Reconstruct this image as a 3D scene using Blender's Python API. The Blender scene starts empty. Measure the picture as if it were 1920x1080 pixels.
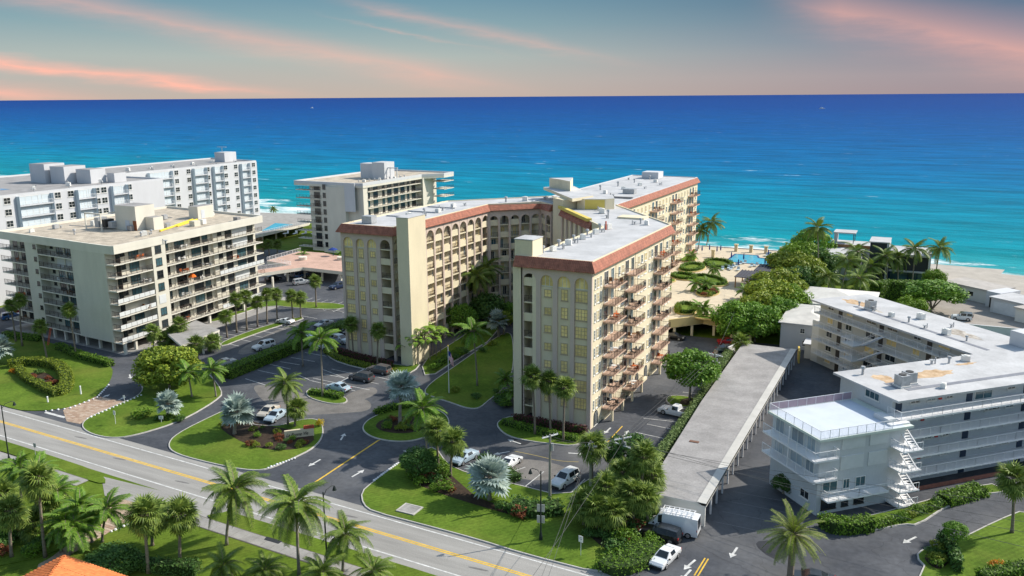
import bpy, math, random
from mathutils import Vector, Matrix
# ------------------------------------------------------------------ camera, sky, sun, exposure
scene = bpy.context.scene
col = scene.collection
R = math.radians
X_AX = 'X'
cam_d = bpy.data.cameras.new('camera'); cam = bpy.data.objects.new('camera', cam_d); col.objects.link(cam)
cam_d.lens = 30.0; cam_d.sensor_width = 36.0; cam_d.clip_start = 0.5; cam_d.clip_end = 200000
PITCH, ROLL, YAW = R(12.663), R(0.418), R(26.5)
def _cam_matrix():
    fwd = Vector((0, math.cos(PITCH), -math.sin(PITCH))); up0 = Vector((0, math.sin(PITCH), math.cos(PITCH))); r0 = Vector((1, 0, 0))
    right = math.cos(ROLL) * r0 - math.sin(ROLL) * up0; up = math.sin(ROLL) * r0 + math.cos(ROLL) * up0
    m = Matrix((right, up, -fwd)).transposed()
    return Matrix.Rotation(YAW, 3, 'Z') @ m
cam.matrix_world = Matrix.Translation((44.233, -115.163, 50.0)) @ _cam_matrix().to_4x4()
scene.camera = cam
SUN_AZ, SUN_EL = 45.0, 38.0           # azimuth measured from +X towards +Y
w = bpy.data.worlds.new('World'); scene.world = w; w.use_nodes = True
nt = w.node_tree; nt.nodes.clear()
def wn(t, **k):
    n = nt.nodes.new(t)
    for a, b in k.items(): setattr(n, a, b)
    return n
def wl(a, b): nt.links.new(a, b)
def wmath(op, a, b=None, c=None, clamp=False):
    n = wn('ShaderNodeMath', operation=op); n.use_clamp = clamp
    for i, x in enumerate((a, b, c)):
        if x is None: continue
        if isinstance(x, (int, float)): n.inputs[i].default_value = x
        else: wl(x, n.inputs[i])
    return n.outputs[0]
out = wn('ShaderNodeOutputWorld'); bg = wn('ShaderNodeBackground')
sky = wn('ShaderNodeTexSky', sky_type='NISHITA'); sky.sun_disc = False
sky.sun_elevation = R(SUN_EL); sky.sun_rotation = R(90 - SUN_AZ); sky.air_density = 1.2; sky.dust_density = 0.6; sky.ozone_density = 3.0
tc = wn('ShaderNodeTexCoord'); sep = wn('ShaderNodeSeparateXYZ'); wl(tc.outputs['Generated'], sep.inputs[0])
el = wmath('ARCSINE', sep.outputs[2]); el = wmath('MULTIPLY', el, 57.29578)
az = wmath('ARCTAN2', sep.outputs[1], sep.outputs[0]); az = wmath('MULTIPLY', az, -57.29578); az = wmath('ADD', az, 116.5)   # degrees right of the view heading
# evening band low over the sea: warm at the horizon, grey-teal then slate blue above
ramp = wn('ShaderNodeValToRGB'); e = ramp.color_ramp.elements
e[0].position = 0.0; e[0].color = (0.320, 0.268, 0.232, 1); e[1].position = 1.0; e[1].color = (0.048, 0.120, 0.208, 1)
for p_, c_ in ((0.10, (0.304, 0.276, 0.248, 1)), (0.28, (0.256, 0.288, 0.272, 1)), (0.50, (0.152, 0.232, 0.256, 1)), (0.72, (0.088, 0.176, 0.232, 1))):
    x_ = e.new(p_); x_.color = c_
wl(wmath('MULTIPLY', el, 1 / 9.0, clamp=True), ramp.inputs[0])
ramp2 = wn('ShaderNodeValToRGB'); e = ramp2.color_ramp.elements
e[0].position = 0.0; e[0].color = (0.216, 0.172, 0.184, 1); e[1].position = 1.0; e[1].color = (0.036, 0.072, 0.136, 1)
for p_, c_ in ((0.12, (0.216, 0.184, 0.200, 1)), (0.35, (0.120, 0.144, 0.192, 1)), (0.6, (0.064, 0.104, 0.160, 1))):
    x_ = e.new(p_); x_.color = c_
wl(wmath('MULTIPLY', el, 1 / 9.0, clamp=True), ramp2.inputs[0])
mixlr = wn('ShaderNodeMix', data_type='RGBA'); mr = wn('ShaderNodeMapRange', interpolation_type='SMOOTHSTEP')
wl(az, mr.inputs[0]); mr.inputs[1].default_value = -8; mr.inputs[2].default_value = 32
wl(mr.outputs[0], mixlr.inputs[0]); wl(ramp.outputs[0], mixlr.inputs[6]); wl(ramp2.outputs[0], mixlr.inputs[7])
# streaks of pink cirrus: straight bands across the low sky, broken by stretched noise
comb = wn('ShaderNodeCombineXYZ'); wl(az, comb.inputs[0]); wl(el, comb.inputs[1])
nz = wn('ShaderNodeTexNoise'); nz.inputs['Scale'].default_value = 1.0; nz.inputs['Detail'].default_value = 7; nz.inputs['Roughness'].default_value = 0.62
mp = wn('ShaderNodeMapping'); mp.inputs['Scale'].default_value = (0.12, 0.75, 1); mp.inputs['Rotation'].default_value = (0, 0, R(8)); wl(comb.outputs[0], mp.inputs[0]); wl(mp.outputs[0], nz.inputs[0])
warp = wmath('MULTIPLY', wmath('SUBTRACT', nz.outputs[0], 0.5), 1.5)
total = None
for (a0, e0, slope, width, gain, amin, amax) in ((-31, 2.15, -0.115, 0.75, 0.85, -60, -10), (-31, 0.55, -0.11, 0.9, 0.8, -60, -21), (-14.5, 3.25, -0.19, 1.5, 0.40, -36, 5), (0.5, 3.55, -0.22, 0.8, 0.28, -14, 12), (-7, 4.1, -0.21, 0.22, 0.22, -14, 3), (27.5, 3.0, -0.25, 3.0, 0.5, 14, 60)):
    line = wmath('ADD', wmath('MULTIPLY', wmath('SUBTRACT', az, a0), slope), e0)
    d = wmath('ABSOLUTE', wmath('ADD', wmath('SUBTRACT', el, line), warp))
    band = wmath('SUBTRACT', 1.0, wmath('DIVIDE', d, width), clamp=True)
    band = wmath('MULTIPLY', band, wmath('MULTIPLY', wmath('SUBTRACT', az, amin), 0.16, clamp=True))
    band = wmath('MULTIPLY', band, wmath('MULTIPLY', wmath('SUBTRACT', amax, az), 0.10, clamp=True))
    band = wmath('MULTIPLY', wmath('POWER', band, 2.0), gain)
    total = band if total is None else wmath('MAXIMUM', total, band)
total = wmath('MULTIPLY', total, wmath('ADD', nz.outputs[0], 0.35), clamp=True)
pink = wn('ShaderNodeMix', data_type='RGBA'); wl(total, pink.inputs[0]); wl(mixlr.outputs[2], pink.inputs[6]); pink.inputs[7].default_value = (0.66, 0.31, 0.235, 1)
nsky = wn('ShaderNodeMix', data_type='RGBA', blend_type='MULTIPLY'); nsky.inputs[0].default_value = 1.0; wl(sky.outputs[0], nsky.inputs[6]); nsky.inputs[7].default_value = (0.165, 0.146, 0.118, 1)
hi = wn('ShaderNodeMapRange', interpolation_type='SMOOTHSTEP'); wl(el, hi.inputs[0]); hi.inputs[1].default_value = 7.0; hi.inputs[2].default_value = 22.0
fin = wn('ShaderNodeMix', data_type='RGBA'); wl(hi.outputs[0], fin.inputs[0]); wl(pink.outputs[2], fin.inputs[6]); wl(nsky.outputs[2], fin.inputs[7])
wl(fin.outputs[2], bg.inputs[0]); bg.inputs[1].default_value = 1.0; wl(bg.outputs[0], out.inputs[0])
sd = bpy.data.lights.new('sun', 'SUN'); sd.energy = 3.3; sd.angle = R(0.6); sd.color = (1.0, 0.93, 0.82)
sun = bpy.data.objects.new('sun', sd); col.objects.link(sun)
_sv = Vector((math.cos(R(SUN_EL)) * math.cos(R(SUN_AZ)), math.cos(R(SUN_EL)) * math.sin(R(SUN_AZ)), math.sin(R(SUN_EL))))
sun.rotation_euler = _sv.to_track_quat('Z', 'Y').to_euler(); sun.location = (120, 60, 120)
vs = scene.view_settings; vs.view_transform = 'Standard'; vs.look = 'None'; vs.exposure = 0.8; vs.gamma = 1.0; vs.use_curve_mapping = False
scene.cycles.max_bounces = 5; scene.cycles.diffuse_bounces = 2; scene.cycles.glossy_bounces = 2; scene.cycles.transmission_bounces = 2; scene.cycles.transparent_max_bounces = 4
rnd = random.Random(7)
# ------------------------------------------------------------------ helpers
def pbsdf(m):
    return m.node_tree.nodes['Principled BSDF']
MATS = {}
def mat(name, color, rough=0.8, var=0.10, scale=0.6, bump=0.0, bscale=None, spec=0.25, metal=0.0, stretch=None, detail=4, color2=None, fine=0.0, objvar=0.0):
    if name in MATS: return MATS[name]
    m = bpy.data.materials.new(name); m.use_nodes = True; t = m.node_tree; b = pbsdf(m)
    b.inputs['Roughness'].default_value = rough; b.inputs['Specular IOR Level'].default_value = spec; b.inputs['Metallic'].default_value = metal
    c = Vector(color[:3])
    geo = t.nodes.new('ShaderNodeNewGeometry'); vec = geo.outputs['Position']
    if stretch:
        mp = t.nodes.new('ShaderNodeMapping'); mp.inputs['Scale'].default_value = stretch; t.links.new(vec, mp.inputs[0]); vec = mp.outputs[0]
    n = t.nodes.new('ShaderNodeTexNoise'); n.inputs['Scale'].default_value = scale; n.inputs['Detail'].default_value = detail; n.inputs['Roughness'].default_value = 0.65
    t.links.new(vec, n.inputs[0])
    r = t.nodes.new('ShaderNodeValToRGB'); el_ = r.color_ramp.elements
    lo = c * (1 - var); hi_ = Vector(color2[:3]) if color2 else c * (1 + var)
    el_[0].position = 0.3; el_[0].color = (*lo, 1); el_[1].position = 0.7; el_[1].color = (*[min(x, 1) for x in hi_], 1)
    t.links.new(n.outputs[0], r.inputs[0]); outc = r.outputs[0]
    if fine:
        n3 = t.nodes.new('ShaderNodeTexNoise'); n3.inputs['Scale'].default_value = scale * 14; n3.inputs['Detail'].default_value = 2; t.links.new(geo.outputs['Position'], n3.inputs[0])
        mr_ = t.nodes.new('ShaderNodeMapRange'); mr_.inputs[1].default_value = .3; mr_.inputs[2].default_value = .7; mr_.inputs[3].default_value = 1 - fine; mr_.inputs[4].default_value = 1 + fine; t.links.new(n3.outputs[0], mr_.inputs[0])
        hs = t.nodes.new('ShaderNodeHueSaturation'); t.links.new(mr_.outputs[0], hs.inputs['Value']); t.links.new(outc, hs.inputs['Color']); outc = hs.outputs[0]
    if objvar:
        oi = t.nodes.new('ShaderNodeObjectInfo'); mr_ = t.nodes.new('ShaderNodeMapRange'); mr_.inputs[3].default_value = 1 - objvar; mr_.inputs[4].default_value = 1 + objvar; t.links.new(oi.outputs['Random'], mr_.inputs[0])
        hs = t.nodes.new('ShaderNodeHueSaturation'); t.links.new(mr_.outputs[0], hs.inputs['Value']); t.links.new(outc, hs.inputs['Color']); outc = hs.outputs[0]
    t.links.new(outc, b.inputs['Base Color'])
    if bump:
        n2 = t.nodes.new('ShaderNodeTexNoise'); n2.inputs['Scale'].default_value = bscale or scale * 8; n2.inputs['Detail'].default_value = 3; t.links.new(geo.outputs['Position'], n2.inputs[0])
        bp = t.nodes.new('ShaderNodeBump'); bp.inputs['Strength'].default_value = bump; bp.inputs['Distance'].default_value = 0.08; t.links.new(n2.outputs[0], bp.inputs['Height']); t.links.new(bp.outputs[0], b.inputs['Normal'])
    MATS[name] = m; return m
def leafmat(name, color, color2, rough=0.55, objvar=0.12, trans=0.25):
    """foliage: each leaf face gets its own tone between two greens; thin leaves let some light through"""
    if name in MATS: return MATS[name]
    m = bpy.data.materials.new(name); m.use_nodes = True; t = m.node_tree; b = pbsdf(m)
    geo = t.nodes.new('ShaderNodeNewGeometry'); oi = t.nodes.new('ShaderNodeObjectInfo')
    r = t.nodes.new('ShaderNodeValToRGB'); e_ = r.color_ramp.elements
    e_[0].color = (*color, 1); e_[1].color = (*color2, 1); t.links.new(geo.outputs['Random Per Island'], r.inputs[0])
    mr_ = t.nodes.new('ShaderNodeMapRange'); mr_.inputs[3].default_value = 1 - objvar; mr_.inputs[4].default_value = 1 + objvar; t.links.new(oi.outputs['Random'], mr_.inputs[0])
    hs = t.nodes.new('ShaderNodeHueSaturation'); t.links.new(mr_.outputs[0], hs.inputs['Value']); t.links.new(r.outputs[0], hs.inputs['Color'])
    t.links.new(hs.outputs[0], b.inputs['Base Color']); b.inputs['Roughness'].default_value = rough; b.inputs['Specular IOR Level'].default_value = 0.25
    if trans:
        tr = t.nodes.new('ShaderNodeBsdfTranslucent'); t.links.new(hs.outputs[0], tr.inputs[0]); mx = t.nodes.new('ShaderNodeMixShader'); mx.inputs[0].default_value = trans
        t.links.new(b.outputs[0], mx.inputs[1]); t.links.new(tr.outputs[0], mx.inputs[2]); t.links.new(mx.outputs[0], t.nodes['Material Output'].inputs[0])
    MATS[name] = m; return m

class MB:
    """collects boxes, prisms, tubes and quads into one mesh"""
    def __init__(s): s.v = []; s.f = []; s.mi = []; s.k = 0
    def mk(s, k): s.k = k; return s
    def face(s, pts):
        i = len(s.v); s.v += [tuple(p) for p in pts]; s.f.append(tuple(range(i, i + len(pts)))); s.mi.append(s.k); return s
    def box(s, x0, x1, y0, y1, z0, z1):
        if x0 > x1: x0, x1 = x1, x0
        if y0 > y1: y0, y1 = y1, y0
        i = len(s.v); s.v += [(x0, y0, z0), (x1, y0, z0), (x1, y1, z0), (x0, y1, z0), (x0, y0, z1), (x1, y0, z1), (x1, y1, z1), (x0, y1, z1)]
        for q in ((0, 3, 2, 1), (4, 5, 6, 7), (0, 1, 5, 4), (1, 2, 6, 5), (2, 3, 7, 6), (3, 0, 4, 7)):
            s.f.append(tuple(i + j for j in q)); s.mi.append(s.k)
        return s
    def prism(s, poly, z0, z1, bottom=True, top=True, ktop=None):
        n = len(poly); i = len(s.v)
        if sum(poly[j][0] * poly[(j + 1) % n][1] - poly[(j + 1) % n][0] * poly[j][1] for j in range(n)) < 0: poly = poly[::-1]
        s.v += [(p[0], p[1], z0) for p in poly] + [(p[0], p[1], z1) for p in poly]
        for j in range(n):
            s.f.append((i + j, i + (j + 1) % n, i + n + (j + 1) % n, i + n + j)); s.mi.append(s.k)
        if top: s.f.append(tuple(i + n + j for j in range(n))); s.mi.append(s.k if ktop is None else ktop)
        if bottom: s.f.append(tuple(i + n - 1 - j for j in range(n))); s.mi.append(s.k)
        return s
    def tube(s, path, rad, n=6, cap=True):
        path = [Vector(p) for p in path]; m = len(path)
        if isinstance(rad, (int, float)): rad = [rad] * m
        i = len(s.v)
        for j, p in enumerate(path):
            d = (path[min(j + 1, m - 1)] - path[max(j - 1, 0)]).normalized()
            a = d.orthogonal().normalized() if abs(d.z) < 0.95 else Vector((1, 0, 0)); a = (a - d * a.dot(d)).normalized(); b = d.cross(a)
            for q in range(n):
                t = 2 * math.pi * q / n; s.v.append(tuple(p + (a * math.cos(t) + b * math.sin(t)) * rad[j]))
        for j in range(m - 1):
            for q in range(n):
                s.f.append((i + j * n + q, i + j * n + (q + 1) % n, i + (j + 1) * n + (q + 1) % n, i + (j + 1) * n + q)); s.mi.append(s.k)
        if cap:
            s.f.append(tuple(i + n - 1 - q for q in range(n))); s.mi.append(s.k)
            s.f.append(tuple(i + (m - 1) * n + q for q in range(n))); s.mi.append(s.k)
        return s
    def mesh(s, name, mats, smooth=False):
        me = bpy.data.meshes.new(name); me.from_pydata(s.v, [], s.f)
        for m in (mats if isinstance(mats, (list, tuple)) else [mats]): me.materials.append(m)
        me.polygons.foreach_set('material_index', s.mi)
        if smooth: me.polygons.foreach_set('use_smooth', [True] * len(s.f))
        me.update(); return me
    def build(s, name, mats, parent=None, loc=(0, 0, 0), rz=0, smooth=False):
        return put(name, s.mesh(name, mats, smooth), parent, loc, rz)
def put(name, me, parent=None, loc=(0, 0, 0), rz=0, scale=None, rot=None):
    o = bpy.data.objects.new(name, me); col.objects.link(o)
    if parent is not None: o.parent = parent
    o.location = loc if len(loc) == 3 else (loc[0], loc[1], 0)
    if rot is not None: o.rotation_euler = rot
    elif rz: o.rotation_euler = (0, 0, rz)
    if scale is not None: o.scale = (scale,) * 3 if isinstance(scale, (int, float)) else scale
    return o
def tag(o, label, cat, group=None, kind=None):
    if label: o['label'] = label
    if cat: o['category'] = cat
    if group: o['group'] = group
    if kind: o['kind'] = kind
    return o
def empty(name, loc=(0, 0, 0), rz=0, label=None, cat=None, group=None):
    o = bpy.data.objects.new(name, None); col.objects.link(o); o.location = loc if len(loc) == 3 else (loc[0], loc[1], 0); o.rotation_euler = (0, 0, rz); o.empty_display_size = 0.5
    return tag(o, label, cat, group)
def structure(o): o['kind'] = 'structure'; return o
def copy_tree(o, parent=None):
    c = o.copy(); col.objects.link(c); c.parent = parent
    for ch in list(o.children): copy_tree(ch, c)
    return c
CACHE = {}
def cached(key, fn):
    if key not in CACHE: CACHE[key] = fn()
    return CACHE[key]
def smooth(poly, n=2, closed=True):
    """corner cutting"""
    for _ in range(n):
        q = []; m = len(poly)
        for i in range(m if closed else m - 1):
            a, b = poly[i], poly[(i + 1) % m]
            q.append((a[0] * .75 + b[0] * .25, a[1] * .75 + b[1] * .25)); q.append((a[0] * .25 + b[0] * .75, a[1] * .25 + b[1] * .75))
        if not closed: q = [poly[0]] + q[1:-1] + [poly[-1]]
        poly = q
    return poly
def ccw(poly):
    n = len(poly)
    return poly if sum(poly[j][0] * poly[(j + 1) % n][1] - poly[(j + 1) % n][0] * poly[j][1] for j in range(n)) > 0 else poly[::-1]
def offset(path, d, closed=False):
    """shift a polyline to its right-hand side by d"""
    n = len(path); o = []
    for i in range(n):
        p = Vector(path[i][:2])
        a = Vector(path[i - 1][:2]) if (i > 0 or closed) else None; b = Vector(path[(i + 1) % n][:2]) if (i < n - 1 or closed) else None
        ns = []
        if a is not None and (p - a).length > 1e-6: t = (p - a).normalized(); ns.append(Vector((t.y, -t.x)))
        if b is not None and (b - p).length > 1e-6: t = (b - p).normalized(); ns.append(Vector((t.y, -t.x)))
        if len(ns) == 2:
            m = ns[0] + ns[1]; m = m / max(m.dot(m) / 2, 0.3)
        else: m = ns[0]
        q = p + m * d; o.append((q.x, q.y))
    return o
def strip(mb, path, profile, closed=False):
    """sweep a (side offset, z) profile along a plan polyline"""
    rows = [[(x, y, z) for x, y in offset(path, d, closed)] for d, z in profile]
    n = len(path)
    for a, b in zip(rows[:-1], rows[1:]):
        for i in range(n if closed else n - 1):
            j = (i + 1) % n; mb.face([a[i], a[j], b[j], b[i]])
    if not closed:
        mb.face([r[0] for r in rows]); mb.face([r[-1] for r in rows][::-1])
    return mb
def along(P0, P1, s, d=0.0):
    a = Vector(P0[:2]); t = (Vector(P1[:2]) - a).normalized(); q = a + t * s + Vector((t.y, -t.x)) * d
    return (q.x, q.y)
def ang(P0, P1): return math.atan2(P1[1] - P0[1], P1[0] - P0[0])
def dist(P0, P1): return math.hypot(P1[0] - P0[0], P1[1] - P0[1])
# ------------------------------------------------------------------ setting materials
GRASS = mat('lawn_grass', (0.085, 0.158, 0.016), 0.9, 0.30, 0.16, 0.5, 6.0, 0.1, color2=(0.125, 0.195, 0.024), fine=0.18)
VERGE = mat('verge_grass', (0.095, 0.155, 0.016), 0.9, 0.30, 0.2, 0.5, 6.0, 0.1, color2=(0.13, 0.20, 0.022), fine=0.14)
SOIL = mat('planting_soil', (0.045, 0.03, 0.02), 0.95, 0.4, 2.0, 0.6, 8.0)
ASPH = mat('lot_asphalt', (0.058, 0.065, 0.080), 0.85, 0.26, 0.11, 0.25, 14, 0.25, fine=0.13, color2=(0.105, 0.11, 0.122))
ROADM = mat('road_asphalt', (0.30, 0.29, 0.272), 0.9, 0.20, 0.5, 0.3, 12, 0.2, stretch=(0.10, 1.1, 1), fine=0.08)
CONC = mat('sidewalk_concrete', (0.30, 0.29, 0.275), 0.9, 0.22, 0.5, 0.3, 8, fine=0.08)
KERBM = mat('kerb_paint', (0.45, 0.43, 0.40), 0.8, 0.16, 1.2, 0.2, 6)
PAINTW = mat('white_paint', (0.60, 0.60, 0.58), 0.75, 0.40, 1.6, detail=8, color2=(.72, .72, .70))
PAINTY = mat('yellow_paint', (0.66, 0.42, 0.05), 0.75, 0.25, 1.2, detail=8)
SAND = mat('beach_sand', (0.40, 0.365, 0.32), 0.95, 0.14, 0.25, 0.5, 2.5, fine=0.05)
DECKM = mat('deck_cream', (0.55, 0.47, 0.35), 0.85, 0.10, 0.5, 0.1, 6, fine=0.06)
PAVER = mat('brick_paver', (0.40, 0.30, 0.22), 0.9, 0.22, 1.2, 0.4, 10, fine=0.2)
def weather(m, kind):
    """dry patches and mower passes in turf, cracks and tyre wear in asphalt"""
    t = m.node_tree; b = pbsdf(m); L = t.links.new; src = b.inputs['Base Color'].links[0].from_socket
    geo = t.nodes.new('ShaderNodeNewGeometry'); n = t.nodes.new('ShaderNodeTexNoise'); n.inputs['Scale'].default_value = .09 if kind == 'turf' else .05; n.inputs['Detail'].default_value = 6; L(geo.outputs['Position'], n.inputs[0])
    mr_ = t.nodes.new('ShaderNodeMapRange'); mr_.inputs[1].default_value = .5; mr_.inputs[2].default_value = .72; mr_.inputs[4].default_value = .55 if kind == 'turf' else .6; L(n.outputs[0], mr_.inputs[0])
    mx = t.nodes.new('ShaderNodeMix'); mx.data_type = 'RGBA'; L(mr_.outputs[0], mx.inputs[0]); L(src, mx.inputs[6]); mx.inputs[7].default_value = (.17, .185, .035, 1) if kind == 'turf' else (.16, .155, .148, 1); outc = mx.outputs[2]
    if kind == 'turf':
        w_ = t.nodes.new('ShaderNodeTexWave'); w_.inputs['Scale'].default_value = .55; w_.inputs['Distortion'].default_value = 1.2; w_.inputs['Detail'].default_value = 2; mp = t.nodes.new('ShaderNodeMapping'); mp.inputs['Rotation'].default_value = (0, 0, R(35)); L(geo.outputs['Position'], mp.inputs[0]); L(mp.outputs[0], w_.inputs[0]); f = w_.outputs['Fac']; lo, hi_ = .93, 1.07
    else:
        v = t.nodes.new('ShaderNodeTexVoronoi'); v.feature = 'DISTANCE_TO_EDGE'; v.inputs['Scale'].default_value = .13; nd = t.nodes.new('ShaderNodeTexNoise'); nd.inputs['Scale'].default_value = .8; nd.inputs['Detail'].default_value = 4; L(geo.outputs['Position'], nd.inputs[0])
        ad = t.nodes.new('ShaderNodeVectorMath'); ad.operation = 'MULTIPLY_ADD'; L(nd.outputs['Color'], ad.inputs[0]); ad.inputs[1].default_value = (1.6, 1.6, 0); L(geo.outputs['Position'], ad.inputs[2]); L(ad.outputs[0], v.inputs['Vector'])
        mc = t.nodes.new('ShaderNodeMapRange'); mc.inputs[2].default_value = .008; L(v.outputs['Distance'], mc.inputs[0]); f = mc.outputs[0]; lo, hi_ = .72, 1.0
    m2 = t.nodes.new('ShaderNodeMapRange'); m2.inputs[3].default_value = lo; m2.inputs[4].default_value = hi_; L(f, m2.inputs[0]); hs = t.nodes.new('ShaderNodeHueSaturation'); L(m2.outputs[0], hs.inputs['Value']); L(outc, hs.inputs['Color']); L(hs.outputs[0], b.inputs['Base Color'])
weather(GRASS, 'turf'); weather(VERGE, 'turf'); weather(ASPH, 'asphalt')
# ground and sea
_sh = [(-3000, 205), (-700, 200), (-225, 186), (-33, 181.5), (5, 178), (50, 171), (69, 169), (200, 152), (700, 100), (3000, -100)]
g_ = MB(); g_.face([(-3000, -900, 0), (3000, -900, 0)] + [(x, y - 14, 0) for x, y in reversed(_sh)])
structure(g_.build('ground', VERGE))
bm_ = MB()
for (a, b) in zip(_sh[:-1], _sh[1:]):
    n = max(1, int(dist(a, b) / 12)) if abs(a[0]) < 800 and abs(b[0]) < 800 else 1
    for i in range(n):
        p = (a[0] + (b[0] - a[0]) * i / n, a[1] + (b[1] - a[1]) * i / n); q = (a[0] + (b[0] - a[0]) * (i + 1) / n, a[1] + (b[1] - a[1]) * (i + 1) / n)
        prof = ((-15, .02), (-10, -.3), (-3, -1.6), (4, -3.3), (14, -5))
        for (d0, z0), (d1, z1) in zip(prof[:-1], prof[1:]):
            bm_.face([(p[0], p[1] + d0, z0), (q[0], q[1] + d0, z0), (q[0], q[1] + d1, z1), (p[0], p[1] + d1, z1)])
structure(bm_.build('beach', SAND))
def sea_mat():
    m = bpy.data.materials.new('sea_water'); m.use_nodes = True; t = m.node_tree; b = pbsdf(m); L = t.links.new
    geo = t.nodes.new('ShaderNodeNewGeometry'); sp = t.nodes.new('ShaderNodeSeparateXYZ'); L(geo.outputs['Position'], sp.inputs[0])
    def mm(op, a, b_=None, clamp=False):
        n = t.nodes.new('ShaderNodeMath'); n.operation = op; n.use_clamp = clamp
        for i, x in enumerate((a, b_)):
            if x is None: continue
            if isinstance(x, (int, float)): n.inputs[i].default_value = x
            else: L(x, n.inputs[i])
        return n.outputs[0]
    def noise(scale, st, det=4, rough=0.6):
        mp = t.nodes.new('ShaderNodeMapping'); mp.inputs['Scale'].default_value = st; mp.inputs['Rotation'].default_value = (0, 0, R(-7)); L(geo.outputs['Position'], mp.inputs[0])
        n = t.nodes.new('ShaderNodeTexNoise'); n.inputs['Scale'].default_value = scale; n.inputs['Detail'].default_value = det; n.inputs['Roughness'].default_value = rough; L(mp.outputs[0], n.inputs[0]); return n.outputs[0]
    # offshore distance: the water deepens away from the beach
    off = mm('SUBTRACT', mm('ADD', sp.outputs[1], mm('MULTIPLY', sp.outputs[0], 0.10)), 178.0)
    big = noise(0.012, (0.35, 1, 1), 5); off = mm('ADD', off, mm('MULTIPLY', mm('SUBTRACT', big, 0.5), mm('ADD', 40.0, mm('MULTIPLY', off, 0.55))))
    lg = mm('DIVIDE', mm('LOGARITHM', mm('MAXIMUM', mm('ADD', off, 12.0), 1.0), 10.0), 4.2)
    r = t.nodes.new('ShaderNodeValToRGB'); e_ = r.color_ramp.elements
    e_[0].position = 0.22; e_[0].color = (0.24, 0.42, 0.40, 1); e_[1].position = 1.0; e_[1].color = (0.0, 0.034, 0.19, 1)
    for p_, c_ in ((0.30, (0.035, 0.29, 0.32, 1)), (0.40, (0.003, 0.225, 0.27, 1)), (0.54, (0.0, 0.18, 0.285, 1)), (0.62, (0.0, 0.12, 0.285, 1)), (0.72, (0.0, 0.075, 0.25, 1)), (0.84, (0.0, 0.046, 0.215, 1))):
        x_ = e_.new(p_); x_.color = c_
    L(lg, r.inputs[0])
    # darker and lighter wave backs
    wv = noise(0.09, (0.22, 1, 1), 6, 0.7); mr_ = t.nodes.new('ShaderNodeMapRange'); mr_.inputs[1].default_value = 0.34; mr_.inputs[2].default_value = 0.66; mr_.inputs[3].default_value = 0.66; mr_.inputs[4].default_value = 1.32; L(wv, mr_.inputs[0])
    hs = t.nodes.new('ShaderNodeHueSaturation'); L(mr_.outputs[0], hs.inputs['Value']); L(r.outputs[0], hs.inputs['Color'])
    # foam: surf along the beach and scattered whitecaps
    f1 = noise(0.055, (0.45, 1, 1), 8, 0.72); near = mm('SUBTRACT', 1.0, mm('DIVIDE', mm('MAXIMUM', mm('SUBTRACT', mm('ADD', sp.outputs[1], mm('MULTIPLY', sp.outputs[0], 0.13)), 179.0), 0.0), 42.0), True)
    foam = mm('MULTIPLY', mm('SUBTRACT', mm('ADD', f1, mm('MULTIPLY', near, 0.20)), 0.65), 9.0, True)
    f2 = noise(0.16, (0.3, 1, 1), 3, 0.5); caps = mm('MULTIPLY', mm('SUBTRACT', f2, 0.735), 16.0, True)
    edge = mm('SUBTRACT', 1.0, mm('DIVIDE', mm('ABSOLUTE', mm('SUBTRACT', mm('ADD', sp.outputs[1], mm('ADD', mm('MULTIPLY', sp.outputs[0], 0.13), mm('MULTIPLY', f1, 9.0))), 184.0)), 2.2), True)
    fm = mm('MAXIMUM', mm('MAXIMUM', foam, mm('MULTIPLY', caps, 0.7)), mm('MULTIPLY', edge, 0.8))
    mx = t.nodes.new('ShaderNodeMix'); mx.data_type = 'RGBA'; L(fm, mx.inputs[0]); L(hs.outputs[0], mx.inputs[6]); mx.inputs[7].default_value = (0.72, 0.78, 0.78, 1)
    L(mx.outputs[2], b.inputs['Base Color']); b.inputs['Roughness'].default_value = 0.5; b.inputs['Specular IOR Level'].default_value = 0.03; b.inputs['IOR'].default_value = 1.33
    bp = t.nodes.new('ShaderNodeBump'); bp.inputs['Strength'].default_value = 0.6; bp.inputs['Distance'].default_value = 1.2; L(noise(0.22, (0.3, 1, 1), 6, 0.7), bp.inputs['Height']); L(bp.outputs[0], b.inputs['Normal'])
    return m
s_ = MB(); s_.face([(-90000, -20000, -3), (-3000, 190, -3)] + [(x, y - 8, -3) for x, y in _sh[1:-1]] + [(3000, -120, -3), (90000, -20000, -3), (90000, 90000, -3), (-90000, 90000, -3)])
structure(s_.build('sea', sea_mat()))
# ------------------------------------------------------------------ road, kerbs, markings
def ry(x, d=0.0): return -40.6 - 0.043 * x + d
road = MB(); road.face([(x, ry(x, 4.4), .006) for x in (400, 26, -95, -400)] + [(x, ry(x, -4.7), .006) for x in (-400, 400)]); road = structure(road.build('road', ROADM))
def flat(name, poly, z, m, parent=None): return MB().face([(p[0], p[1], z) for p in ccw(poly)]).build(name, m, parent)
def line(name, a, b, w_, z, m, parent):
    p = offset([a, b], w_ / 2); q = offset([a, b], -w_ / 2); return flat(name, [p[0], p[1], q[1], q[0]], z, m, parent)
for d, m_ in ((3.1, PAINTW), (-3.45, PAINTW), (0.16, PAINTY), (-0.16, PAINTY)):
    line('lane_line', (-300, ry(-300, d)), (300, ry(300, d)), 0.20, .011, m_, road)
lot = MB(); lot.face([(x, y, .004) for x, y in [(-160, ry(-160, 4.2)), (140, ry(140, 4.2)), (140, 60), (30, 60), (-2, 58), (-14, 66), (-60, 104), (-160, 104)]]); lot = structure(lot.build('parking_lot', ASPH))
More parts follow.
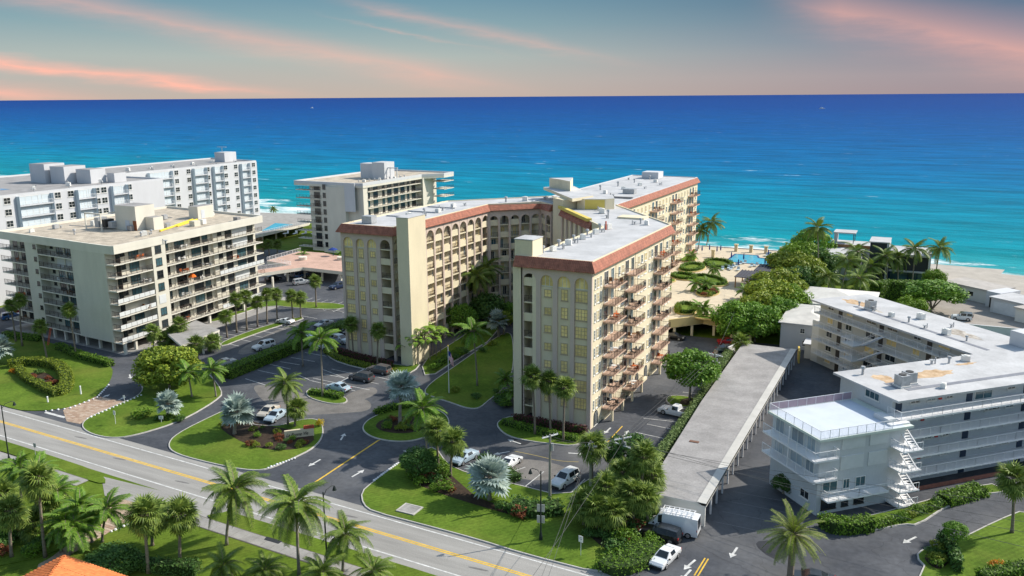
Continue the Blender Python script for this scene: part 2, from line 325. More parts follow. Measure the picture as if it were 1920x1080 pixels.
# worn pale patches where the older asphalt shows through, and crack sealing
PATCH = mat('worn_asphalt', (0.17, 0.16, 0.15), 0.9, 0.25, 0.35, 0.3, 12, fine=0.15)
DARKP = mat('fresh_asphalt', (0.030, 0.033, 0.040), 0.85, 0.15, 0.5, 0.3, 12, fine=0.1)
for p in ([(-63.78, -5.03), (-52.12, -5.5), (-43.77, -6.57), (-39.55, -2.55), (-34.99, -7.4), (-39, -10.63), (-46.06, -15.29), (-54.83, -11.8)], [(-8.99, -17.98), (-4.55, -13.47), (1.61, -13.5), (3.91, -16.18), (-1.09, -20.73)],
          [(-80.59, 7.48), (-84.85, 33.35), (-79.13, 33.9), (-74.77, 7)], [(-44.18, -3.86), (-42.46, 3.09), (-38.82, -0.13), (-40.13, -6.27)]):
    pz = globals().get('pz', .0056) + .0006; flat('asphalt_patch', smooth(p, 2), pz, PATCH, lot)
for p in ([(-9.72, -8.22), (-8.18, -5.89), (-5.96, -7.78), (-6.88, -10.4)], [(28.26, -22.91), (33.96, -21.5), (32.55, -27.21)]):
    pz += .0004; flat('asphalt_patch', smooth(p, 2), pz, DARKP, lot)
for p in ([(-51.04, -45.85), (-47.55, -45.23), (-45.43, -46.58), (-48.71, -47.15)], [(-46.44, -46.4), (-44.56, -45.83), (-43.81, -47.12), (-45.55, -47.3)]): flat('asphalt_patch', p, .0105, DARKP, road)
for i_, (x_, l_) in enumerate(((-70, 1.5), (-44, -1.9), (-18, 1.2), (2, -1.6), (-58, -.9))): flat('oil_stain', smooth([(x_, ry(x_, l_)), (x_ + 2.2, ry(x_, l_ + .1)), (x_ + 3, ry(x_, l_ + .45)), (x_ + .6, ry(x_, l_ + .4))], 2), .0095, mat('oil_stain', (.16, .155, .15), .9, .2, 2), road)
def lawn(poly, n=2, m=GRASS, kerb=True, h=.12, name='lawn', kw=.13):
    p = ccw(smooth(poly, n)); o = MB().prism(p, 0.0, h, bottom=False).build(name, m); structure(o)
    if kerb: strip(MB(), p + [], [(-.02, .0), (-.02, h + .03), (kw, h + .03), (kw + .03, 0)], True).build('kerb', KERBM, o)
    return o
# lawns and islands of the cream building and its neighbour
lawn([(-135.9, -4.34), (-127.87, -2.47), (-112.14, -5.22), (-95.02, -8.59), (-87.54, -14.89), (-81.83, -22.52), (-81.52, -28.07), (-84.36, -31.32), (-90.12, -32.96), (-118, -28.5), (-150, -27), (-150, -6), (-128, -8)], 2, kerb=False)
lawn([(-72.4, -32.83), (-74.63, -29.87), (-75.29, -24.29), (-75.86, -17.62), (-82.91, -12.72), (-88.46, -6.98), (-89.13, -1.28), (-77.71, -2.66), (-63.97, -11.1), (-61.82, -15.1), (-59.88, -24.4), (-61.34, -31.15), (-63.4, -33.97), (-68.02, -34.33)], 2)
lawn([(-54.05, -32.42), (-56.3, -28.76), (-57, -20.47), (-56.99, -16.73), (-50.2, -21.06), (-44.18, -19.92), (-43.26, -16.01), (-40.48, -14.19), (-35.86, -19.04), (-33.84, -23.66), (-34.23, -28.43), (-34.85, -32.64), (-37.51, -33.91), (-43.1, -34.25), (-50.46, -34.12)], 2)
lawn([(-32.31, -14.28), (-33.43, -10.33), (-32.11, -5.5), (-27.88, -2.41), (-23.72, -3.39), (-20.03, -7.97), (-21.14, -13.2), (-22.68, -15.95), (-25.99, -17.08), (-29.51, -16.49)], 3)
lawn([(-33.21, 4.03), (-34.72, 20.07), (-36.76, 39.99), (-36.28, 44.86), (-32.23, 38.52), (-22.86, 19.59), (-20.46, 10.35), (-20.14, 4.6), (-19.8, 0.6), (-21.66, -0.01), (-25.44, 1.24), (-29.09, 2.1)], 2)
lawn([(-13.7, -4.72), (-14.3, -2.28), (-13.05, 0.36), (-0.21, 0.01), (1.04, -4.89), (-0.28, -7.04), (-2.7, -7.33), (-5.87, -7.96), (-10.21, -7.77)], 2)
lawn([(-18.95, -32.56), (-19.32, -29.45), (-19.42, -26.58), (-19.62, -22.65), (-18.89, -18.24), (-18.16, -15.77), (-13.32, -20.43), (-8.99, -21.79), (-2.47, -21.92), (5.56, -22.49), (5.95, -16.47), (7.94, -13.7), (16.55, -19.48), (19.4, -27.16), (18.53, -34.2), (16.25, -37.18), (6.34, -37.11), (0.68, -36.57), (-6.68, -36.35), (-14.49, -36.23), (-16.66, -35.24)], 1)
lawn([(45.91, -18.95), (46.61, -16.84), (47.99, -15.01), (49.95, -13.28), (54.45, -5.7), (57.7, -1), (66, -6), (75, -34), (43, -37.5), (47.12, -21.14)], 1)
lawn([(-65.03, 18.06), (-60.88, 13.51), (-55.37, 10.75), (-46.44, 9.55), (-41.42, 9.15), (-39.95, 12.25), (-41.76, 17.88), (-43.18, 13.56), (-59.2, 17.48)], 1)
lawn([(-51.02, -4.98), (-51.02, -2.83), (-45.35, -3.82), (-42.29, -4.72), (-41.1, -6.73), (-43.21, -8), (-48.31, -7.27)], 2)
lawn([(-86.74, 10.91), (-87.85, 16.18), (-87.99, 26.21), (-86.24, 35.93), (-84.16, 34.2), (-85.48, 26.87), (-85.3, 15.1), (-84.77, 9.68)], 1, kw=.13)
lawn([(-103.8, 24.56), (-103.45, 35.88), (-105.11, 46.14), (-96.74, 47.45), (-84.81, 50.47), (-81.21, 46.15), (-89.24, 42.44), (-101.74, 41.44), (-101.27, 30.07), (-101.09, 23.2)], 1, kw=.13)
lawn([(6.77, 17.32), (6.6, 20.13), (9.61, 20.96), (11.92, 19.76), (11.8, 16.1), (8.67, 15.16)], 2)
lawn([(45.8, -11.01), (48.56, -4.76), (49.74, -3.41), (53.12, 1.43), (55.96, 3.63), (53.62, 5.43), (44.48, -6.72), (36.72, -15.36), (37.5, -17.65), (41.29, -14.44), (44.31, -11.43)], 1)
lawn([(-41.76, 17.88), (-42.6, 29.38), (-44.62, 46.85), (-45.8, 59.64), (-36.97, 39.89), (-36.6, 23.33), (-35.41, 9.65)], 1)
# far side of the road: verges, pavement, garden
vg = [lawn([(-140, ry(-140, -5.0)), (-76.22, -41.87), (-66.47, -42.37), (-56.49, -42.97), (-52.82, -44.02), (-51.06, -45.51), (-55.91, -45.49), (-61.16, -45.39), (-68.67, -44.44), (-140, ry(-140, -8.3))], 1, VERGE, False),
      lawn([(-32.68, -46.48), (-31.1, -44.19), (-27.93, -44.05), (-15.24, -44.63), (-8.82, -44.92), (-0.25, -45.26), (40, ry(40, -5.0)), (40, ry(40, -7.3)), (-8.76, -47.47), (-13.33, -47.59), (-25.1, -47.04)], 1, VERGE, False)]
sw = MB()
def slabs(x0, x1):
    o = structure(flat('sidewalk', [(x0, ry(x0, -7.2)), (x1, ry(x1, -7.2)), (x1, ry(x1, -9.3)), (x0, ry(x0, -9.3))], .125, mat('joint_dirt', (0.12, .11, .10), .9)))
    x = x0; me = cached('slab', lambda: MB().box(-.74, .74, -.92, .92, 0, .09).mesh('slab', CONC))
    while x < x1 - .7:
        sl = put('paving_slab', me, o, (x + .75, ry(x + .75, -8.25 + rnd.uniform(-.01, .01)),   .055 + rnd.uniform(-.004, .004)), math.atan(-.043)); x += 1.52
slabs(-112, -54.5); slabs(-35, 30)
for p in ([(-22.04, -46.81), (-19.61, -46.86), (-19.64, -47.54), (-21.81, -47.52)],): flat('asphalt_patch', p, .155, DARKP, road)
lawn([(-140, ry(-140, -9.4)), (-71.07, -46.8), (-56.22, -47.27), (-48.89, -47.4), (-42.05, -51.42), (-42.69, -55.63), (-40.85, -59.95), (-47, -68), (-60, -95), (-140, -95)], 1, VERGE, False, .1)
lawn([(-40.24, -51.3), (-37.52, -48.5), (-32.06, -47.07), (-19.56, -47.9), (-12.2, -49), (-8.2, -48.51), (40, ry(40, -9.4)), (40, -95), (-30, -95), (-38.69, -61.53), (-39.44, -58.11), (-39.55, -54.12)], 1, VERGE, False, .1)
structure(flat('apron', [(-53.93, -43.81), (-43.17, -43.47), (-30.93, -43.65), (-32.12, -46.51), (-37.63, -48.4), (-39.84, -51.4), (-42.17, -51.33), (-48.7, -47.48)], .017, ROADM))
# paved drives made of single bricks where they can be told apart
dr = structure(flat('driveway', smooth([(-49.03, -47.3), (-42.47, -47.28), (-32.27, -46.88), (-37.52, -48.5), (-39.17, -51.81), (-39.33, -54.3), (-38.92, -58.51), (-38.86, -61.85), (-40.68, -63.09), (-40.85, -59.95), (-42.69, -55.63), (-42.05, -51.42)], 1), .022, PAVER))
dr2 = structure(flat('driveway', [(-81.81, -29.03), (-83.71, -22.53), (-76.08, -21.84), (-73.55, -32.14), (-76.5, -32.29)], .016, PAVER))
def bricks(parent, poly, z, w_=.9, d_=.45, cap=300):
    xs = [p[0] for p in poly]; ys = [p[1] for p in poly]; n = 0
    me = [cached('brick%d' % i, lambda i=i: MB().box(-.43, .43, -.2, .2, 0, .03).mesh('brick', mat('brick_%d' % i, c_, .9, .15, 1.5))) for i, c_ in enumerate(((.42, .31, .23), (.36, .25, .18), (.46, .36, .28)))]
    def inside(x, y):
        c_ = False; m_ = len(poly)
        for i in range(m_):
            (x1, y1), (x2, y2) = poly[i], poly[(i + 1) % m_]
            if (y1 > y) != (y2 > y) and x < (x2 - x1) * (y - y1) / (y2 - y1) + x1: c_ = not c_
        return c_
    y = min(ys); r_ = 0
    while y < max(ys):
        x = min(xs) + (r_ % 2) * w_ / 2
        while x < max(xs):
            if inside(x - .4, y) and inside(x + .4, y) and n < cap: put('brick', rnd.choice(me), parent, (x, y, z + rnd.uniform(-.004, .004))); n += 1
            x += w_
        y += d_; r_ += 1
bricks(dr2, [(-81.81, -29.03), (-83.71, -22.53), (-76.08, -21.84), (-73.55, -32.14), (-76.5, -32.29)], .018); bricks(dr, [(-42.05, -51.42), (-37.52, -48.5), (-39.17, -51.81), (-39.33, -54.3), (-38.49, -61.67), (-40.85, -59.95), (-42.69, -55.63)], .024)
# parking bays, arrows and other paint
def bay(a, b): line('parking_line', a, b, .13, .0105, PAINTW, lot)
for a, b in (((-54.55, 0.31), (-43.51, -0.83)), ((-56.23, 6.35), (-49.31, 4.1)), ((-54.97, 7.3), (-49.39, 6.77)), ((-59.68, 2.28), (-54.75, 0.54)), ((-54.72, 1.55), (-49.14, 1.22)), ((-54.52, 4.36), (-49.31, 4.1)), ((-47.12, 0.89), (-41.55, 0.7)), ((-47.18, 4.44), (-41.93, 3.98)), ((-45.43, 7.27), (-40.94, 6.72)),
             ((-67.27, 0.81), (-62.14, 0.43)), ((-67.68, 4.61), (-62.03, 3.99)), ((-67.06, 6.76), (-62.22, 6.8)), ((-67.05, 9.84), (-60.93, 9.64)), ((-66.6, 13.62), (-61.08, 13.42)), ((-65.78, -3.99), (-59.92, -5.14)), ((-55.27, -17.54), (-51.52, -17.88)),
             ((7.09, 6.13), (12.92, 5.54)), ((5.8, 8.26), (13.17, 9.26)), ((-4.16, -18.36), (-3.17, -16.36)), ((-0.61, -21.73), (-0.28, -16.51)), ((5.38, -22.42), (5.63, -16.26)), ((-12.87, -21.19), (-13.1, -17.54)), ((6.4, 2.2), (12.59, 1.49)),
             ((8.14, 22.93), (11.79, 23.17)), ((8.77, 34.46), (12.02, 33.96)), ((8.91, 38.73), (12.67, 39.78))): bay(a, b)
line('stall_bar', (-48.42, -3.15), (-49.48, 9.88), .3, .0106, PAINTW, lot)
for i in range(8):
    t = i / 7; a = (g0 := (-87.21, 11.99)); b = (-86.9, 36.72); bay((a[0] + (b[0] - a[0]) * t, a[1] + (b[1] - a[1]) * t), (a[0] + (b[0] - a[0]) * t + 5.2, a[1] + (b[1] - a[1]) * t - .6))
for i in range(9):
    t = i / 8; a = (-105.55, 47.22); b = (-86.32, 47.34); bay((a[0] + (b[0] - a[0]) * t, a[1] + (b[1] - a[1]) * t), (a[0] + (b[0] - a[0]) * t - .3, a[1] + (b[1] - a[1]) * t + 5.0))
for i in range(9): bay((-88 + 2.75 * i, 43), (-88.3 + 2.75 * i, 48.5))
for i in range(7): bay((-92.5, 12 + 2.75 * i), (-87.5, 11.7 + 2.75 * i))
for k in range(5): bay((-103.23, 38.94), (-101.5, 35.62)) if k == 0 else bay((-86.5 + .8 * k, 27.5), (-87.3 + .8 * k, 30.5))
for i in range(6): line('parking_line', (24.2, -20.5 + 3.0 * i), (33.5 - i * .6, -20.4 + 3.0 * i), .06, .0105, mat('faded_paint', (.22, .22, .22), .9), lot)
line('lane_line', (-26.42, -32.66), (-27.04, -17.36), .26, .0107, PAINTY, lot); line('lane_line', (-27.04, -17.36), (-26.58, -16.24), .2, .0107, PAINTY, lot)
line('lane_line', (4.02, -3.25), (3.94, 3.65), .16, .0107, PAINTY, lot)
pth = smooth([(-6.91, -12.11), (-3.5, -12.15), (0.38, -12.52), (2.81, -11.56)], 2, False)
for a, b in zip(pth[:-1], pth[1:]): line('lane_line', a, b, .14, .0108, mat('faded_yellow', (.34, .27, .10), .9), lot)
for dx in (-.18, .18): line('lane_line', ((25.01, -33.19)[0] + dx, (25.01, -33.19)[1]), ((25.17, -29.18)[0] + dx, (25.17, -29.18)[1]), .16, .0107, PAINTY, lot)
line('stop_bar', (-83.33, -31.1), (-78.21, -31.3), .55, .0107, PAINTW, lot)
arrow_me = cached('arrow', lambda: MB().face([(-.13, -1.3, 0), (.13, -1.3, 0), (.13, .35, 0), (.45, .35, 0), (0, 1.3, 0), (-.45, .35, 0), (-.13, .35, 0)]).mesh('arrow', PAINTW))
for a, b in (((-30.47, -26.63), (-30.5, -29.02)), ((-22.95, -29.01), (-22.82, -26.89)), ((-32.4, -19.23), (-33.07, -17.72)), ((-19.83, -18.48), (-20.91, -18.79)), ((2.52, 2.02), (2.45, -0.14)), ((5.49, -0.08), (5.39, 2.19)), ((24.13, -32.69), (23.88, -34.31)), ((45.61, -14.3), (44.61, -15.98)), ((24.01, -30.47), (23.62, -32.11)),
             ((-7.92, -13.01), (-8.77, -14.04)), ((1.02, -9.17), (2.12, -8.85)), ((-80.93, -22.39), (-81.02, -21.25)), ((-77.29, -22.13), (-77.42, -20.73)), ((-87.19, -11.34), (-84.93, -13)), ((-7.93, -9.15), (-9.14, -8.84)), ((27.66, -25.83), (27.53, -27.42))):
    put('painted_arrow', arrow_me, lot, (*((a[0] + b[0]) / 2, (a[1] + b[1]) / 2), .011), ang(a, b) - math.pi / 2, 1.0)
pad = tag(MB().box(-1.15, 1.15, -.95, .95, .1, .22).build('utility_pad', CONC, None, (*(-10.67, -33.94), 0)), 'flat concrete utility slab with pale border set in the front lawn', 'utility slab')
strip(MB(), [(-1.15, -.95), (1.15, -.95), (1.15, .95), (-1.15, .95)], [(-.02, .223), (-.02, .25), (.16, .25), (.16, .1)], True).build('border', KERBM, pad)
# ------------------------------------------------------------------ building materials and facade pieces
CREAM = mat('cream_stucco', (0.72, 0.635, 0.455), 0.85, 0.07, 0.35, 0.15, 5, stretch=(1, 1, .35), fine=0.03)
MAUVE = mat('mauve_stucco', (0.60, 0.485, 0.415), 0.85, 0.06, 0.5, 0.15, 5, stretch=(1, 1, .3), fine=0.03)
SAGE = mat('pale_green_stucco', (0.70, 0.615, 0.44), 0.85, 0.06, 0.4, 0.1, 5, stretch=(1, 1, .3))
YELW = mat('yellow_stucco', (0.66, 0.52, 0.13), 0.85, 0.06, 0.5)
ROOFW = mat('white_roof', (0.47, 0.47, 0.475), 0.8, 0.18, 0.22, 0.15, 3, fine=0.05)
BEIGE = mat('beige_stucco', (0.60, 0.575, 0.49), 0.85, 0.07, 0.3, 0.1, 4, stretch=(1, 1, .3), fine=0.03)
BEIGE2 = mat('ivory_stucco', (0.65, 0.62, 0.54), 0.85, 0.07, 0.3, 0.1, 4, stretch=(1, 1, .3))
GRAVEL = mat('gravel_roof', (0.45, 0.39, 0.31), 0.95, 0.30, 0.5, 0.5, 5, fine=0.2)
WHITEW = mat('white_stucco', (0.56, 0.57, 0.59), 0.8, 0.05, 0.3, 0.1, 4, stretch=(1, 1, .3))
BLUEW = mat('pale_blue_stucco', (0.55, 0.62, 0.66), 0.8, 0.05, 0.3)
OFFW = mat('offwhite_stucco', (0.66, 0.65, 0.61), 0.8, 0.05, 0.3, 0.1, 4, stretch=(1, 1, .3))
GREYR = mat('grey_roof', (0.30, 0.29, 0.285), 0.9, 0.2, 0.3, 0.3, 6, fine=0.1)
WFRAME = mat('white_frame', (0.75, 0.74, 0.70), 0.5, 0.03, 1)
TANF = mat('tan_frame', (0.46, 0.36, 0.25), 0.6, 0.05, 1)
DFRAME = mat('bronze_frame', (0.055, 0.05, 0.045), 0.5, 0.1, 1)
RAILD = mat('dark_railing', (0.075, 0.05, 0.04), 0.5, 0.15, 1)
RAILW = mat('white_railing', (0.78, 0.78, 0.79), 0.5, 0.04, 1)
GLASSD = mat('dark_glass', (0.022, 0.03, 0.035), 0.12, 0.5, 0.35, spec=0.6, objvar=0.5)
GLASSB = mat('blue_glass', (0.05, 0.11, 0.13), 0.1, 0.5, 0.3, spec=0.6, objvar=0.4)
GLASSG = mat('green_glass', (0.02, 0.13, 0.10), 0.15, 0.4, 0.3, spec=0.5, objvar=0.4)
GLASSY = mat('sunset_reflection_pane', (0.86, 0.64, 0.28), 0.3, 0.25, 1.2, spec=0.4, objvar=0.18)  # amber sunset reflection painted into the base colour of the panes
PANEL = mat('pale_panel', (0.60, 0.62, 0.62), 0.6, 0.05, 1)
STEEL = mat('galvanised', (0.42, 0.43, 0.44), 0.5, 0.2, 2.0, metal=0.3)
TEAK = mat('teak', (0.30, 0.16, 0.07), .7, .2, 3)
def tile_mat(name, c):
    m = bpy.data.materials.new(name); m.use_nodes = True; t = m.node_tree; b = pbsdf(m); L = t.links.new
    geo = t.nodes.new('ShaderNodeNewGeometry'); sp = t.nodes.new('ShaderNodeSeparateXYZ'); L(geo.outputs['Position'], sp.inputs[0])
    def mm(op, a, c_=None):
        n = t.nodes.new('ShaderNodeMath'); n.operation = op
        for i, x in enumerate((a, c_)):
            if x is None: continue
            if isinstance(x, (int, float)): n.inputs[i].default_value = x
            else: L(x, n.inputs[i])
        return n.outputs[0]
    row = mm('FRACT', mm('MULTIPLY', sp.outputs[2], 2.6)); colx = mm('SINE', mm('MULTIPLY', mm('ADD', sp.outputs[0], sp.outputs[1]), 18.0))
    hgt = mm('ADD', mm('MULTIPLY', mm('SUBTRACT', 1.0, row), 0.7), mm('MULTIPLY', colx, 0.35))
    n = t.nodes.new('ShaderNodeTexNoise'); n.inputs['Scale'].default_value = 1.3; n.inputs['Detail'].default_value = 6; L(geo.outputs['Position'], n.inputs[0])
    r = t.nodes.new('ShaderNodeValToRGB'); e_ = r.color_ramp.elements; e_[0].position = .3; e_[0].color = (*[x * .72 for x in c], 1); e_[1].position = .72; e_[1].color = (*[min(1, x * 1.25) for x in c], 1); L(n.outputs[0], r.inputs[0])
    L(r.outputs[0], b.inputs['Base Color']); b.inputs['Roughness'].default_value = .75
    bp = t.nodes.new('ShaderNodeBump'); bp.inputs['Strength'].default_value = .9; bp.inputs['Distance'].default_value = .12; L(hgt, bp.inputs['Height']); L(bp.outputs[0], b.inputs['Normal']); return m
TILE = tile_mat('red_roof_tile', (0.36, 0.125, 0.075))
def win_me(w, h, nx=2, ny=2, fr=None, gl=None, sill=True, key='', proud=.07):
    fr = fr or WFRAME; gl = gl or GLASSD
    def fn():
        b = MB(); f = .07
        b.mk(0); b.box(-w / 2, -w / 2 + f, -proud, 0, 0, h); b.box(w / 2 - f, w / 2, -proud, 0, 0, h); b.box(-w / 2 + f, w / 2 - f, -proud, 0, h - f, h); b.box(-w / 2 + f, w / 2 - f, -proud, 0, 0, f)
        for i in range(1, nx): x = -w / 2 + w * i / nx; b.box(x - .025, x + .025, -proud + .015, 0, f, h - f)
        for j in range(1, ny): z = h * j / ny; b.box(-w / 2 + f, w / 2 - f, -proud + .02, 0, z - .025, z + .025)
        if sill: b.box(-w / 2 - .06, w / 2 + .06, -proud - .08, 0, -.09, -.002)
        b.mk(1); b.face([(-w / 2 + f, -.018, f), (w / 2 - f, -.018, f), (w / 2 - f, -.018, h - f), (-w / 2 + f, -.018, h - f)])
        return b.mesh('window', [fr, gl])
    return cached(('win', round(w, 2), round(h, 2), nx, ny, fr.name, gl.name, sill), fn)
def door_me(w, h, n=2, fr=None, gl=None):
    return win_me(w, h, n, 1, fr or DFRAME, gl or GLASSD, False)
def on_wall(name, me, parent, P0, P1, s, z, d=0.0): return put(name, me, parent, (*along(P0, P1, s, d), z), ang(P0, P1))
def rail_me(w, h=1.05, m=None, gap=.16, panel=None):
    """straight railing along local X centred on 0"""
    m = m or RAILD
    def fn():
        b = MB(); b.box(-w / 2, w / 2, -.03, .03, h - .05, h); b.box(-w / 2, w / 2, -.02, .02, .08, .12); n = max(2, int(round(w / 1.5)))
        for i in range(n + 1): x = -w / 2 + w * i / n; b.box(x - .025, x + .025, -.026, .026, 0, h - .05)
        k = int(w / gap)
        if panel is None:
            for i in range(1, k): x = -w / 2 + w * i / k; b.box(x - .011, x + .011, -.011, .011, .12, h - .05)
        else:
            b.mk(1); b.box(-w / 2 + .03, w / 2 - .03, -.008, .008, .13, h - .06)
        return b.mesh('railing', [m] + ([panel] if panel else []))
    return cached(('rail', round(w, 2), h, m.name, gap, panel.name if panel else ''), fn)
def urail_me(w, d, h=1.05, m=None, gap=.2):
    """three-sided balcony railing, front at -d"""
    m = m or RAILD
    def fn():
        b = MB()
        segs = [((-w / 2 + .05, 0), (-w / 2 + .05, -d + .05)), ((-w / 2 + .05, -d + .05), (w / 2 - .05, -d + .05)), ((w / 2 - .05, -d + .05), (w / 2 - .05, 0))]
        for (x0, y0), (x1, y1) in segs:
            L_ = math.hypot(x1 - x0, y1 - y0); k = max(2, int(L_ / gap))
            b.box(min(x0, x1) - .025, max(x0, x1) + .025, min(y0, y1) - .025, max(y0, y1) + .025, h - .05, h); b.box(min(x0, x1) - .015, max(x0, x1) + .015, min(y0, y1) - .015, max(y0, y1) + .015, .08, .115)
            for i in range(k + 1):
                x, y = x0 + (x1 - x0) * i / k, y0 + (y1 - y0) * i / k; t = .026 if i % 6 == 0 else .013; b.box(x - t, x + t, y - t, y + t, 0, h - .05)
        return b.mesh('railing', m)
    return cached(('urail', round(w, 2), round(d, 2), h, m.name, gap), fn)
def slab_me(w, d, th, m, key=''): return cached(('slab', round(w, 2), round(d, 2), th, m.name), lambda: MB().box(-w / 2, w / 2, -d, .05, -th, 0).mesh('balcony_slab', m))
def arch_me(w, zs, zt, dep, m, r=None):
    """wall piece over an arched opening: width w, springing 0, top zt-zs"""
    def fn():
        b = MB(); h = zt - zs; rr = (r or w / 2 - .02); n = 12; hh = min(h - .12, rr)
        arc = [(rr * math.cos(math.pi - math.pi * i / n), hh * math.sin(math.pi * i / n)) for i in range(n + 1)]
        pts = [(-w / 2, 0)] + arc + [(w / 2, 0)]
        for i in range(len(pts) - 1):
            a, c = pts[i], pts[i + 1]
            if abs(a[0] - c[0]) < 1e-5: continue
            b.face([(a[0], -dep, a[1]), (c[0], -dep, c[1]), (c[0], -dep, h), (a[0], -dep, h)]); b.face([(c[0], 0, c[1]), (a[0], 0, a[1]), (a[0], 0, h), (c[0], 0, h)])
            b.face([(a[0], 0, a[1]), (c[0], 0, c[1]), (c[0], -dep, c[1]), (a[0], -dep, a[1])])
        return b.mesh('arch', m)
    return cached(('arch', round(w, 2), round(zt - zs, 2), dep, m.name, r), fn)
def lunette_me(w, h, gl):
    def fn():
        b = MB(); n = 12; zs = h - w / 2; pts = [(-w / 2, 0), (w / 2, 0)] + [(w / 2 * math.cos(math.pi * i / n), zs + w / 2 * math.sin(math.pi * i / n)) for i in range(n + 1)]
        b.mk(0); b.face([(x, -.02, z) for x, z in pts]); b.mk(1)
        for x in (-w / 6, w / 6): b.box(x - .03, x + .03, -.06, -.021, 0, h - .25)
        b.box(-w / 2, w / 2, -.1, -.021, -.08, 0); return b.mesh('arched_window', [gl, WFRAME])
    return cached(('lun', round(w, 2), round(h, 2), gl.name), fn)
def box_part(name, m, parent, x0, x1, y0, y1, z0, z1): return MB().box(x0, x1, y0, y1, z0, z1).build(name, m, parent)
def roof_slab(parent, poly, z, m=None, par=.45, pm=None, pw=.25, name='roof'):
    """roof deck with an upstand round it"""
    p = ccw(poly); o = MB().face([(x, y, z) for x, y in p]).build(name, m or ROOFW, parent)
    if par: strip(MB(), p, [(-pw, z - .05), (-pw, z + par), (.012, z + par), (.012, z - .4)], True).build('parapet', pm or WHITEW, parent)
    return o
def vent_me(i):
    def fn():
        b = MB(); r_ = random.Random(i)
        if i % 3 == 0: b.tube([(0, 0, 0), (0, 0, .7)], .14, 8); b.tube([(0, 0, .7), (0, 0, .95)], [.3, .22], 8)
        elif i % 3 == 1: b.box(-.45, .45, -.35, .35, .12, .75); b.box(-.5, .5, -.4, .4, .05, .12); b.tube([(0, 0, .75), (0, 0, .82)], .28, 10)
        else: b.tube([(0, 0, 0), (0, 0, .85)], .09, 6); b.tube([(.5, .2, 0), (.5, .2, .5)], .16, 8); b.box(.25, .75, -.1, .5, .5, .58)
        return b.mesh('roof_vent', [STEEL, WFRAME, STEEL][i % 3])
    return cached(('vent', i % 3), fn)
def vents(parent, pts, z):
    for i, p in enumerate(pts): put('roof_vent', vent_me(i), parent, (p[0], p[1], z), rnd.uniform(0, 3), rnd.uniform(.9, 1.4))
def mansard(parent, path, z0=24.62, z1=26.2, over=.65, inn=-.25):
    o = strip(MB(), path, [(-.12, z0 + .02), (over, z0), (over, z0 + .14), (inn + .1, z1), (inn - .15, z1)], False).build('mansard_roof', TILE, parent)
    return o
def balcony(parent, P0, P1, s0, s1, z, proj, slabm, railm=None, th=.2, gap=.2):
    w = s1 - s0; on_wall('balcony_slab', slab_me(w, proj, th, slabm), parent, P0, P1, (s0 + s1) / 2, z); on_wall('railing', urail_me(w, proj, 1.05, railm, gap), parent, P0, P1, (s0 + s1) / 2, z)
CHAIRM = [mat('patio_%d' % i, c, .7, .1, 1) for i, c in enumerate(((.7, .7, .68), (.25, .13, .06), (.05, .05, .05), (.5, .12, .03)))]
def patio(i):
    def fn():
        b = MB(); 
        for x in (-.8, .8):
            b.box(x - .28, x + .28, -.28, .28, .38, .45); b.box(x - .28, x + .28, .22, .28, .45, .95)
            for dx in (-.25, .25):
                for dy in (-.25, .25): b.box(x + dx - .02, x + dx + .02, dy - .02, dy + .02, 0, .38)
        b.tube([(0, 0, 0), (0, 0, .7)], .04, 6); b.tube([(0, 0, .7), (0, 0, .74)], .42, 12)
        return b.mesh('patio_set', CHAIRM[i])
    return cached(('patio', i), fn)
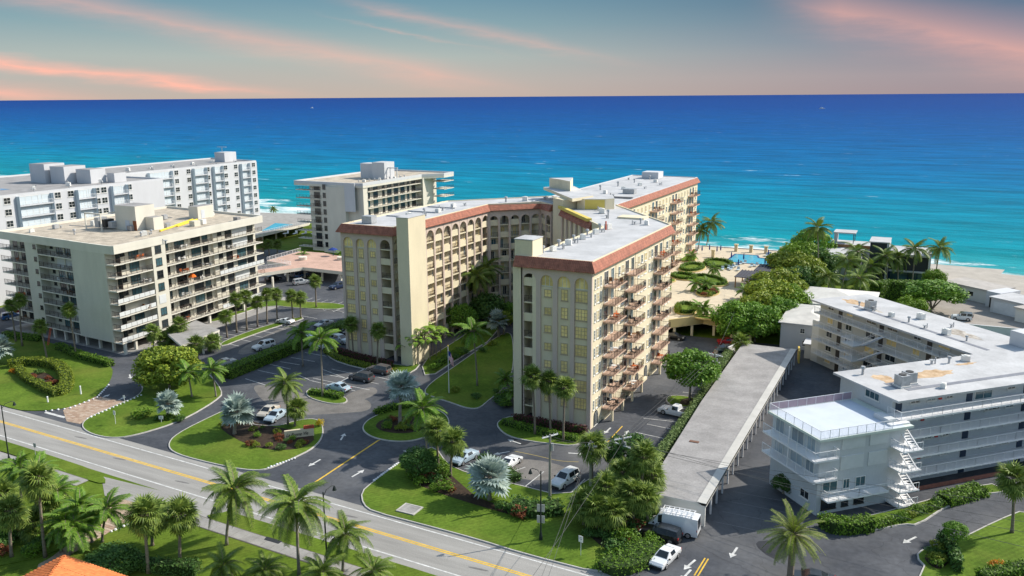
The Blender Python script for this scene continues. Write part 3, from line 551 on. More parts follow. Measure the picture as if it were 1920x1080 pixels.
# ------------------------------------------------------------------ the cream tile-trimmed apartment block
FH = 2.8
def main_building():
    root = empty('apartment_building', (0, 0, 0), 0, 'tall cream apartment block with red tile eaves, arched loggias and white flat roof', 'building')
    # ---- front wing
    fwp = [(-13, .4), (-11.4, .4), (-11.4, 2.8), (-9.75, 2.8), (-9.75, .4), (0, .4), (0, 41.5), (-19.6, 66), (-30, 57), (-11, 33.5), (-11, 4.2), (-13, 4.2)]
    fw = MB().prism(fwp, 0, 25.8).build('front_wing', CREAM, root); fw['label'] = 'front wing with balconies on its sunny side'
    roof_slab(fw, [(-12.9, .5), (-.1, .5), (-.1, 41.4), (-19.6, 65.8), (-29.8, 57), (-11, 33.5), (-11, 4.2), (-12.9, 4.2)], 26.0, None, .22, CREAM)
    mansard(fw, [(-12.7, 0), (0, 0), (0, 41.5), (-1.3, 43.2)]); mansard(fw, [(-28.6, 55.2), (-15, 38.4)])
    pen = MB().prism([(-13.02, .7), (-10.0, .7), (-10.0, 4.4), (-13.02, 4.4)], 24.9, 28.6).build('stair_tower', CREAM, fw)
    MB().prism([(-13.1, .62), (-9.92, .62), (-9.92, 4.48), (-13.1, 4.48)], 28.6, 28.75).build('roof', ROOFW, fw)
    P0, P1 = (-13, .4), (0, .4); W = 13.0
    MB().box(-13.01, -11.4, .0, .41, 0, 24.63).build('wall_strip', CREAM, fw)
    def pier(x0, x1): MB().box(x0, x1, 0, .42, 0, 24.63).build('pier', MAUVE, fw)
    px = [(-11.62, -11.28), (-9.1, -8.38), (-6.3, -5.6), (-3.45, -2.8), (-.65, -.003)]
    for a, b in px: pier(a, b)
    MB().box(-9.75, -9.1, .05, .42, 0, 24.63).build('wall_strip', CREAM, fw)
    bays = [(-8.38, -6.3), (-5.6, -3.45), (-2.8, -.65)]
    for a, b in bays:
        put('arch', arch_me(b - a, 22.6, 24.63, .42, MAUVE), fw, ((a + b) / 2, .42, 22.6)); put('arched_window', lunette_me(b - a - .1, 1.95, GLASSY), fw, ((a + b) / 2, .4, 21.9))
        MB().box(a, b, .3, .42, 0, 21.75).build('wall_panel', SAGE, fw)
    put('arch', arch_me(2.18, 22.6, 24.63, .42, MAUVE), fw, (-10.19, .42, 22.6))
    for k in range(7):
        zc = 3.9 + FH * k
        put('window', win_me(1.15, 1.15, 2, 2, TANF, GLASSY), fw, (-7.25, .3, zc - .5)); put('window', win_me(1.1, 1.75, 2, 3, TANF, GLASSY), fw, (-4.5, .3, zc - .85)); put('window', win_me(2.0, 1.8, 4, 3, TANF, GLASSY), fw, (-1.72, .3, zc - .85))
    for k in range(1, 9):
        z = FH * k - .5
        MB().box(-11.35, -9.75, .3, 2.9, z - .2, z).build('landing', CREAM, fw)
        if k % 2 == 0: MB().box(-11.28, -9.76, .22, .42, z - .25, z + 1.05).build('landing_wall', CREAM, fw)
        else: put('railing', rail_me(1.5, 1.0), fw, (-10.5, .4, z))
    # sunny side: windows, doors and staggered balconies
    S0, S1 = (0, .4), (0, 41.5)
    PINK = mat('balcony_floor', (0.52, 0.36, 0.27), .8, .1, .8)
    for k in range(8):
        z = FH * k + 2.3 + .6
        if k == 7: z = 22.0
        fl = FH * k + 2.0
        for s, ww in ((.9, .5), (2.1, .85), (3.3, .5)): on_wall('window', win_me(ww, 1.55, 1 if ww < .6 else 2, 3, None, GLASSY if ww > .6 else GLASSB), fw, S0, S1, s, z - .1)
        for s, ww in ((11.6, .8), (13.3, .9), (21.5, .9), (23.2, .9), (25.2, 1.3), (27.6, .9), (29.0, .9), (38.3, 1.2), (40.2, .8)): on_wall('window', win_me(ww, 1.4, 2, 2, None, GLASSY if (k + int(s)) % 3 else GLASSB), fw, S0, S1, s, z)
        for s, ww, gl in ((5.6, 1.7, GLASSD), (8.4, 1.3, GLASSB), (15.4, 1.6, GLASSD), (18.2, 1.4, GLASSB), (31.3, 1.8, GLASSD), (34.3, 1.4, GLASSB)): on_wall('balcony_door', door_me(ww, 2.15, 2, WFRAME, gl), fw, S0, S1, s, fl + .02)
        if k < 7 or True:
            balcony(fw, S0, S1, 4.4, 9.8, fl, 2.0, PINK, gap=.22)
            balcony(fw, S0, S1, 14.3, 19.6, fl + (.0), 2.0, PINK, gap=.22); balcony(fw, S0, S1, 30.0, 35.8, fl, 1.9, PINK, gap=.22)
        for s in (7.2, 16.9, 33.0):
            if rnd.random() < .75: put('patio_set', patio(rnd.randrange(4)), fw, (rnd.uniform(.9, 1.2), s + .4 + rnd.uniform(-.5, .5), fl), rnd.uniform(0, 6))
        for s in (10.3, 20.0, 36.2): MB().box(0, .06, s, s + .12, fl - .1, fl + 2.5).build('wall_rib', CREAM, fw)
    for s in (1.9, 22.0, 27.0): on_wall('arched_opening', lunette_me(1.9, 2.4, GLASSD), fw, S0, S1, s, .05, .01)
    for a, b in ((4.4, 9.8), (14.3, 19.6), (30, 35.8)):
        for s in (a + .2, b - .2): box_part('balcony_column', CREAM, fw, 1.55, 1.9, s + .25, s + .6, 0, 1.8)
    for s in range(5, 41, 6): box_part('planter_wall', CREAM, fw, .02, .5, s, s + 4, 0, .5)
    vents(fw, [(-10.2 + (i % 3) * .8, 5 + i * 2.1) for i in range(14)] + [(-7, 39), (-6, 41), (-4.5, 40), (-14, 45), (-15.5, 49), (-18, 52), (-20, 55)], 26.0)
    box_part('pipe', mat('red_pipe', (.5, .1, .05)), fw, -9.5, -9.3, 31, 31.2, 26, 27.6); box_part('roof_curb', CREAM, fw, -12.5, -7, 46, 49.5, 26.0, 26.35)
    MB().prism([(-16.4, 39.4), (-15.6, 40), (-29, 56.3), (-29.6, 55.7)], 26.0, 26.62).build('roof_ledge', YELW, fw)
    for i in range(5):
        a, b = along((-28.6, 55.2), (-15, 38.4), 1.5 + i * 3.4), along((-28.6, 55.2), (-15, 38.4), 2.0 + i * 3.4)
        MB().prism([a, b, along((-28.6, 55.2), (-15, 38.4), 2.0 + i * 3.4, .4), along((-28.6, 55.2), (-15, 38.4), 1.5 + i * 3.4, .4)], 0, 24.63).build('pier', MAUVE, fw)
    # ---- hub towers
    hub = MB().prism([(-31.8, 58), (-28.1, 55), (-25.7, 58), (-29.4, 61.5)], 0, 28.0).build('lift_tower', CREAM, root)
    for t in (.15, .38, .61, .84): MB().prism([along((-28.1, 55), (-25.7, 58), t * 3.84 - .18, .3), along((-28.1, 55), (-25.7, 58), t * 3.84 + .18, .3), along((-28.1, 55), (-25.7, 58), t * 3.84 + .18, -.1), along((-28.1, 55), (-25.7, 58), t * 3.84 - .18, -.1)], 0, 25).build('rib', MAUVE, hub)
    MB().prism([(-40.58, 72.32), (-25.04, 52.83), (-23.13, 60.11), (-34.79, 77.4)], 28.0, 28.65, ktop=1).build('tower_cap', [CREAM, ROOFW], hub)
    MB().prism([(-38.89, 71.98), (-34.18, 75.26), (-31, 66), (-35.5, 70)], 28.655, 30.9, ktop=1).build('machine_room', [CREAM, ROOFW], hub)
    MB().prism([(-25.6, 56.9), (-23.6, 56.1), (-19.4, 57.9), (-18.0, 59.6), (-20.5, 65.5), (-27, 65)], 25.9, 28.3, ktop=1).build('bulkhead', [CREAM, ROOFW], hub)
    a, b = (-23.6, 56.1), (-19.4, 57.9)
    MB().prism([along(a, b, .15, .04), along(a, b, 4.4, .04), along(a, b, 4.4, -.1), along(a, b, .15, -.1)], 26.1, 28.1).build('yellow_panel', YELW, hub)
    # ---- left wing
    lwp = [(-58.5, 16.9), (-49.3, 16.9), (-49.3, 19.5), (-46.5, 19.5), (-46.5, 21.2), (-47.9, 21.2), (-47.9, 55.6), (-38.4, 65.1), (-37.4, 65.1), (-33, 61.4), (-29, 66), (-40, 76), (-58.5, 57)]
    lw = MB().prism(lwp, 0, 25.82).build('left_wing', CREAM, root); lw['label'] = 'left wing with arcaded loggias bending towards the lift tower'
    roof_slab(lw, [(-58.4, 17), (-46.6, 17), (-46.6, 55), (-37.5, 63.9), (-33, 60.2), (-29, 66), (-40, 75.9), (-58.4, 57)], 26.03, None, .19, CREAM)
    mansard(lw, [(-58.5, 20.5), (-58.5, 16.5), (-46.5, 16.5), (-46.5, 19.3)]); mansard(lw, [(-46.5, 21.4), (-46.5, 55), (-37.5, 64), (-33, 60)])
    box_part('stair_tower', CREAM, lw, -44.6, -42, 15.3, 21.2, 0, 28.3); box_part('tower_link', CREAM, lw, -46.6, -44.5, 19.5, 21.19, 0, 24.5); box_part('roof', ROOFW, lw, -44.65, -41.95, 15.25, 21.25, 28.3, 28.42)
    X0, W = -58.5, 12.0; fr = lambda t: X0 + W * t
    for a, b in ((0, .045), (.235, .295), (.455, .515), (.69, .765), (.955, .9995)): MB().box(fr(a), fr(b), 16.5, 16.92, 0, 24.63).build('pier', MAUVE, lw)
    for (a, b), kind in (((.045, .235), 2), ((.295, .455), 1), ((.515, .69), 0)):
        xa, xb = fr(a), fr(b); put('arch', arch_me(xb - xa, 22.6, 24.63, .42, MAUVE), lw, ((xa + xb) / 2, 16.92, 22.6)); put('arched_window', lunette_me(xb - xa - .1, 1.95, GLASSY), lw, ((xa + xb) / 2, 16.9, 21.9))
        MB().box(xa, xb, 16.8, 16.92, 0, 21.75).build('wall_panel', SAGE, lw)
        for k in range(7):
            zc = 3.9 + FH * k; me, h = ((win_me(1.15, 1.15, 2, 2, TANF, GLASSY), 1.15), (win_me(1.1, 1.75, 2, 3, TANF, GLASSY), 1.75), (win_me(1.95, 1.8, 4, 3, TANF, GLASSY), 1.8))[kind]
            put('window', me, lw, ((xa + xb) / 2, 16.8, zc - h / 2))
    put('arch', arch_me(fr(.955) - fr(.765), 22.6, 24.63, .42, MAUVE), lw, ((fr(.765) + fr(.955)) / 2, 16.92, 22.6))
    q = put('arch', arch_me(2.4, 22.6, 24.63, .42, CREAM), lw, (-46.92, 18.2, 22.6), math.pi / 2)
    for k in range(1, 9):
        z = FH * k - .5; MB().box(-49.3, -46.6, 16.6, 19.5, z - .2, z).build('landing', CREAM, lw)
        MB().box(fr(.765), fr(.955), 16.6, 16.8, z, z + 1.0).build('landing_wall', SAGE, lw) if k % 2 else put('railing', rail_me(2.2, 1.0), lw, (fr(.86), 16.8, z))
        MB().box(-46.72, -46.56, 17.0, 19.4, z, z + 1.0).build('landing_wall', CREAM, lw) if k % 2 == 0 else put('railing', rail_me(2.3, 1.0), lw, (-46.64, 18.2, z), math.pi / 2)
    def arcade(P0, P1, nb, parity=0):
        L_ = dist(P0, P1); w_ = L_ / nb
        for i in range(nb + 1): on_wall('pier', cached('apier', lambda: MB().box(-.24, .24, -.12, .35, 0, 24.63).mesh('pier', MAUVE)), lw, P0, P1, min(max(i * w_, .25), L_ - .25), 0)
        ow = w_ - .48
        for i in range(nb):
            s = (i + .5) * w_; on_wall('arch', arch_me(ow, 22.4, 24.63, .3, MAUVE), lw, P0, P1, s, 22.4, -.15)
            for k in range(8):
                z = FH * k - .1 + (2.0 if False else 0) + 1.9
                on_wall('floor_slab', cached(('fs', round(ow, 2)), lambda: MB().box(-ow / 2, ow / 2, 0, 1.45, -.22, 0).mesh('floor_slab', CREAM)), lw, P0, P1, s, z)
                if (i + k + parity) % 2: on_wall('parapet', cached(('pp', round(ow, 2)), lambda: MB().box(-ow / 2, ow / 2, .04, .2, 0, 1.1).mesh('parapet', CREAM)), lw, P0, P1, s, z + .002)
                else: on_wall('railing', rail_me(ow, 1.0), lw, P0, P1, s, z, -.1)
                on_wall('balcony_door', door_me(1.15 if (i + k) % 2 else .9, 2.05, 2, WFRAME, (GLASSY, GLASSD, GLASSB)[(i * 3 + k) % 3]), lw, P0, P1, s + .35 * ((i + k) % 3 - 1), z + .02, -1.4)
    arcade((-46.5, 21.4), (-46.5, 55), 10, 1); arcade((-46.5, 55), (-37.5, 64), 5); arcade((-37.5, 64), (-33, 60), 2)
    vents(lw, [(-50 - (i % 2) * 1.5, 27 + i * 3.0) for i in range(9)] + [(-45, 61), (-42, 65), (-38, 68), (-54, 20.5)], 26.03)
    box_part('air_handler', STEEL, lw, -55.5, -53.2, 19.5, 21.3, 26.1, 27.5)
    for y in (30, 38, 46): box_part('roof_curb', ROOFW, lw, -57, -50, y, y + .25, 26.03, 26.3)
    # ---- far wing towards the sea
    far = MB().prism([(-40, 64), (-19.6, 64), (-19.6, 137), (-40, 137)], 0, 25.84).build('sea_wing', CREAM, root)
    roof_slab(far, [(-39.9, 64.1), (-19.7, 64.1), (-19.7, 136.9), (-39.9, 136.9)], 26.06, None, .16, WHITEW)
    mansard(far, [(-19.6, 66.5), (-19.6, 137), (-26, 137)])
    F0, F1 = (-19.6, 64), (-19.6, 137)
    for k in range(8):
        z = FH * k + 2.9 if k < 7 else 22.0; fl = FH * k + 2.0
        for s in range(5, 72, 3):
            if 8 < (s % 18) < 17: on_wall('balcony_door', door_me(1.5, 2.1, 2, WFRAME, GLASSB if s % 2 else GLASSD), far, F0, F1, s, fl + .02)
            else: on_wall('window', win_me(1.0, 1.45, 2, 2, None, GLASSB if (s + k) % 3 else GLASSY), far, F0, F1, s, z)
        for s in (26.5, 44.5, 62.5):
            balcony(far, F0, F1, s, s + 6.5, fl, 1.9, PINK, gap=.3)
            if k % 2: put('patio_set', patio((k + int(s)) % 4), far, (-18.5, 64 + s + 3, fl), 1)
    vents(far, [(-36 + (i * 5 % 14), 72 + i * 3.6) for i in range(16)], 26.06)
    box_part('air_handler', STEEL, far, -26, -23, 88, 90, 26.1, 27.3); box_part('stair_head', WHITEW, far, -34, -29, 128, 133, 26.1, 28.0); box_part('expansion_curb', GREYR, far, -39, -20, 78, 78.6, 26.06, 26.5)
    # ground-floor service doorway, arched, on the corner
    return root
main_building()
# ------------------------------------------------------------------ beige block on stilts, left of the cream block
def fill_box(parent, name, m, corner, sx, sy, z0, z1, ktop=None):
    """box from its right-front corner, reaching sx to the left and sy to the back"""
    x, y = corner; b = MB(); b.prism([(x - sx, y), (x, y), (x, y + sy), (x - sx, y + sy)], z0, z1, ktop=1 if ktop else None)
    return b.build(name, [m, ktop] if ktop else m, parent)
def railing_on(parent, P0, P1, s0, s1, z, m=None, h=1.05, d=-.06, gap=.2, panel=None): return on_wall('railing', rail_me(s1 - s0, h, m, gap, panel), parent, P0, P1, (s0 + s1) / 2, z, d)
def slab_run(parent, P0, P1, s0, s1, z, dep, m, th=.22): return on_wall('balcony_slab', cached(('run', round(s1 - s0, 2), round(dep, 2), m.name, th), lambda: MB().box(-(s1 - s0) / 2, (s1 - s0) / 2, 0, dep, -th, 0).mesh('balcony_slab', m)), parent, P0, P1, (s0 + s1) / 2, z)
def stilt_building():
    root = empty('apartment_building', (-118, 20, 0), 0, 'beige balconied apartment block on stilts with brown gravel roof and rooftop machine room', 'building')
    O = Vector((-118, 20))
    def T(p): return (p[0] - O.x, p[1] - O.y)
    FL = (T((-139, .2)), T((-98.5, -3.2))); RL = (T((-98.5, -3.2)), T((-102.6, 43)))
    f = lambda s, d: along(*FL, s, d); r = lambda s, d: along(*RL, s, d)
    core = [f(0, -2.3), f(10, -2.3), f(10, 0), f(14.5, 0), f(14.5, -2), f(27, -2), f(27, .25), f(38.2, .25), f(38.2, -1.9), r(1.95, -2), r(10, -2), r(10, .02), r(13.8, .02), r(13.8, -2), r(30, -2), r(30, -1.4), r(42, -1.4), r(42, -2.2), r(46, -2.2), T((-139, 47))]
    MB().prism(core, 2.2, 20.6).build('wall', BEIGE, root)
    MB().prism([f(4, -6), f(34, -6), r(30, -6), T((-136, 44))], 0, 2.2).build('garage_wall', mat('dark_plaster', (.22, .2, .17)), root)  # garage wall in darker plaster than the storeys above
    outer = [f(0, .1), f(27, .1), f(27, .3), f(38.4, .3), f(40.3, .12), r(.2, .12), r(46.3, .12), T((-139.2, 47.2))]
    MB().prism(outer, 20.4, 21.6).build('fascia', BEIGE2, root)
    MB().face([(x, y, 21.61) for x, y in ccw(outer)]).build('gravel_deck', GRAVEL, root)
    strip(MB(), ccw(outer), [(-.35, 21.5), (-.35, 22.1), (.015, 22.1), (.015, 21.2)], True).build('parapet', BEIGE2, root)
    zs = [2.4 + 2.65 * k for k in range(7)]
    for k, z in enumerate(zs):
        for (L_, s0, s1, dep) in ((FL, 0, 9.9, 2.4), (FL, 14.6, 26.9, 2.1), (RL, .0, 9.9, 2.1), (RL, 13.9, 29.9, 2.1), (RL, 29.95, 46, 2.3)):
            slab_run(root, *L_, s0, s1, z, dep, BEIGE2); railing_on(root, *L_, s0 + .05, s1 - .05, z, RAILD, panel=PANEL if (L_ is RL and s0 < 1 and k < 4) or (s0 > 29 and k in (0, 3)) else None)
        slab_run(root, *FL, 36.3, 40.55, z + .003, 2.2, BEIGE2); railing_on(root, *FL, 36.3, 40.5, z)
        on_wall('railing', rail_me(1.9, 1.05), root, *[f(36.35, -2), f(36.35, 0)], .95, z)
        for s in (2.2, 5.2, 8): on_wall('balcony_door', door_me(1.6 if s != 5.2 else 1.9, 2.15, 2), root, f(0, -2.3), f(10, -2.3), s, z + .02)
        for s, ww in ((2.9 - .9, 1.0),): on_wall('window', win_me(ww, 1.0, 2, 2, DFRAME), root, f(14.5, -2), f(27, -2), s, z + 1.0)
        if k in (1, 5): on_wall('storm_shutter', cached('shut', lambda: MB().box(-4.2, 4.2, -.06, 0, 0, 2.35).mesh('storm_shutter', PANEL)), root, f(14.5, -2), f(27, -2), 7.8, z + .02)
        else:
            for s in (5.0, 8.2, 11.2): on_wall('balcony_door', door_me(2.6 if s < 11 else 2.1, 2.2, 3, None, GLASSD if k % 2 else GLASSB), root, f(14.5, -2), f(27, -2), s, z + .02)
        for s in (6.6, 9.8): on_wall('column', cached('col_a', lambda: MB().box(-.16, .16, -.2, 0, 0, 2.42).mesh('column', BEIGE2)), root, f(14.5, -2), f(27, -2), s, z)
        on_wall('window', win_me(1.0, .9, 2, 2, DFRAME), root, f(10, 0), f(14.5, 0), 3.6, z + 1.0)
        if k != 2:
            on_wall('balcony_door', door_me(2.6, 2.2, 3, None, GLASSB), root, r(0, -2), r(10, -2), 7.0, z + .02); on_wall('window', win_me(1.5, 1.2, 2, 1, DFRAME), root, r(0, -2), r(10, -2), 4.0, z + .95)
        on_wall('balcony_door', door_me(1.4, 2.2, 2), root, f(38.2, -1.95), (f(38.2, -1.95)[0] + 4, f(38.2, -1.95)[1]), .9, z + .02, .03)
        on_wall('window', win_me(1.7, 1.6, 2, 2, DFRAME, GLASSB if k % 2 else GLASSD), root, *[r(10, .02), r(13.8, .02)], 1.7, z + .45) if k != 2 else on_wall('storm_shutter', cached('shut2', lambda: MB().box(-.95, .95, -.08, 0, 0, 1.8).mesh('storm_shutter', PANEL)), root, r(10, .02), r(13.8, .02), 1.7, z + .35)
        for s in (2.0, 6.2, 11.2, 14.2): on_wall('balcony_door', door_me(3.0 if s > 2 and s < 12 else 1.8, 2.2, 3, None, GLASSB if (k + int(s)) % 4 == 0 else GLASSD), root, r(13.8, -2), r(30, -2), s, z + .02)
        for s in (4.2, 8.9): on_wall('column', cached('col_a', None), root, r(13.8, -2), r(30, -2), s, z)
        on_wall('window', win_me(1.4, 1.2, 2, 1, DFRAME), root, r(30, -1.4), r(42, -1.4), 2.2, z + .95); on_wall('balcony_door', door_me(2.2, 2.25, 2), root, r(30, -1.4), r(42, -1.4), 5.2, z + .02)
        if k in (0, 2, 5, 6): on_wall('storm_shutter', cached('shut3', lambda: MB().box(-2.6, 2.6, -.06, 0, 0, 2.35).mesh('storm_shutter', PANEL)), root, r(30, -1.4), r(42, -1.4), 9.2, z + .02)
        else: on_wall('balcony_door', door_me(3.2, 2.2, 3, None, GLASSB), root, r(30, -1.4), r(42, -1.4), 9.5, z + .02); on_wall('balcony_door', door_me(2.2, 2.2, 2), root, r(30, -1.4), r(42, -1.4), 12.6, z + .02)
        on_wall('balcony_door', door_me(2.2, 2.2, 2), root, r(42, -2.2), r(46, -2.2), 2, z + .02)
        for s, L_ in ((8, RL), (20, RL), (26, RL), (36, RL), (22, FL), (5, FL)):
            if rnd.random() < .6: p = along(*L_, s + rnd.uniform(-1, 1), -.9); put('patio_set', patio(rnd.randrange(4)), root, (*p, z), rnd.uniform(0, 6), .95)
    put('patio_umbrella', MB().tube([(0, 0, 0), (0, 0, 1.9)], .03, 5).tube([(0, 0, 1.2), (0, 0, 1.7), (0, 0, 2.05)], [.9, .55, .05], 8).mesh('patio_umbrella', mat('orange_cloth', (.75, .16, .02))), root, (*r(22, -1), zs[3]))
    for L_, ss in ((FL, (16, 20, 24, 27.5, 32, 36.5, 40.2)), (RL, (4, 9, 15, 21, 26, 32, 38, 44))):
        for s in ss: on_wall('stilt_column', cached('stilt', lambda: MB().box(-.25, .25, 0, .5, 0, 2.2).mesh('stilt_column', BEIGE2)), root, *L_, s, 0, -.5 if L_ is FL else -.5)
    # roof-top rooms and plant
    c = T((-112.97, 14.95))
    fill_box(root, 'machine_room', BEIGE2, c, 6.5, 5.2, 21.615, 27.0, GREYR); fill_box(root, 'machine_room', BEIGE2, (c[0] + 2.6, c[1] + 2.4), 2.55, 2.7, 21.615, 24.4, GREYR)
    for i, x in enumerate((.5, 1.5)): box_part('door', [mat('door_pale', (.55, .58, .62)), mat('door_rust', (.25, .09, .04))][i], root, c[0] - 4.6 + x * 2.4, c[0] - 3.2 + x * 2.2, c[1] - .06, c[1], 21.62, 23.8)
    for dx, dy in ((-7, -3.4), (-12, -3.4), (-7, 2.5)): box_part('steel_post', BEIGE2, root, c[0] + dx - .12, c[0] + dx + .12, c[1] + dy - .12, c[1] + dy + .12, 21.615, 25.2)
    box_part('steel_beam', BEIGE2, root, c[0] - 12.1, c[0] - 6.9, c[1] - 3.55, c[1] - 3.25, 25.2, 25.5); box_part('steel_beam', BEIGE2, root, c[0] - 7.15, c[0] - 6.85, c[1] - 3.24, c[1] + 3, 25.2, 25.5)
    for i in range(3): box_part('cooling_unit', [STEEL, DFRAME, STEEL][i], root, c[0] - 11 + i * 1.7, c[0] - 9.7 + i * 1.7, c[1] - 2 + i * .4, c[1] + .4 + i * .4, 22.1, 24.2 - i * .4)
    c2 = T((-114.68, 34.27)); fill_box(root, 'stair_head', BEIGE2, c2, 3.0, 5.0, 21.615, 24.6, GREYR); box_part('door', mat('door_pale', (.55, .58, .62)), root, c2[0], c2[0] + .05, c2[1] + 1, c2[1] + 2.1, 21.65, 23.7)
    fill_box(root, 'duct_housing', BEIGE, T((-106.05, 24.87)), 1.6, 1.8, 21.615, 22.8)
    YP = mat('yellow_pipe', (.75, .55, .06)); a, b = Vector((*T((-107.09, 16.02)), 21.8)), Vector((*T((-114.25, 32.7)), 21.8))
    MB().tube([a, a.lerp(b, .45)], .22, 6).build('yellow_pipe', YP, root); MB().tube([a.lerp(b, .4) + Vector((.8, 0, 0)), b + Vector((.8, 0, 0))], .22, 6).build('yellow_pipe', YP, root); MB().tube([a.lerp(b, .4) + Vector((-.6, .6, 0)), b + Vector((-.6, 0, 0))], .18, 6).build('yellow_pipe', YP, root)
    vents(root, [T(q) for q in ((-105.32, 9.54), (-105.98, 10.79), (-105.94, 11.59), (-106.29, 13.01), (-117.35, 38.21), (-117.35, 39.25), (-117.35, 40.3), (-116.61, 40.63), (-132.86, 10.46), (-121.12, 5.66), (-132.58, 3.82), (-93.43, 4.65))], 21.62)
    for i in range(9): x_, y_ = T((-133 + i * 3.6, 9 + (i * 7 % 30))); box_part('cooling_unit', (STEEL, WFRAME, GREYR)[i % 3], root, x_, x_ + .9 + .2 * (i % 3), y_, y_ + 1.1, 21.7, 22.6 + .15 * (i % 2))
    for i in range(3): MB().tube([(*T((-134, 14 + i * 9)), 21.75), (*T((-122, 15 + i * 9)), 21.75)], .08, 5).build('conduit', STEEL, root)
    # entrance canopy
    cx = T((-85.82, 1.4)); MB().prism([T((-93.28, 3.14)), T((-83.33, -2.23)), T((-85.19, 9.58)), T((-95.57, 13.23))], 3.2, 3.6, ktop=1).build('entrance_canopy', [BEIGE2, CONC], root)
    for q in ((-83.31, -2.28), (-84.92, 8.7), (-84.29, 3.79)): p = T(q); box_part('canopy_post', BEIGE2, root, p[0] - .35, p[0] - .05, p[1] + .25, p[1] + .55, 0, 3.2)
    return root
stilt_building()
structure(flat('forecourt', [(-104, -2.8), (-98.2, -3.4), (-96.5, 12), (-98, 50), (-104, 50)], .02, CONC)); structure(flat('forecourt', [(-140, -.5), (-104, -2.8), (-104, 3), (-140, 6)], .021, CONC))
# orange access ladder against the stilts
ld = MB()
for dx in (-.2, .2): ld.tube([(dx, 0, 0), (dx + .35, .9, 3.6)], .06, 6)
for i in range(9): t = (i + .5) / 9; ld.tube([(-.2 + .35 * t, .9 * t, 3.6 * t), (.2 + .35 * t, .9 * t, 3.6 * t)], .04, 5)
tag(ld.build('ladder', mat('orange_steel', (.55, .10, .04), .5), None, (*(-118.67, -5.3), .12)), 'orange ladder leaning up to the first balcony of the beige stilted block', 'ladder')
# ------------------------------------------------------------------ white block far left
def white_building():
    root = empty('apartment_building', (-175, 60, 0), 0, 'long white apartment block with pale blue balcony bays and grey flat roof', 'building')
    def T(x, y): return (x + 175, y - 60)
    wing = MB().prism([T(-215, -30), T(-162, -30), T(-162, 66.5), T(-187, 66.5), T(-187, 133), T(-215, 138)], 0, 26.6).build('wall', WHITEW, root)
    roof_slab(wing, [T(-214.9, -29.9), T(-162.1, -29.9), T(-162.1, 66.4), T(-187.1, 66.6), T(-187.1, 132.9), T(-214.9, 137.8)], 26.62, GREYR, .45, WHITEW)
    def bay(P0, P1, s0, s1, wide):
        w_ = s1 - s0
        for k in range(9):
            z = 1.2 + 2.85 * k
            if z < 6: continue
            on_wall('balcony_slab', slab_me(w_, .9, .22, WHITEW), wing, P0, P1, (s0 + s1) / 2, z); on_wall('railing', urail_me(w_, .9, 1.0, RAILW, .3), wing, P0, P1, (s0 + s1) / 2, z)
            on_wall('balcony_door', door_me(w_ * .56, 2.2, 3, WFRAME, GLASSD if (k + int(s0)) % 3 else GLASSG), wing, P0, P1, s0 + w_ * .34, z + .05); on_wall('balcony_door', door_me(w_ * .22, 2.2, 1, WFRAME, GLASSD), wing, P0, P1, s0 + w_ * .84, z + .05)
        for s in (s0, s1): on_wall('bay_fin', cached('fin', lambda: MB().prism([(-.12, 0), (.12, 0), (.12, -1.0), (-.12, -.7)], 2, 26.4).mesh('bay_fin', BLUEW)), wing, P0, P1, s, 0)
        on_wall('bay_back', cached(('bb', round(w_, 1)), lambda: MB().box(-w_ / 2, w_ / 2, -.02, 0, 3, 26.2).mesh('bay_back', BLUEW)), wing, P0, P1, (s0 + s1) / 2, 0)
    A = (T(-162, 0), T(-162, 66.5)); B = (T(-187, 66.5), T(-187, 133))
    for k in range(9):
        z = 1.2 + 2.85 * k
        if z < 3: continue
        for s in (4, 11, 18.2, 32, 35.8, 43.8, 46, 54.4): on_wall('window', win_me(1.8, 1.6, 2, 2), wing, *A, s, z + .75)
        for s in (27.9, 33.2, 42, 50.5, 55.5, 64.7): on_wall('window', win_me(1.75, 1.6, 2, 2), wing, *B, s, z + .75)
    for s0, s1 in ((20.7, 30), (37.3, 42.7), (48.2, 53.2)): bay(*A, s0, s1, 1)
    for s0, s1 in ((16, 25.5), (35, 40.8), (44.2, 48.5), (57.7, 61.9)): bay(*B, s0, s1, 0)
    ca = T(-171.8, 47.1); c = (ca[0], ca[1])
    fill_box(wing, 'machine_room', WHITEW, (c[0] + 1, c[1] + 2), 6, 5, 26.63, 30.6, GREYR); fill_box(wing, 'machine_room', WHITEW, (c[0] - 6, c[1] - 1), 6, 7, 26.63, 31.4, GREYR); fill_box(wing, 'machine_room', WHITEW, (c[0] - 13, c[1] - 2), 6.5, 6.5, 26.63, 32.0, GREYR); fill_box(wing, 'stair_head', WHITEW, (c[0] + 4.5, c[1] + 7), 3, 4, 26.63, 29.3, GREYR)
    fill_box(wing, 'machine_room', WHITEW, T(-196, 126), 5, 6, 26.63, 30.2, ROOFW); MB().tube([(*T(-199, 128), 30.2), (*T(-199, 128), 32)], .1, 5).box(T(-201.2, 0)[0], T(-196.8, 0)[0], T(0, 127.8)[1], T(0, 128.2)[1], 32, 32.2).build('antenna', STEEL, wing)
    flat('roof_pool', [(x, y) for x, y in (T(-190, 4), T(-178, 4), T(-178, 30), T(-190, 30))], 26.66, mat('roof_blue', (.12, .25, .42), .4), wing)
    vents(wing, [T(-166 - (i % 3) * 5, 8 + i * 3.4) for i in range(14)] + [T(-190 - (i % 3) * 4, 78 + i * 3.1) for i in range(16)], 26.63)
white_building()
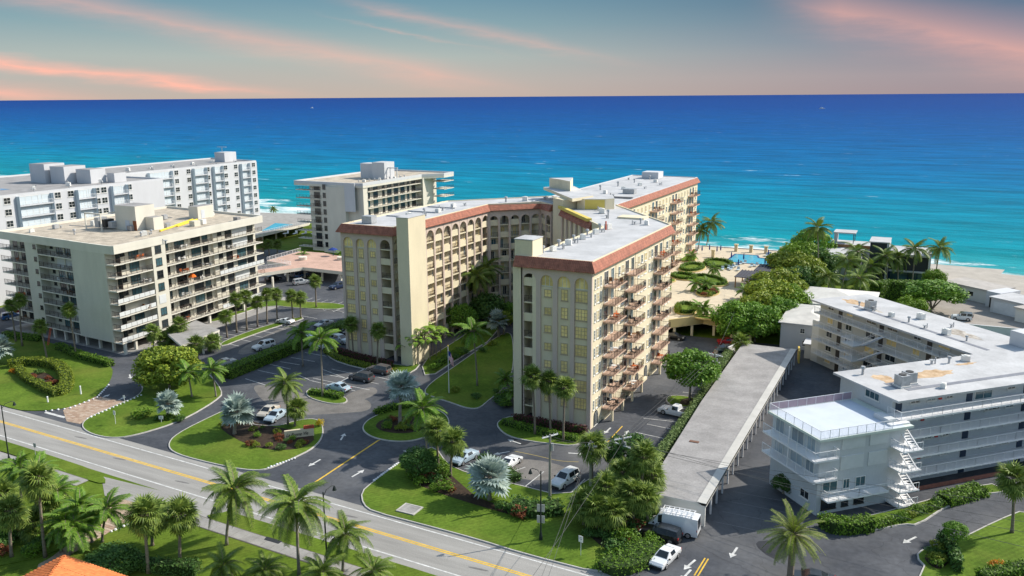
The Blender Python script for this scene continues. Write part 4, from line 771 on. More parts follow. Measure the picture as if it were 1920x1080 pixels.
# ------------------------------------------------------------------ ivory tower by the sea behind
def sea_tower():
    root = empty('apartment_building', (-131, 128, 0), 0, 'ivory balconied apartment block by the sea with slanted end walls and gravel roof', 'building')
    def T(x, y): return (x + 131, y - 128)
    core = [T(-142, 108.5), T(-136, 108.5), T(-136, 107), T(-126.5, 107), T(-126.5, 108.6), T(-120.4, 108.6), T(-120.4, 111), T(-122, 111), T(-122, 143), T(-119.6, 143), T(-119.6, 150), T(-122, 150), T(-122, 156), T(-142, 156)]
    wall = MB().prism(core, 0, 21.8).build('wall', BEIGE2, root)
    outer = [T(-148, 108), T(-136, 107.8), T(-126.3, 107.2), T(-120.2, 108.3), T(-120.0, 143), T(-115, 150), T(-115, 157), T(-147, 157)]
    MB().prism(outer, 21.6, 22.7).build('fascia', BEIGE2, root); MB().face([(x, y, 22.71) for x, y in ccw(outer)]).build('gravel_deck', GRAVEL, root)
    strip(MB(), ccw(outer), [(-.5, 22.6), (-.5, 23.2), (.015, 23.2), (.015, 22.3)], True).build('parapet', WHITEW, root)
    MB().prism([T(-126.6, 106.9), T(-122.6, 107.0), T(-122.6, 107.25), T(-126.6, 107.2)], 14, 23.25).build('slanted_fin', WHITEW, root)
    L0 = (T(-148, 108.2), T(-136, 108.2)); RL = (T(-120.1, 111), T(-120.1, 143)); E0 = (T(-115, 150), T(-115, 157))
    for k in range(8):
        z = 1.2 + 2.72 * k
        slab_run(root, *L0, .3, 11.9, z, 2.5, BEIGE2); railing_on(root, *L0, .4, 11.8, z, RAILD, gap=.3); on_wall('balcony_door', door_me(2.4, 2.1, 3), root, T(-142, 108.5), T(-136, 108.5), 3, z + .02)
        on_wall('window', win_me(1.2, 1.6, 1, 2, DFRAME), root, T(-136, 107), T(-126.5, 107), 1.2, z + .6)
        slab_run(root, *RL, 0, 32, z, 2.0, BEIGE2); railing_on(root, *RL, .1, 31.9, z, RAILD, gap=.3)
        for s in (2, 6.5, 11, 14.5, 18.5, 22.5, 26, 29.5): on_wall('balcony_door', door_me(2.6 if s not in (11, 26) else 1.4, 2.1, 3, None, GLASSB if k % 2 else GLASSD), root, T(-122, 111), T(-122, 143), s, z + .02)
        slab_run(root, *E0, 0, 7, z, 5, BEIGE2); railing_on(root, *E0, 0.1, 6.9, z, RAILD, gap=.3)
    mc = T(-124, 126); fill_box(root, 'machine_room', WHITEW, mc, 5, 6, 22.72, 28.4, ROOFW); fill_box(root, 'machine_room', WHITEW, (mc[0] - 5.02, mc[1] + 1.5), 6, 5, 22.72, 27.8, ROOFW)
    for dx in (.8, 3.5): box_part('steel_post', WHITEW, root, mc[0] + dx, mc[0] + dx + .25, mc[1] + 2, mc[1] + 2.25, 22.72, 26.4)
    box_part('steel_beam', WHITEW, root, mc[0] + .1, mc[0] + 4, mc[1] + 1.9, mc[1] + 2.3, 26.4, 26.7)
    vents(root, [(mc[0] - 2 + i * .6, mc[1] - 12 + i * 2.1) for i in range(10)], 22.72)
sea_tower()
# ------------------------------------------------------------------ garage decks between the beige blocks
POOLW = mat('pool_water', (0.06, 0.42, 0.58), 0.08, 0.2, 0.5, 0.25, 1.2, spec=0.5)
BRICKP = mat('pink_paver', (0.50, 0.33, 0.26), 0.9, 0.18, 0.35, 0.2, 6, fine=0.12)
def deck(label, poly, z, m, cols, edges, th=.9):
    o = empty('garage_deck', (*poly[0], 0), 0, label, 'garage deck'); x0, y0 = poly[0]; P = [(x - x0, y - y0) for x, y in poly]
    MB().prism(P, z - th, z, ktop=1).build('slab', [BEIGE2, m], o)
    for q in cols: box_part('column', BEIGE2, o, q[0] - x0 - .22, q[0] - x0 + .22, q[1] - y0 - .22, q[1] - y0 + .22, 0, z - th)
    for a, b in edges:
        a, b = (a[0] - x0, a[1] - y0), (b[0] - x0, b[1] - y0); L_ = dist(a, b); n = max(1, round(L_ / 6))
        for i in range(n): railing_on(o, a, b, L_ * i / n, L_ * (i + 1) / n, z, RAILW, 1.1, -.12, .25)
    return o
PD = [(-118.56, 54.28), (-112.48, 68.28), (-97.13, 67.91), (-108.26, 85.18), (-121.58, 88.82), (-130.03, 88.05), (-128.51, 71.47), (-117.73, 69.29), (-122.17, 58.14)]
d1 = deck('raised parking deck paved in pink brick beside the ivory block', PD, 3.8, BRICKP, [(-114.15, 57.67), (-115.54, 65.27), (-114.49, 71.25), (-107.12, 69.88), (-99.75, 68.68)], [(PD[6], PD[7]), (PD[5], PD[6]), (PD[7], PD[8])])
PK = [(-163.39, 98.5), (-163.62, 103.29), (-166.46, 136.31), (-179.98, 156.35), (-206.8, 151.84), (-200.77, 130.66)]
d2 = deck('raised pool deck with white railings above a parking level near the sea', PK, 4.0, CONC, [(-169.59, 114.65), (-169.23, 121.19), (-169.49, 126.35), (-169.67, 133.09)], [(PK[0], PK[1]), (PK[1], PK[2])])
flat('pool', [(p[0] - PK[0][0], p[1] - PK[0][1]) for p in ((-168.54, 112.56), (-167.27, 118.52), (-169, 130.57), (-178.13, 131.06))], 4.03, POOLW, d2)
# ------------------------------------------------------------------ garden podium of the cream block
def podium():
    root = empty('garden_podium', (0, 60, 0), 0, 'cream garden podium over open parking beside the cream block', 'podium')
    edge = [(-6, 54), (-3.6, 53.2), (2.2, 60.2), (9, 58.2), (15, 56.5), (16, 143), (7, 146.5), (-19.4, 146), (-19.4, 66)]
    E = [(x, y - 60) for x, y in edge]
    MB().prism(E, 2.4, 3.96, ktop=1).build('deck', [CREAM, DECKM], root); strip(MB(), E[:5], [(-.3, 3.9), (-.3, 4.3), (.12, 4.3), (.12, 2.5), (-.2, 2.4)]).build('parapet', mat('ochre_stucco', (.52, .42, .2), .85, .08, .4), root)
    for x, y in ((-2.6, 55.4), (.3, 58.6), (4.5, 60.6), (8.5, 59.4), (12.5, 58.5)): box_part('column', CREAM, root, x - .25, x + .25, y - 60 - .25, y - 60 + .25, 0, 2.4)
    MB().box(-19, 15, 12, 12.3, 0, 2.4).build('garage_wall', mat('dark_plaster', (.22, .2, .17)), root)  # dark plaster wall set back below the deck
    pool = [(-7.19, 124.61), (-7.19, 136.53), (-1.23, 136.84), (-0.22, 133.13), (5.34, 132.92), (6.36, 124.3), (-1.5, 123.71)]
    flat('pool', [(x, y - 60) for x, y in pool], 3.985, POOLW, root); strip(MB(), ccw([(x, y - 60) for x, y in pool]), [(0, 3.97), (0, 4.03), (.5, 4.03), (.5, 3.97)], True).build('pool_rim', mat('navy_tile', (.03, .06, .16)), root)
    return root
pod = podium()
LOWHEDGE = leafmat('bed_leaves', (0.07, 0.16, 0.012), (0.16, 0.26, 0.03))
BEDS = []
def seat_stuff():
    for i, (p, rx, rym, rot) in enumerate((((-8.19, 118.56), 4.3, 6.5, 0.3), ((-13.4, 110.41), 3.2, 6, 0), ((-12.31, 97.82), 3.5, 4.0, .5), ((-5.35, 95.98), 4.6, 6.5, .6), ((-2.39, 82.8), 2.4, 4.0, 0), ((-2.8, 64.81), 2.4, 5.0, .2), ((-18.2, 122.76), 2.4, 4, 0), ((-14.27, 91.91), 1.2, 2, 0), ((3.53, 60.08), 3.4, 2, .5))):
        n = 22; poly = [(p[0] + rx * math.cos(t) * math.cos(rot) - rym * math.sin(t) * math.sin(rot), p[1] + rx * math.cos(t) * math.sin(rot) * .6 + rym * math.sin(t) * math.cos(rot)) for t in (2 * math.pi * j / n for j in range(n))]
        o = MB().prism(ccw(poly), 3.9, 4.25).build('garden_bed', GRASS); structure(o); BEDS.append((p, poly)); strip(MB(), ccw(poly), [(-.02, 3.95), (-.02, 4.22), (.3, 4.22), (.3, 3.95)], True).build('kerb', mat('ochre_kerb', (.55, .42, .18)), o)
seat_stuff()
# long carport
def carport():
    root = empty('carport', (18.6, 11, 0), 0, 'long grey flat-roofed open carport between the cream block and the white motel', 'carport')
    x0, x1, y0, y1 = 14.1 - 18.6, 23.3 - 18.6, -22.4 - 11, 47 - 11
    MB().prism([(15.8 - 18.6, y0), (x1, y0), (x1, y1), (x0 - .8, y1), (x0, 12 - 11)], 2.75, 3.0, ktop=1).build('roof', [OFFW, GREYR], root)
    strip(MB(), [(x1, y0), (x1, y1)], [(0, 2.55), (0, 3.05), (-1.1, 3.08), (-1.1, 2.99)]).build('fascia', mat('pale_fascia', (.5, .49, .46), .8, .1, .4), root)
    MB().box(15.8 - 18.6, x1 - .1, y0 + .1, y0 + .35, 0, 2.74).build('end_wall', OFFW, root); MB().prism([(15.9 - 18.6, y0 + .4), (16.2 - 18.6, y0 + .4), (x0 + .5, y1 - .1), (x0 + .2, y1 - .1)], 0, 2.74).build('back_wall', OFFW, root)
    n = 22
    for i in range(n + 1):
        y = y0 + .5 + (y1 - y0 - 1) * i / n; box_part('post', RAILW, root, x1 - .35, x1 - .15, y - .1, y + .1, 0, 2.74)
    box_part('roof_hatch', mat('rust_hatch', (.18, .10, .07)), root, -2.0, -.7, -20 + 4, -19.4 + 4, 3.0, 3.08)
    return root
carport()
# ------------------------------------------------------------------ white motel-style block on the right (turned 45 degrees)
GLASSP = mat('curtained_glass', (.30, .36, .40), .25, .2, .6, spec=.5, objvar=.25)
MOTW = mat('motel_stucco', (.54, .56, .57), .8, .06, .3, .1, 4, stretch=(1, 1, .3), fine=.03); MOTB = mat('motel_court_stucco', (.53, .52, .47), .8, .06, .3, .1, 4, stretch=(1, 1, .3), fine=.03)
def motel():
    root = empty('motel_building', (34.6, -13.7, 0), R(45), 'white four-storey motel-style block with long railed walkways and outside stairs', 'building')
    FLR = [2.3, 4.95, 7.6, 10.2]; ROOFZ = 12.4
    wing = MB().box(13.6, 52, 3.6, 13.4, 0, 12.1).build('front_wing', MOTW, root)
    MB().box(12.9, 52.5, 1.9, 14.2, 12.1, ROOFZ).build('roof', ROOFW, wing)
    back = MB().box(39.4, 50, 13.39, 50.6, 0, 12.05).build('back_wing', MOTB, root)
    MB().box(37.8, 50.8, 14.25, 51.4, 12.06, ROOFZ - .02).build('roof', ROOFW, back)
    STAIN = mat('roof_stain', (.50, .30, .14), .9, .35, .9, color2=(.66, .50, .34)); STAIN2 = mat('roof_stain_dark', (.32, .26, .2), .9, .4, .9, color2=(.6, .56, .5))
    def blob(parent, cx, cy, rx, ry_, z, m):
        r_ = random.Random(int(cx * 10)); flat('roof_stain', [(cx + rx * r_.uniform(.55, 1.1) * math.cos(t), cy + ry_ * r_.uniform(.55, 1.1) * math.sin(t)) for t in (2 * math.pi * j / 26 for j in range(26))], z, m, parent)
    blob(wing, 25, 9.2, 5.0, 1.5, ROOFZ + .005, STAIN); blob(wing, 17.5, 9.5, 1.6, 2.4, ROOFZ + .006, STAIN); blob(wing, 33, 11, 2, .5, ROOFZ + .007, STAIN); blob(back, 45, 23.5, 1.6, 4, ROOFZ - .012, STAIN2); blob(back, 44, 46, 1.8, 4, ROOFZ - .013, STAIN); blob(back, 43, 40, .5, 2, ROOFZ - .014, STAIN2)
    DUCT = mat('duct_felt', (.22, .23, .26), .9, .15, 1); box_part('roof_walkway', DUCT, wing, 17, 51, 4.6, 5.4, ROOFZ, ROOFZ + .03); box_part('roof_walkway', DUCT, back, 41.2, 41.9, 15, 44, ROOFZ - .02, ROOFZ + .012); box_part('roof_walkway', DUCT, wing, 16, 20, 5.6, 8.0, ROOFZ, ROOFZ + .025)
    for (x, y, p_) in ((17.6, 6.3, wing), (19.4, 7.0, wing), (43, 41.5, back)):
        box_part('cooling_unit', STEEL, p_, x - .9, x + .5, y - .7, y + .7, ROOFZ + .25, ROOFZ + 1.6); MB().tube([(x - .2, y, ROOFZ + 1.6), (x - .2, y, ROOFZ + 1.68)], .5, 12).build('fan_grille', DFRAME, p_)
        box_part('unit_curb', WFRAME, p_, x - 1.0, x + .6, y - .8, y + .8, ROOFZ, ROOFZ + .24)
    vents(wing, [(16, 12), (22, 4.0), (29, 12.5), (31, 12), (34, 12)], ROOFZ); vents(back, [(42.5, 20 + i * 4) for i in range(7)] + [(46, 33), (47, 27)], ROOFZ - .02)
    MB().box(47.2, 51, 13.0, 16.5, ROOFZ + .002, ROOFZ + 2.2).build('stair_head', WHITEW, wing)
    # front wing: walkways, doors, windows facing the drive
    W0, W1 = (13.6, 3.6), (52, 3.6)
    for k, z in enumerate(FLR):
        on_wall('walkway_slab', cached('walk', lambda: MB().box(-.9, 38.4, -2.6, 0, -.22, 0).mesh('walkway_slab', RAILW)), wing, W0, W1, 0, z)
        for i in range(6): on_wall('railing', rail_me(6.5, 1.05, RAILW, .2), wing, (12.7, 1.08), (52, 1.08), 3.3 + 6.5 * i, z)
        on_wall('railing', rail_me(2.4, 1.05, RAILW, .2), wing, (12.75, 3.5), (12.75, 1.0), 1.25, z)
        for i in range(26): on_wall('joist', cached('joist', lambda: MB().box(-.06, .06, -2.5, 0, -.38, -.22).mesh('joist', RAILW)), wing, W0, W1, .3 + 1.45 * i, z)
    for k, z in enumerate([.05] + FLR):
        DD = mat('navy_door', (.03, .05, .085), .4)
        for s in (1.0, 12.6, 22.5, 33): on_wall('door', cached('mdoor', lambda: MB().box(-.5, .5, -.06, 0, 0, 2.05).mesh('door', DD)), wing, W0, W1, s, z)
        for s, ww in ((3.6, 1.5), (6.2, 1.5), (9.2, 1.1), (16.8, 2.6), (19.8, 1.4), (26, 2.6), (29, 1.5)):
            if k == 4 and s in (16.8, 26): on_wall('window', door_me(3.0, 2.0, 2, WFRAME, GLASSB), wing, W0, W1, s - 1.8, z + .05); continue
            on_wall('window', win_me(ww, 1.15, 2, 1, None, GLASSD if (k + int(s)) % 2 else GLASSB), wing, W0, W1, s, z + .85) if (k * 7 + int(s)) % 3 else on_wall('storm_shutter', cached(('sh', ww), lambda: MB().box(-ww / 2, ww / 2, -.07, 0, 0, 1.25).mesh('storm_shutter', PANEL)), wing, W0, W1, s, z + .8)
        if k: on_wall('extinguisher_box', cached('ext', lambda: MB().box(-.22, .22, -.2, 0, 0, .6).mesh('extinguisher_box', mat('red_metal', (.5, .04, .03), .4))), wing, W0, W1, 5.0 if k % 2 else 7.6, z + .9)
    on_wall('window', win_me(2.6, 1.3, 3, 1, None, GLASSB), wing, (13.6, 13.4), (13.6, 3.6), 6.2, 10.85); box_part('patio_wall', mat('brick_red', (.26, .11, .08), .9, .2, 2), wing, 14, 36, 1.2, 1.4, 0, .5)
    # terrace block
    blk = MB().box(0, 12.6, 0, 9.4, 0, 9.7).build('terrace_block', MOTW, root)
    MB().box(-.45, 13.4, -.45, 9.9, 9.7, 10.0).build('terrace_slab', [mat('pale_green_trim', (.62, .68, .62), .7)], blk); MB().face([(-.3, -.3, 10.004), (12.2, -.3, 10.004), (12.2, 9.8, 10.004), (-.3, 9.8, 10.004)]).build('terrace_floor', mat('pale_deck', (.55, .60, .68), .7, .06, .4), blk)
    def rl(a, b, z, h=1.1, panel=None, parent=blk):
        L_ = dist(a, b); n = max(1, round(L_ / 4.8))
        for i in range(n): on_wall('railing', rail_me(L_ / n, h, RAILW, .18, panel), parent, a, b, L_ * (i + .5) / n, z)
    rl((-.35, 9.75), (-.35, -.35), 10.0); rl((-.35, -.35), (10.2, -.35), 10.0); rl((12.5, 9.8), (-.35, 9.8), 10.0, 1.1, mat('mauve_panel', (.40, .30, .34), .6))
    for z in (4.95, 7.6):
        MB().box(-1.45, 0, -.25, 9.4, z - .22, z).build('balcony_slab', RAILW, blk); MB().box(-1.45, 2.0, -1.0, -.26, z - .221, z - .001).build('balcony_slab', RAILW, blk)
        rl((-1.4, 9.4), (-1.4, -.95), z); rl((-1.4, -.95), (2.0, -.95), z); rl((2.0, -.95), (2.0, 0), z); box_part('balcony_post', RAILW, blk, -1.42, -1.3, 4.1, 4.22, z, z + 2.5)
        for s, ww in ((1.6, 1.8), (5.2, 2.4), (7.8, 1.6)): on_wall('balcony_door', door_me(ww, 2.1, 2, WFRAME, GLASSP), blk, (0, 9.4), (0, 0), s, z + .02)
        for a, ww in ((4.8, 3.4), (8.6, 2.8)): on_wall('storm_shutter', cached(('bsh', ww), lambda: MB().box(-ww / 2, ww / 2, -.09, 0, 0, 1.75).mesh('storm_shutter', PANEL)), blk, (0, 0), (12, 0), a, z + .5)
    MB().box(.6, 9.6, -1.35, 0, 2.1, 2.3).build('balcony_slab', RAILW, blk); rl((.65, -1.3), (9.6, -1.3), 2.3); rl((.65, 0), (.65, -1.3), 2.3)
    for a, ww in ((1.8, 2.2), (4.2, 1.0), (6.3, 1.5)): on_wall('window', win_me(ww, 1.3, 2, 1, None, GLASSB), blk, (0, 0), (12, 0), a, 2.9); on_wall('window', win_me(ww, 1.3, 2, 1, DFRAME, GLASSD), blk, (0, 0), (12, 0), a, .6)
    for b in (2.2, 6.6): on_wall('window', win_me(1.7, 1.1, 2, 1, None, GLASSD), blk, (0, 9.4), (0, 0), 9.4 - b, 1.3)
    # outside stair: landings, flights, stringers
    ST = empty('outside_stair', (0, 0, 0)); ST.parent = root; prev = 0.35
    for k, z in enumerate([.35] + FLR):
        MB().box(10.4, 13.4, -2.3 if k < 4 else .2, .9, z - .16, z).build('landing', RAILW, ST)
        if k < 4:
            on_wall('railing', rail_me(2.85, 1.0, RAILW, .4), ST, (10.45, -2.25), (13.3, -2.25), 1.42, z); on_wall('railing', rail_me(3.0, 1.0, RAILW, .4), ST, (10.45, .8), (10.45, -2.25), 1.5, z)
            z2 = FLR[k]; b = MB(); n = 11
            for i in range(n): t = (i + .5) / n; b.box(12.1, 13.1, -1.6 + 3.2 * t - .14, -1.6 + 3.2 * t + .14, z + (z2 - z) * t - .03, z + (z2 - z) * t + .02)
            for x in (12.05, 13.15):
                b.tube([(x, -1.8, z), (x, 1.7, z2)], .09, 4)
            b.build('flight', RAILW, ST)
    MB().box(10.7, 11.9, .92, 3.5, 0, 10.6).build('stair_wall', MOTW, root)
    # back wing: walkways facing the court, landing towers
    B0, B1 = (39.4, 50.6), (39.4, 14.3)
    for k, z in enumerate(FLR):
        on_wall('walkway_slab', cached('walk2', lambda: MB().box(.1, 36.2, -1.5, 0, -.2, 0).mesh('walkway_slab', OFFW)), back, B0, B1, 0, z)
        for i in range(6): on_wall('railing', rail_me(6.0, 1.05, RAILW, .16), back, (37.95, 50.5), (37.95, 14.3), 3.0 + 6.0 * i, z)
        if k < 3:
            MB().box(35.2, 37.9, 36.5, 39.5, z - .2, z).build('landing', OFFW, back)
            b = MB()
            for i in range(9): t = (i + .5) / 9; b.box(36.6, 37.7, 36.4 - 4.2 * t - .2, 36.4 - 4.2 * t + .2, z + 2.65 * t - .05, z + 2.65 * t)
            for x in (36.55, 37.75): b.tube([(x, 36.6, z), (x, 32, z + 2.65)], .1, 4); b.tube([(x, 36.6, z + 1), (x, 32, z + 3.6)], .04, 4)
            b.build('flight', RAILW, back); on_wall('railing', rail_me(3.0, 1.05, RAILW, .16), back, (35.25, 39.5), (35.25, 36.5), 1.5, z); on_wall('railing', rail_me(2.7, 1.05, RAILW, .16), back, (37.9, 39.45), (35.2, 39.45), 1.35, z)
    for k, z in enumerate([.05] + FLR):
        for s in (3, 8, 13.5, 18.5, 24, 29.5, 34): on_wall('window', win_me(1.6 if s % 1 == 0 else 2.4, 1.2, 2, 1, None, GLASSD if (int(s) + k) % 3 else GLASSY), back, B0, B1, s, z + .85)
        for s in (5.6, 16, 26.6): on_wall('door', cached('mdoor2', lambda: MB().box(-.5, .5, -.06, 0, 0, 2.05).mesh('door', DFRAME)), back, B0, B1, s, z)
    MB().box(39.45, 41.5, 50.6, 52.6, 0, 8).build('service_shaft', OFFW, back)
    return root
motel()
# ------------------------------------------------------------------ vegetation
BARK = mat('palm_bark', (0.22, 0.18, 0.14), 0.9, 0.25, 1.5, 0.8, 9, stretch=(1, 1, 3)); BARKG = mat('grey_bark', (0.26, 0.23, 0.19), 0.9, 0.25, 1.2, 0.6, 8)
L_SABAL = leafmat('fan_palm_leaf', (0.083, 0.149, 0.024), (0.231, 0.303, 0.055)); L_COCO = leafmat('coconut_leaf', (0.066, 0.132, 0.020), (0.220, 0.292, 0.050)); L_ROYAL = leafmat('feather_palm_leaf', (0.07, 0.165, 0.018), (0.20, 0.33, 0.04))
L_BISM = leafmat('silver_palm_leaf', (0.23, 0.31, 0.27), (0.44, 0.52, 0.47), .5); L_DATE = leafmat('date_palm_leaf', (0.10, 0.17, 0.025), (0.30, 0.36, 0.055)); L_TRAV = leafmat('paddle_leaf', (0.08, 0.20, 0.02), (0.24, 0.38, 0.04))
L_TREE = leafmat('tree_leaf', (0.069, 0.169, 0.019), (0.188, 0.338, 0.035)); L_TREEY = leafmat('yellowish_tree_leaf', (0.115, 0.190, 0.018), (0.333, 0.391, 0.046)); L_DARK = leafmat('dark_tree_leaf', (0.046, 0.111, 0.026), (0.117, 0.227, 0.046)); L_LIME = leafmat('lime_tree_leaf', (0.10, 0.20, 0.012), (0.20, 0.32, 0.025))
L_HEDGE = leafmat('hedge_leaf', (0.075, 0.165, 0.014), (0.17, 0.29, 0.025)); L_HEDGEY = leafmat('yellow_hedge_leaf', (0.12, 0.18, 0.015), (0.26, 0.31, 0.03)); L_RED = leafmat('croton_leaf', (0.13, 0.03, 0.02), (0.30, 0.11, 0.04)); L_ORANGE = leafmat('orange_leaf', (0.45, 0.14, 0.01), (0.65, 0.30, 0.02)); L_MAROON = leafmat('maroon_leaf', (0.07, 0.02, 0.03), (0.16, 0.05, 0.05))
INNER = mat('dark_green_twigs', (0.03, 0.055, 0.012), 0.95, 0.3, 1.5)  # dark green core inside the hedges
def feather(key, L_, n, leaf, rise, droop, m, seed, hang=.45, wid=.07):
    def fn():
        r_ = random.Random(seed); b = MB(); pts = []
        for i in range(9):
            t = i / 8; pts.append(Vector((L_ * t * (1 - .12 * t * droop / L_), 0, rise * t - droop * t * t)))
        b.mk(1); b.tube(pts, [.05 * (1 - .8 * i / 8) + .006 for i in range(9)], 3, False); b.mk(0)
        for i in range(n):
            t = .14 + .85 * i / (n - 1); k = t * 8; j = min(int(k), 7); p = pts[j].lerp(pts[j + 1], k - j); d = (pts[j + 1] - pts[j]).normalized()
            ll = leaf * (1 - abs(t - .42) ** 1.6 * 1.2) * r_.uniform(.85, 1.1)
            for sg in (-1, 1):
                side = Vector((0, sg, 0)); a = (side * .85 + d * .6 + Vector((0, 0, .12))).normalized(); m1 = p + a * ll * .55; tip = p + a * ll + Vector((0, 0, -hang * ll * r_.uniform(.6, 1.3)))
                w_ = d * wid * .5; b.face([p - w_, p + w_, m1 + w_ * .9, m1 - w_ * .9]); b.face([m1 - w_ * .9, m1 + w_ * .9, tip])
        return b.mesh('frond', [m, BARK])
    return cached(key, fn)
def fan(key, pet, rad, nseg, span, droop, m, seed, wid=.12):
    def fn():
        r_ = random.Random(seed); b = MB(); c = Vector((pet, 0, 0))
        b.mk(1); b.tube([(0, 0, 0), (pet * .5, 0, .04), (pet, 0, 0)], [.035, .03, .02], 3, False); b.mk(0)
        for i in range(nseg):
            th = R(-span / 2 + span * i / (nseg - 1)); ll = rad * (1 - .25 * abs(th) / R(span / 2)) * r_.uniform(.88, 1.08); d = Vector((math.cos(th), math.sin(th), .22 * abs(math.sin(th)))); s = Vector((-math.sin(th), math.cos(th), 0))
            m1 = c + d * ll * .6; tip = c + d * ll + Vector((0, 0, -droop * ll * r_.uniform(.5, 1.3))); w_ = s * wid * .5
            b.face([c, m1 - w_, m1 + w_]); b.face([m1 - w_, tip, m1 + w_])
        return b.mesh('frond', [m, BARK])
    return cached(key, fn)
KINDS = {
    'sabal': dict(me=[lambda i=i: fan(('sab', i), .95 + .1 * i, 1.35, 19, 250, .4, L_SABAL, i, .16) for i in range(3)], n=46, e=(85, -60), trunk=.17, name='cabbage_palm', leaf='cabbage palm'),
    'coco': dict(me=[lambda i=i: feather(('coc', i), 4.1 + .2 * i, 40, 1.05, 1.0 + .3 * i, 2.5 + .5 * i, L_COCO, i, .6, .1) for i in range(3)], n=24, e=(72, -40), trunk=.16, name='coconut_palm', leaf='coconut palm'),
    'royal': dict(me=[lambda i=i: feather(('roy', i), 2.5, 28, .8, .7, 1.6 + .2 * i, L_ROYAL, i, .4, .1) for i in range(2)], n=18, e=(75, -30), trunk=.13, name='feather_palm', leaf='feather palm'),
    'bism': dict(me=[lambda i=i: fan(('bis', i), 1.2, 1.4, 18, 300, .16, L_BISM, i, .30) for i in range(2)], n=30, e=(85, -40), trunk=.24, name='silver_palm', leaf='silver palm'),
    'date': dict(me=[lambda i=i: feather(('dat', i), 3.5, 34, .55, .8, 1.6 + .2 * i, L_DATE, i, .15, .06) for i in range(2)], n=56, e=(82, -45), trunk=.34, name='date_palm', leaf='date palm'),
}
def frond_list(kind, seed, n):
    k = KINDS[kind]; r_ = random.Random(seed); o = []
    for i in range(n):
        t = (i + .5) / n; e = k['e'][0] + (k['e'][1] - k['e'][0]) * t ** .85; o.append((k['me'][r_.randrange(len(k['me']))](), i * 2.39996 + r_.uniform(-.25, .25), R(e + r_.uniform(-9, 9)), r_.uniform(.86, 1.1), r_.uniform(-.4, .4)))
    return o
def crown_mesh(kind, var):
    def fn():
        b = MB(); mats = None
        for me, a, e, s, tw in frond_list(kind, 100 + var, int(KINDS[kind]['n'] * .8)):
            mats = list(me.materials); M_ = Matrix.Rotation(a, 4, 'Z') @ Matrix.Rotation(-e, 4, 'Y') @ Matrix.Rotation(tw, 4, 'X') @ Matrix.Scale(s, 4); i0 = len(b.v)
            b.v += [tuple(M_ @ v.co) for v in me.vertices]
            for p in me.polygons: b.f.append(tuple(i0 + q for q in p.vertices)); b.mi.append(p.material_index)
        return b.mesh('crown', mats)
    return cached(('crown', kind, var), fn)
pc = [0]
def palm(kind, spec, label, scale=1.0, near=True, group=None, z0=0.0, wind=0.0, th=1.0):
    """spec: base x, base y, crown height, crown offset x, y"""
    x, y, h, lx, ly = spec; k = KINDS[kind]; pc[0] += 1; sd_ = pc[0]; r_ = random.Random(sd_)
    h = max(h, 1.0); scale *= .88 if kind == 'sabal' and near else 1.0; o = empty(k['name'], (x, y, z0), 0, label, 'palm', group)
    pts = [(lx * t ** 1.6, ly * t ** 1.6, h * t) for t in (0, .12, .3, .5, .7, .86, 1.0)]; rr = k['trunk'] * (.75 + .25 * scale) * th
    MB().tube(pts, [rr * q for q in (1.5, 1.08, 1, .95, .92, .95, 1.15)], 8).build('trunk', BARK if kind in ('sabal', 'date') else BARKG, o, smooth=True)
    if near:
        for me, a, e, s, tw in frond_list(kind, sd_, k['n']):
            put('frond', me, o, (lx, ly, h), rot=(tw, -e, a), scale=s * scale)
    else: put('crown', crown_mesh(kind, sd_ % 3), o, (lx, ly, h), r_.uniform(0, 6), scale=scale)
    if kind == 'coco':
        b = MB()
        for i in range(6): t = i * 1.05; c = Vector((.28 * math.cos(t), .28 * math.sin(t), -.18)); b.tube([c + Vector((0, 0, .13)), c, c - Vector((0, 0, .13))], [.05, .12, .05], 6)
        b.build('coconut_cluster', mat('coconut_husk', (.10, .11, .03)), o, (lx, ly, h))
    if kind == 'royal': MB().tube([(lx, ly, h - .9), (lx, ly, h - .3), (lx, ly, h + .1)], [rr * 1.05, rr * 1.2, rr * .6], 8).build('crownshaft', mat('crownshaft_green', (.09, .19, .03), .5), o, smooth=True)
    return o
def leaf_ball(key, nclump, leaves, size, m, seed, rx=1.0, rz=.8, shell=.62, cr=.36):
    """unit crown of leaf clumps: uneven outline with gaps"""
    def fn():
        r_ = random.Random(seed); b = MB()
        for c in range(nclump):
            while True:
                d = Vector((r_.gauss(0, 1), r_.gauss(0, 1), r_.gauss(0, 1)))
                if d.length > .1: d.normalize()
                if d.z > -.55: break
            q = d * r_.uniform(shell, .92); q.z *= rz; cc = cr * r_.uniform(.6, 1.15)
            for i in range(leaves):
                n = Vector((r_.gauss(0, 1), r_.gauss(0, 1), r_.gauss(0, 1))).normalized()
                if n.dot(d) < -.35 and r_.random() < .8: continue
                p = q + Vector((n.x, n.y, n.z * .8)) * cc * r_.uniform(.7, 1.08); n2 = (n + Vector((r_.gauss(0, .6), r_.gauss(0, .6), r_.gauss(0, .6) + .4))).normalized(); a = n2.orthogonal().normalized(); a.rotate(Matrix.Rotation(r_.uniform(0, 6.28), 3, n2)); e_ = n2.cross(a); s = size * r_.uniform(.65, 1.35)
                b.face([p - a * s, p + e_ * s * .55, p + a * s, p - e_ * s * .55])
        return b.mesh('crown', m)
    return cached(key, fn)
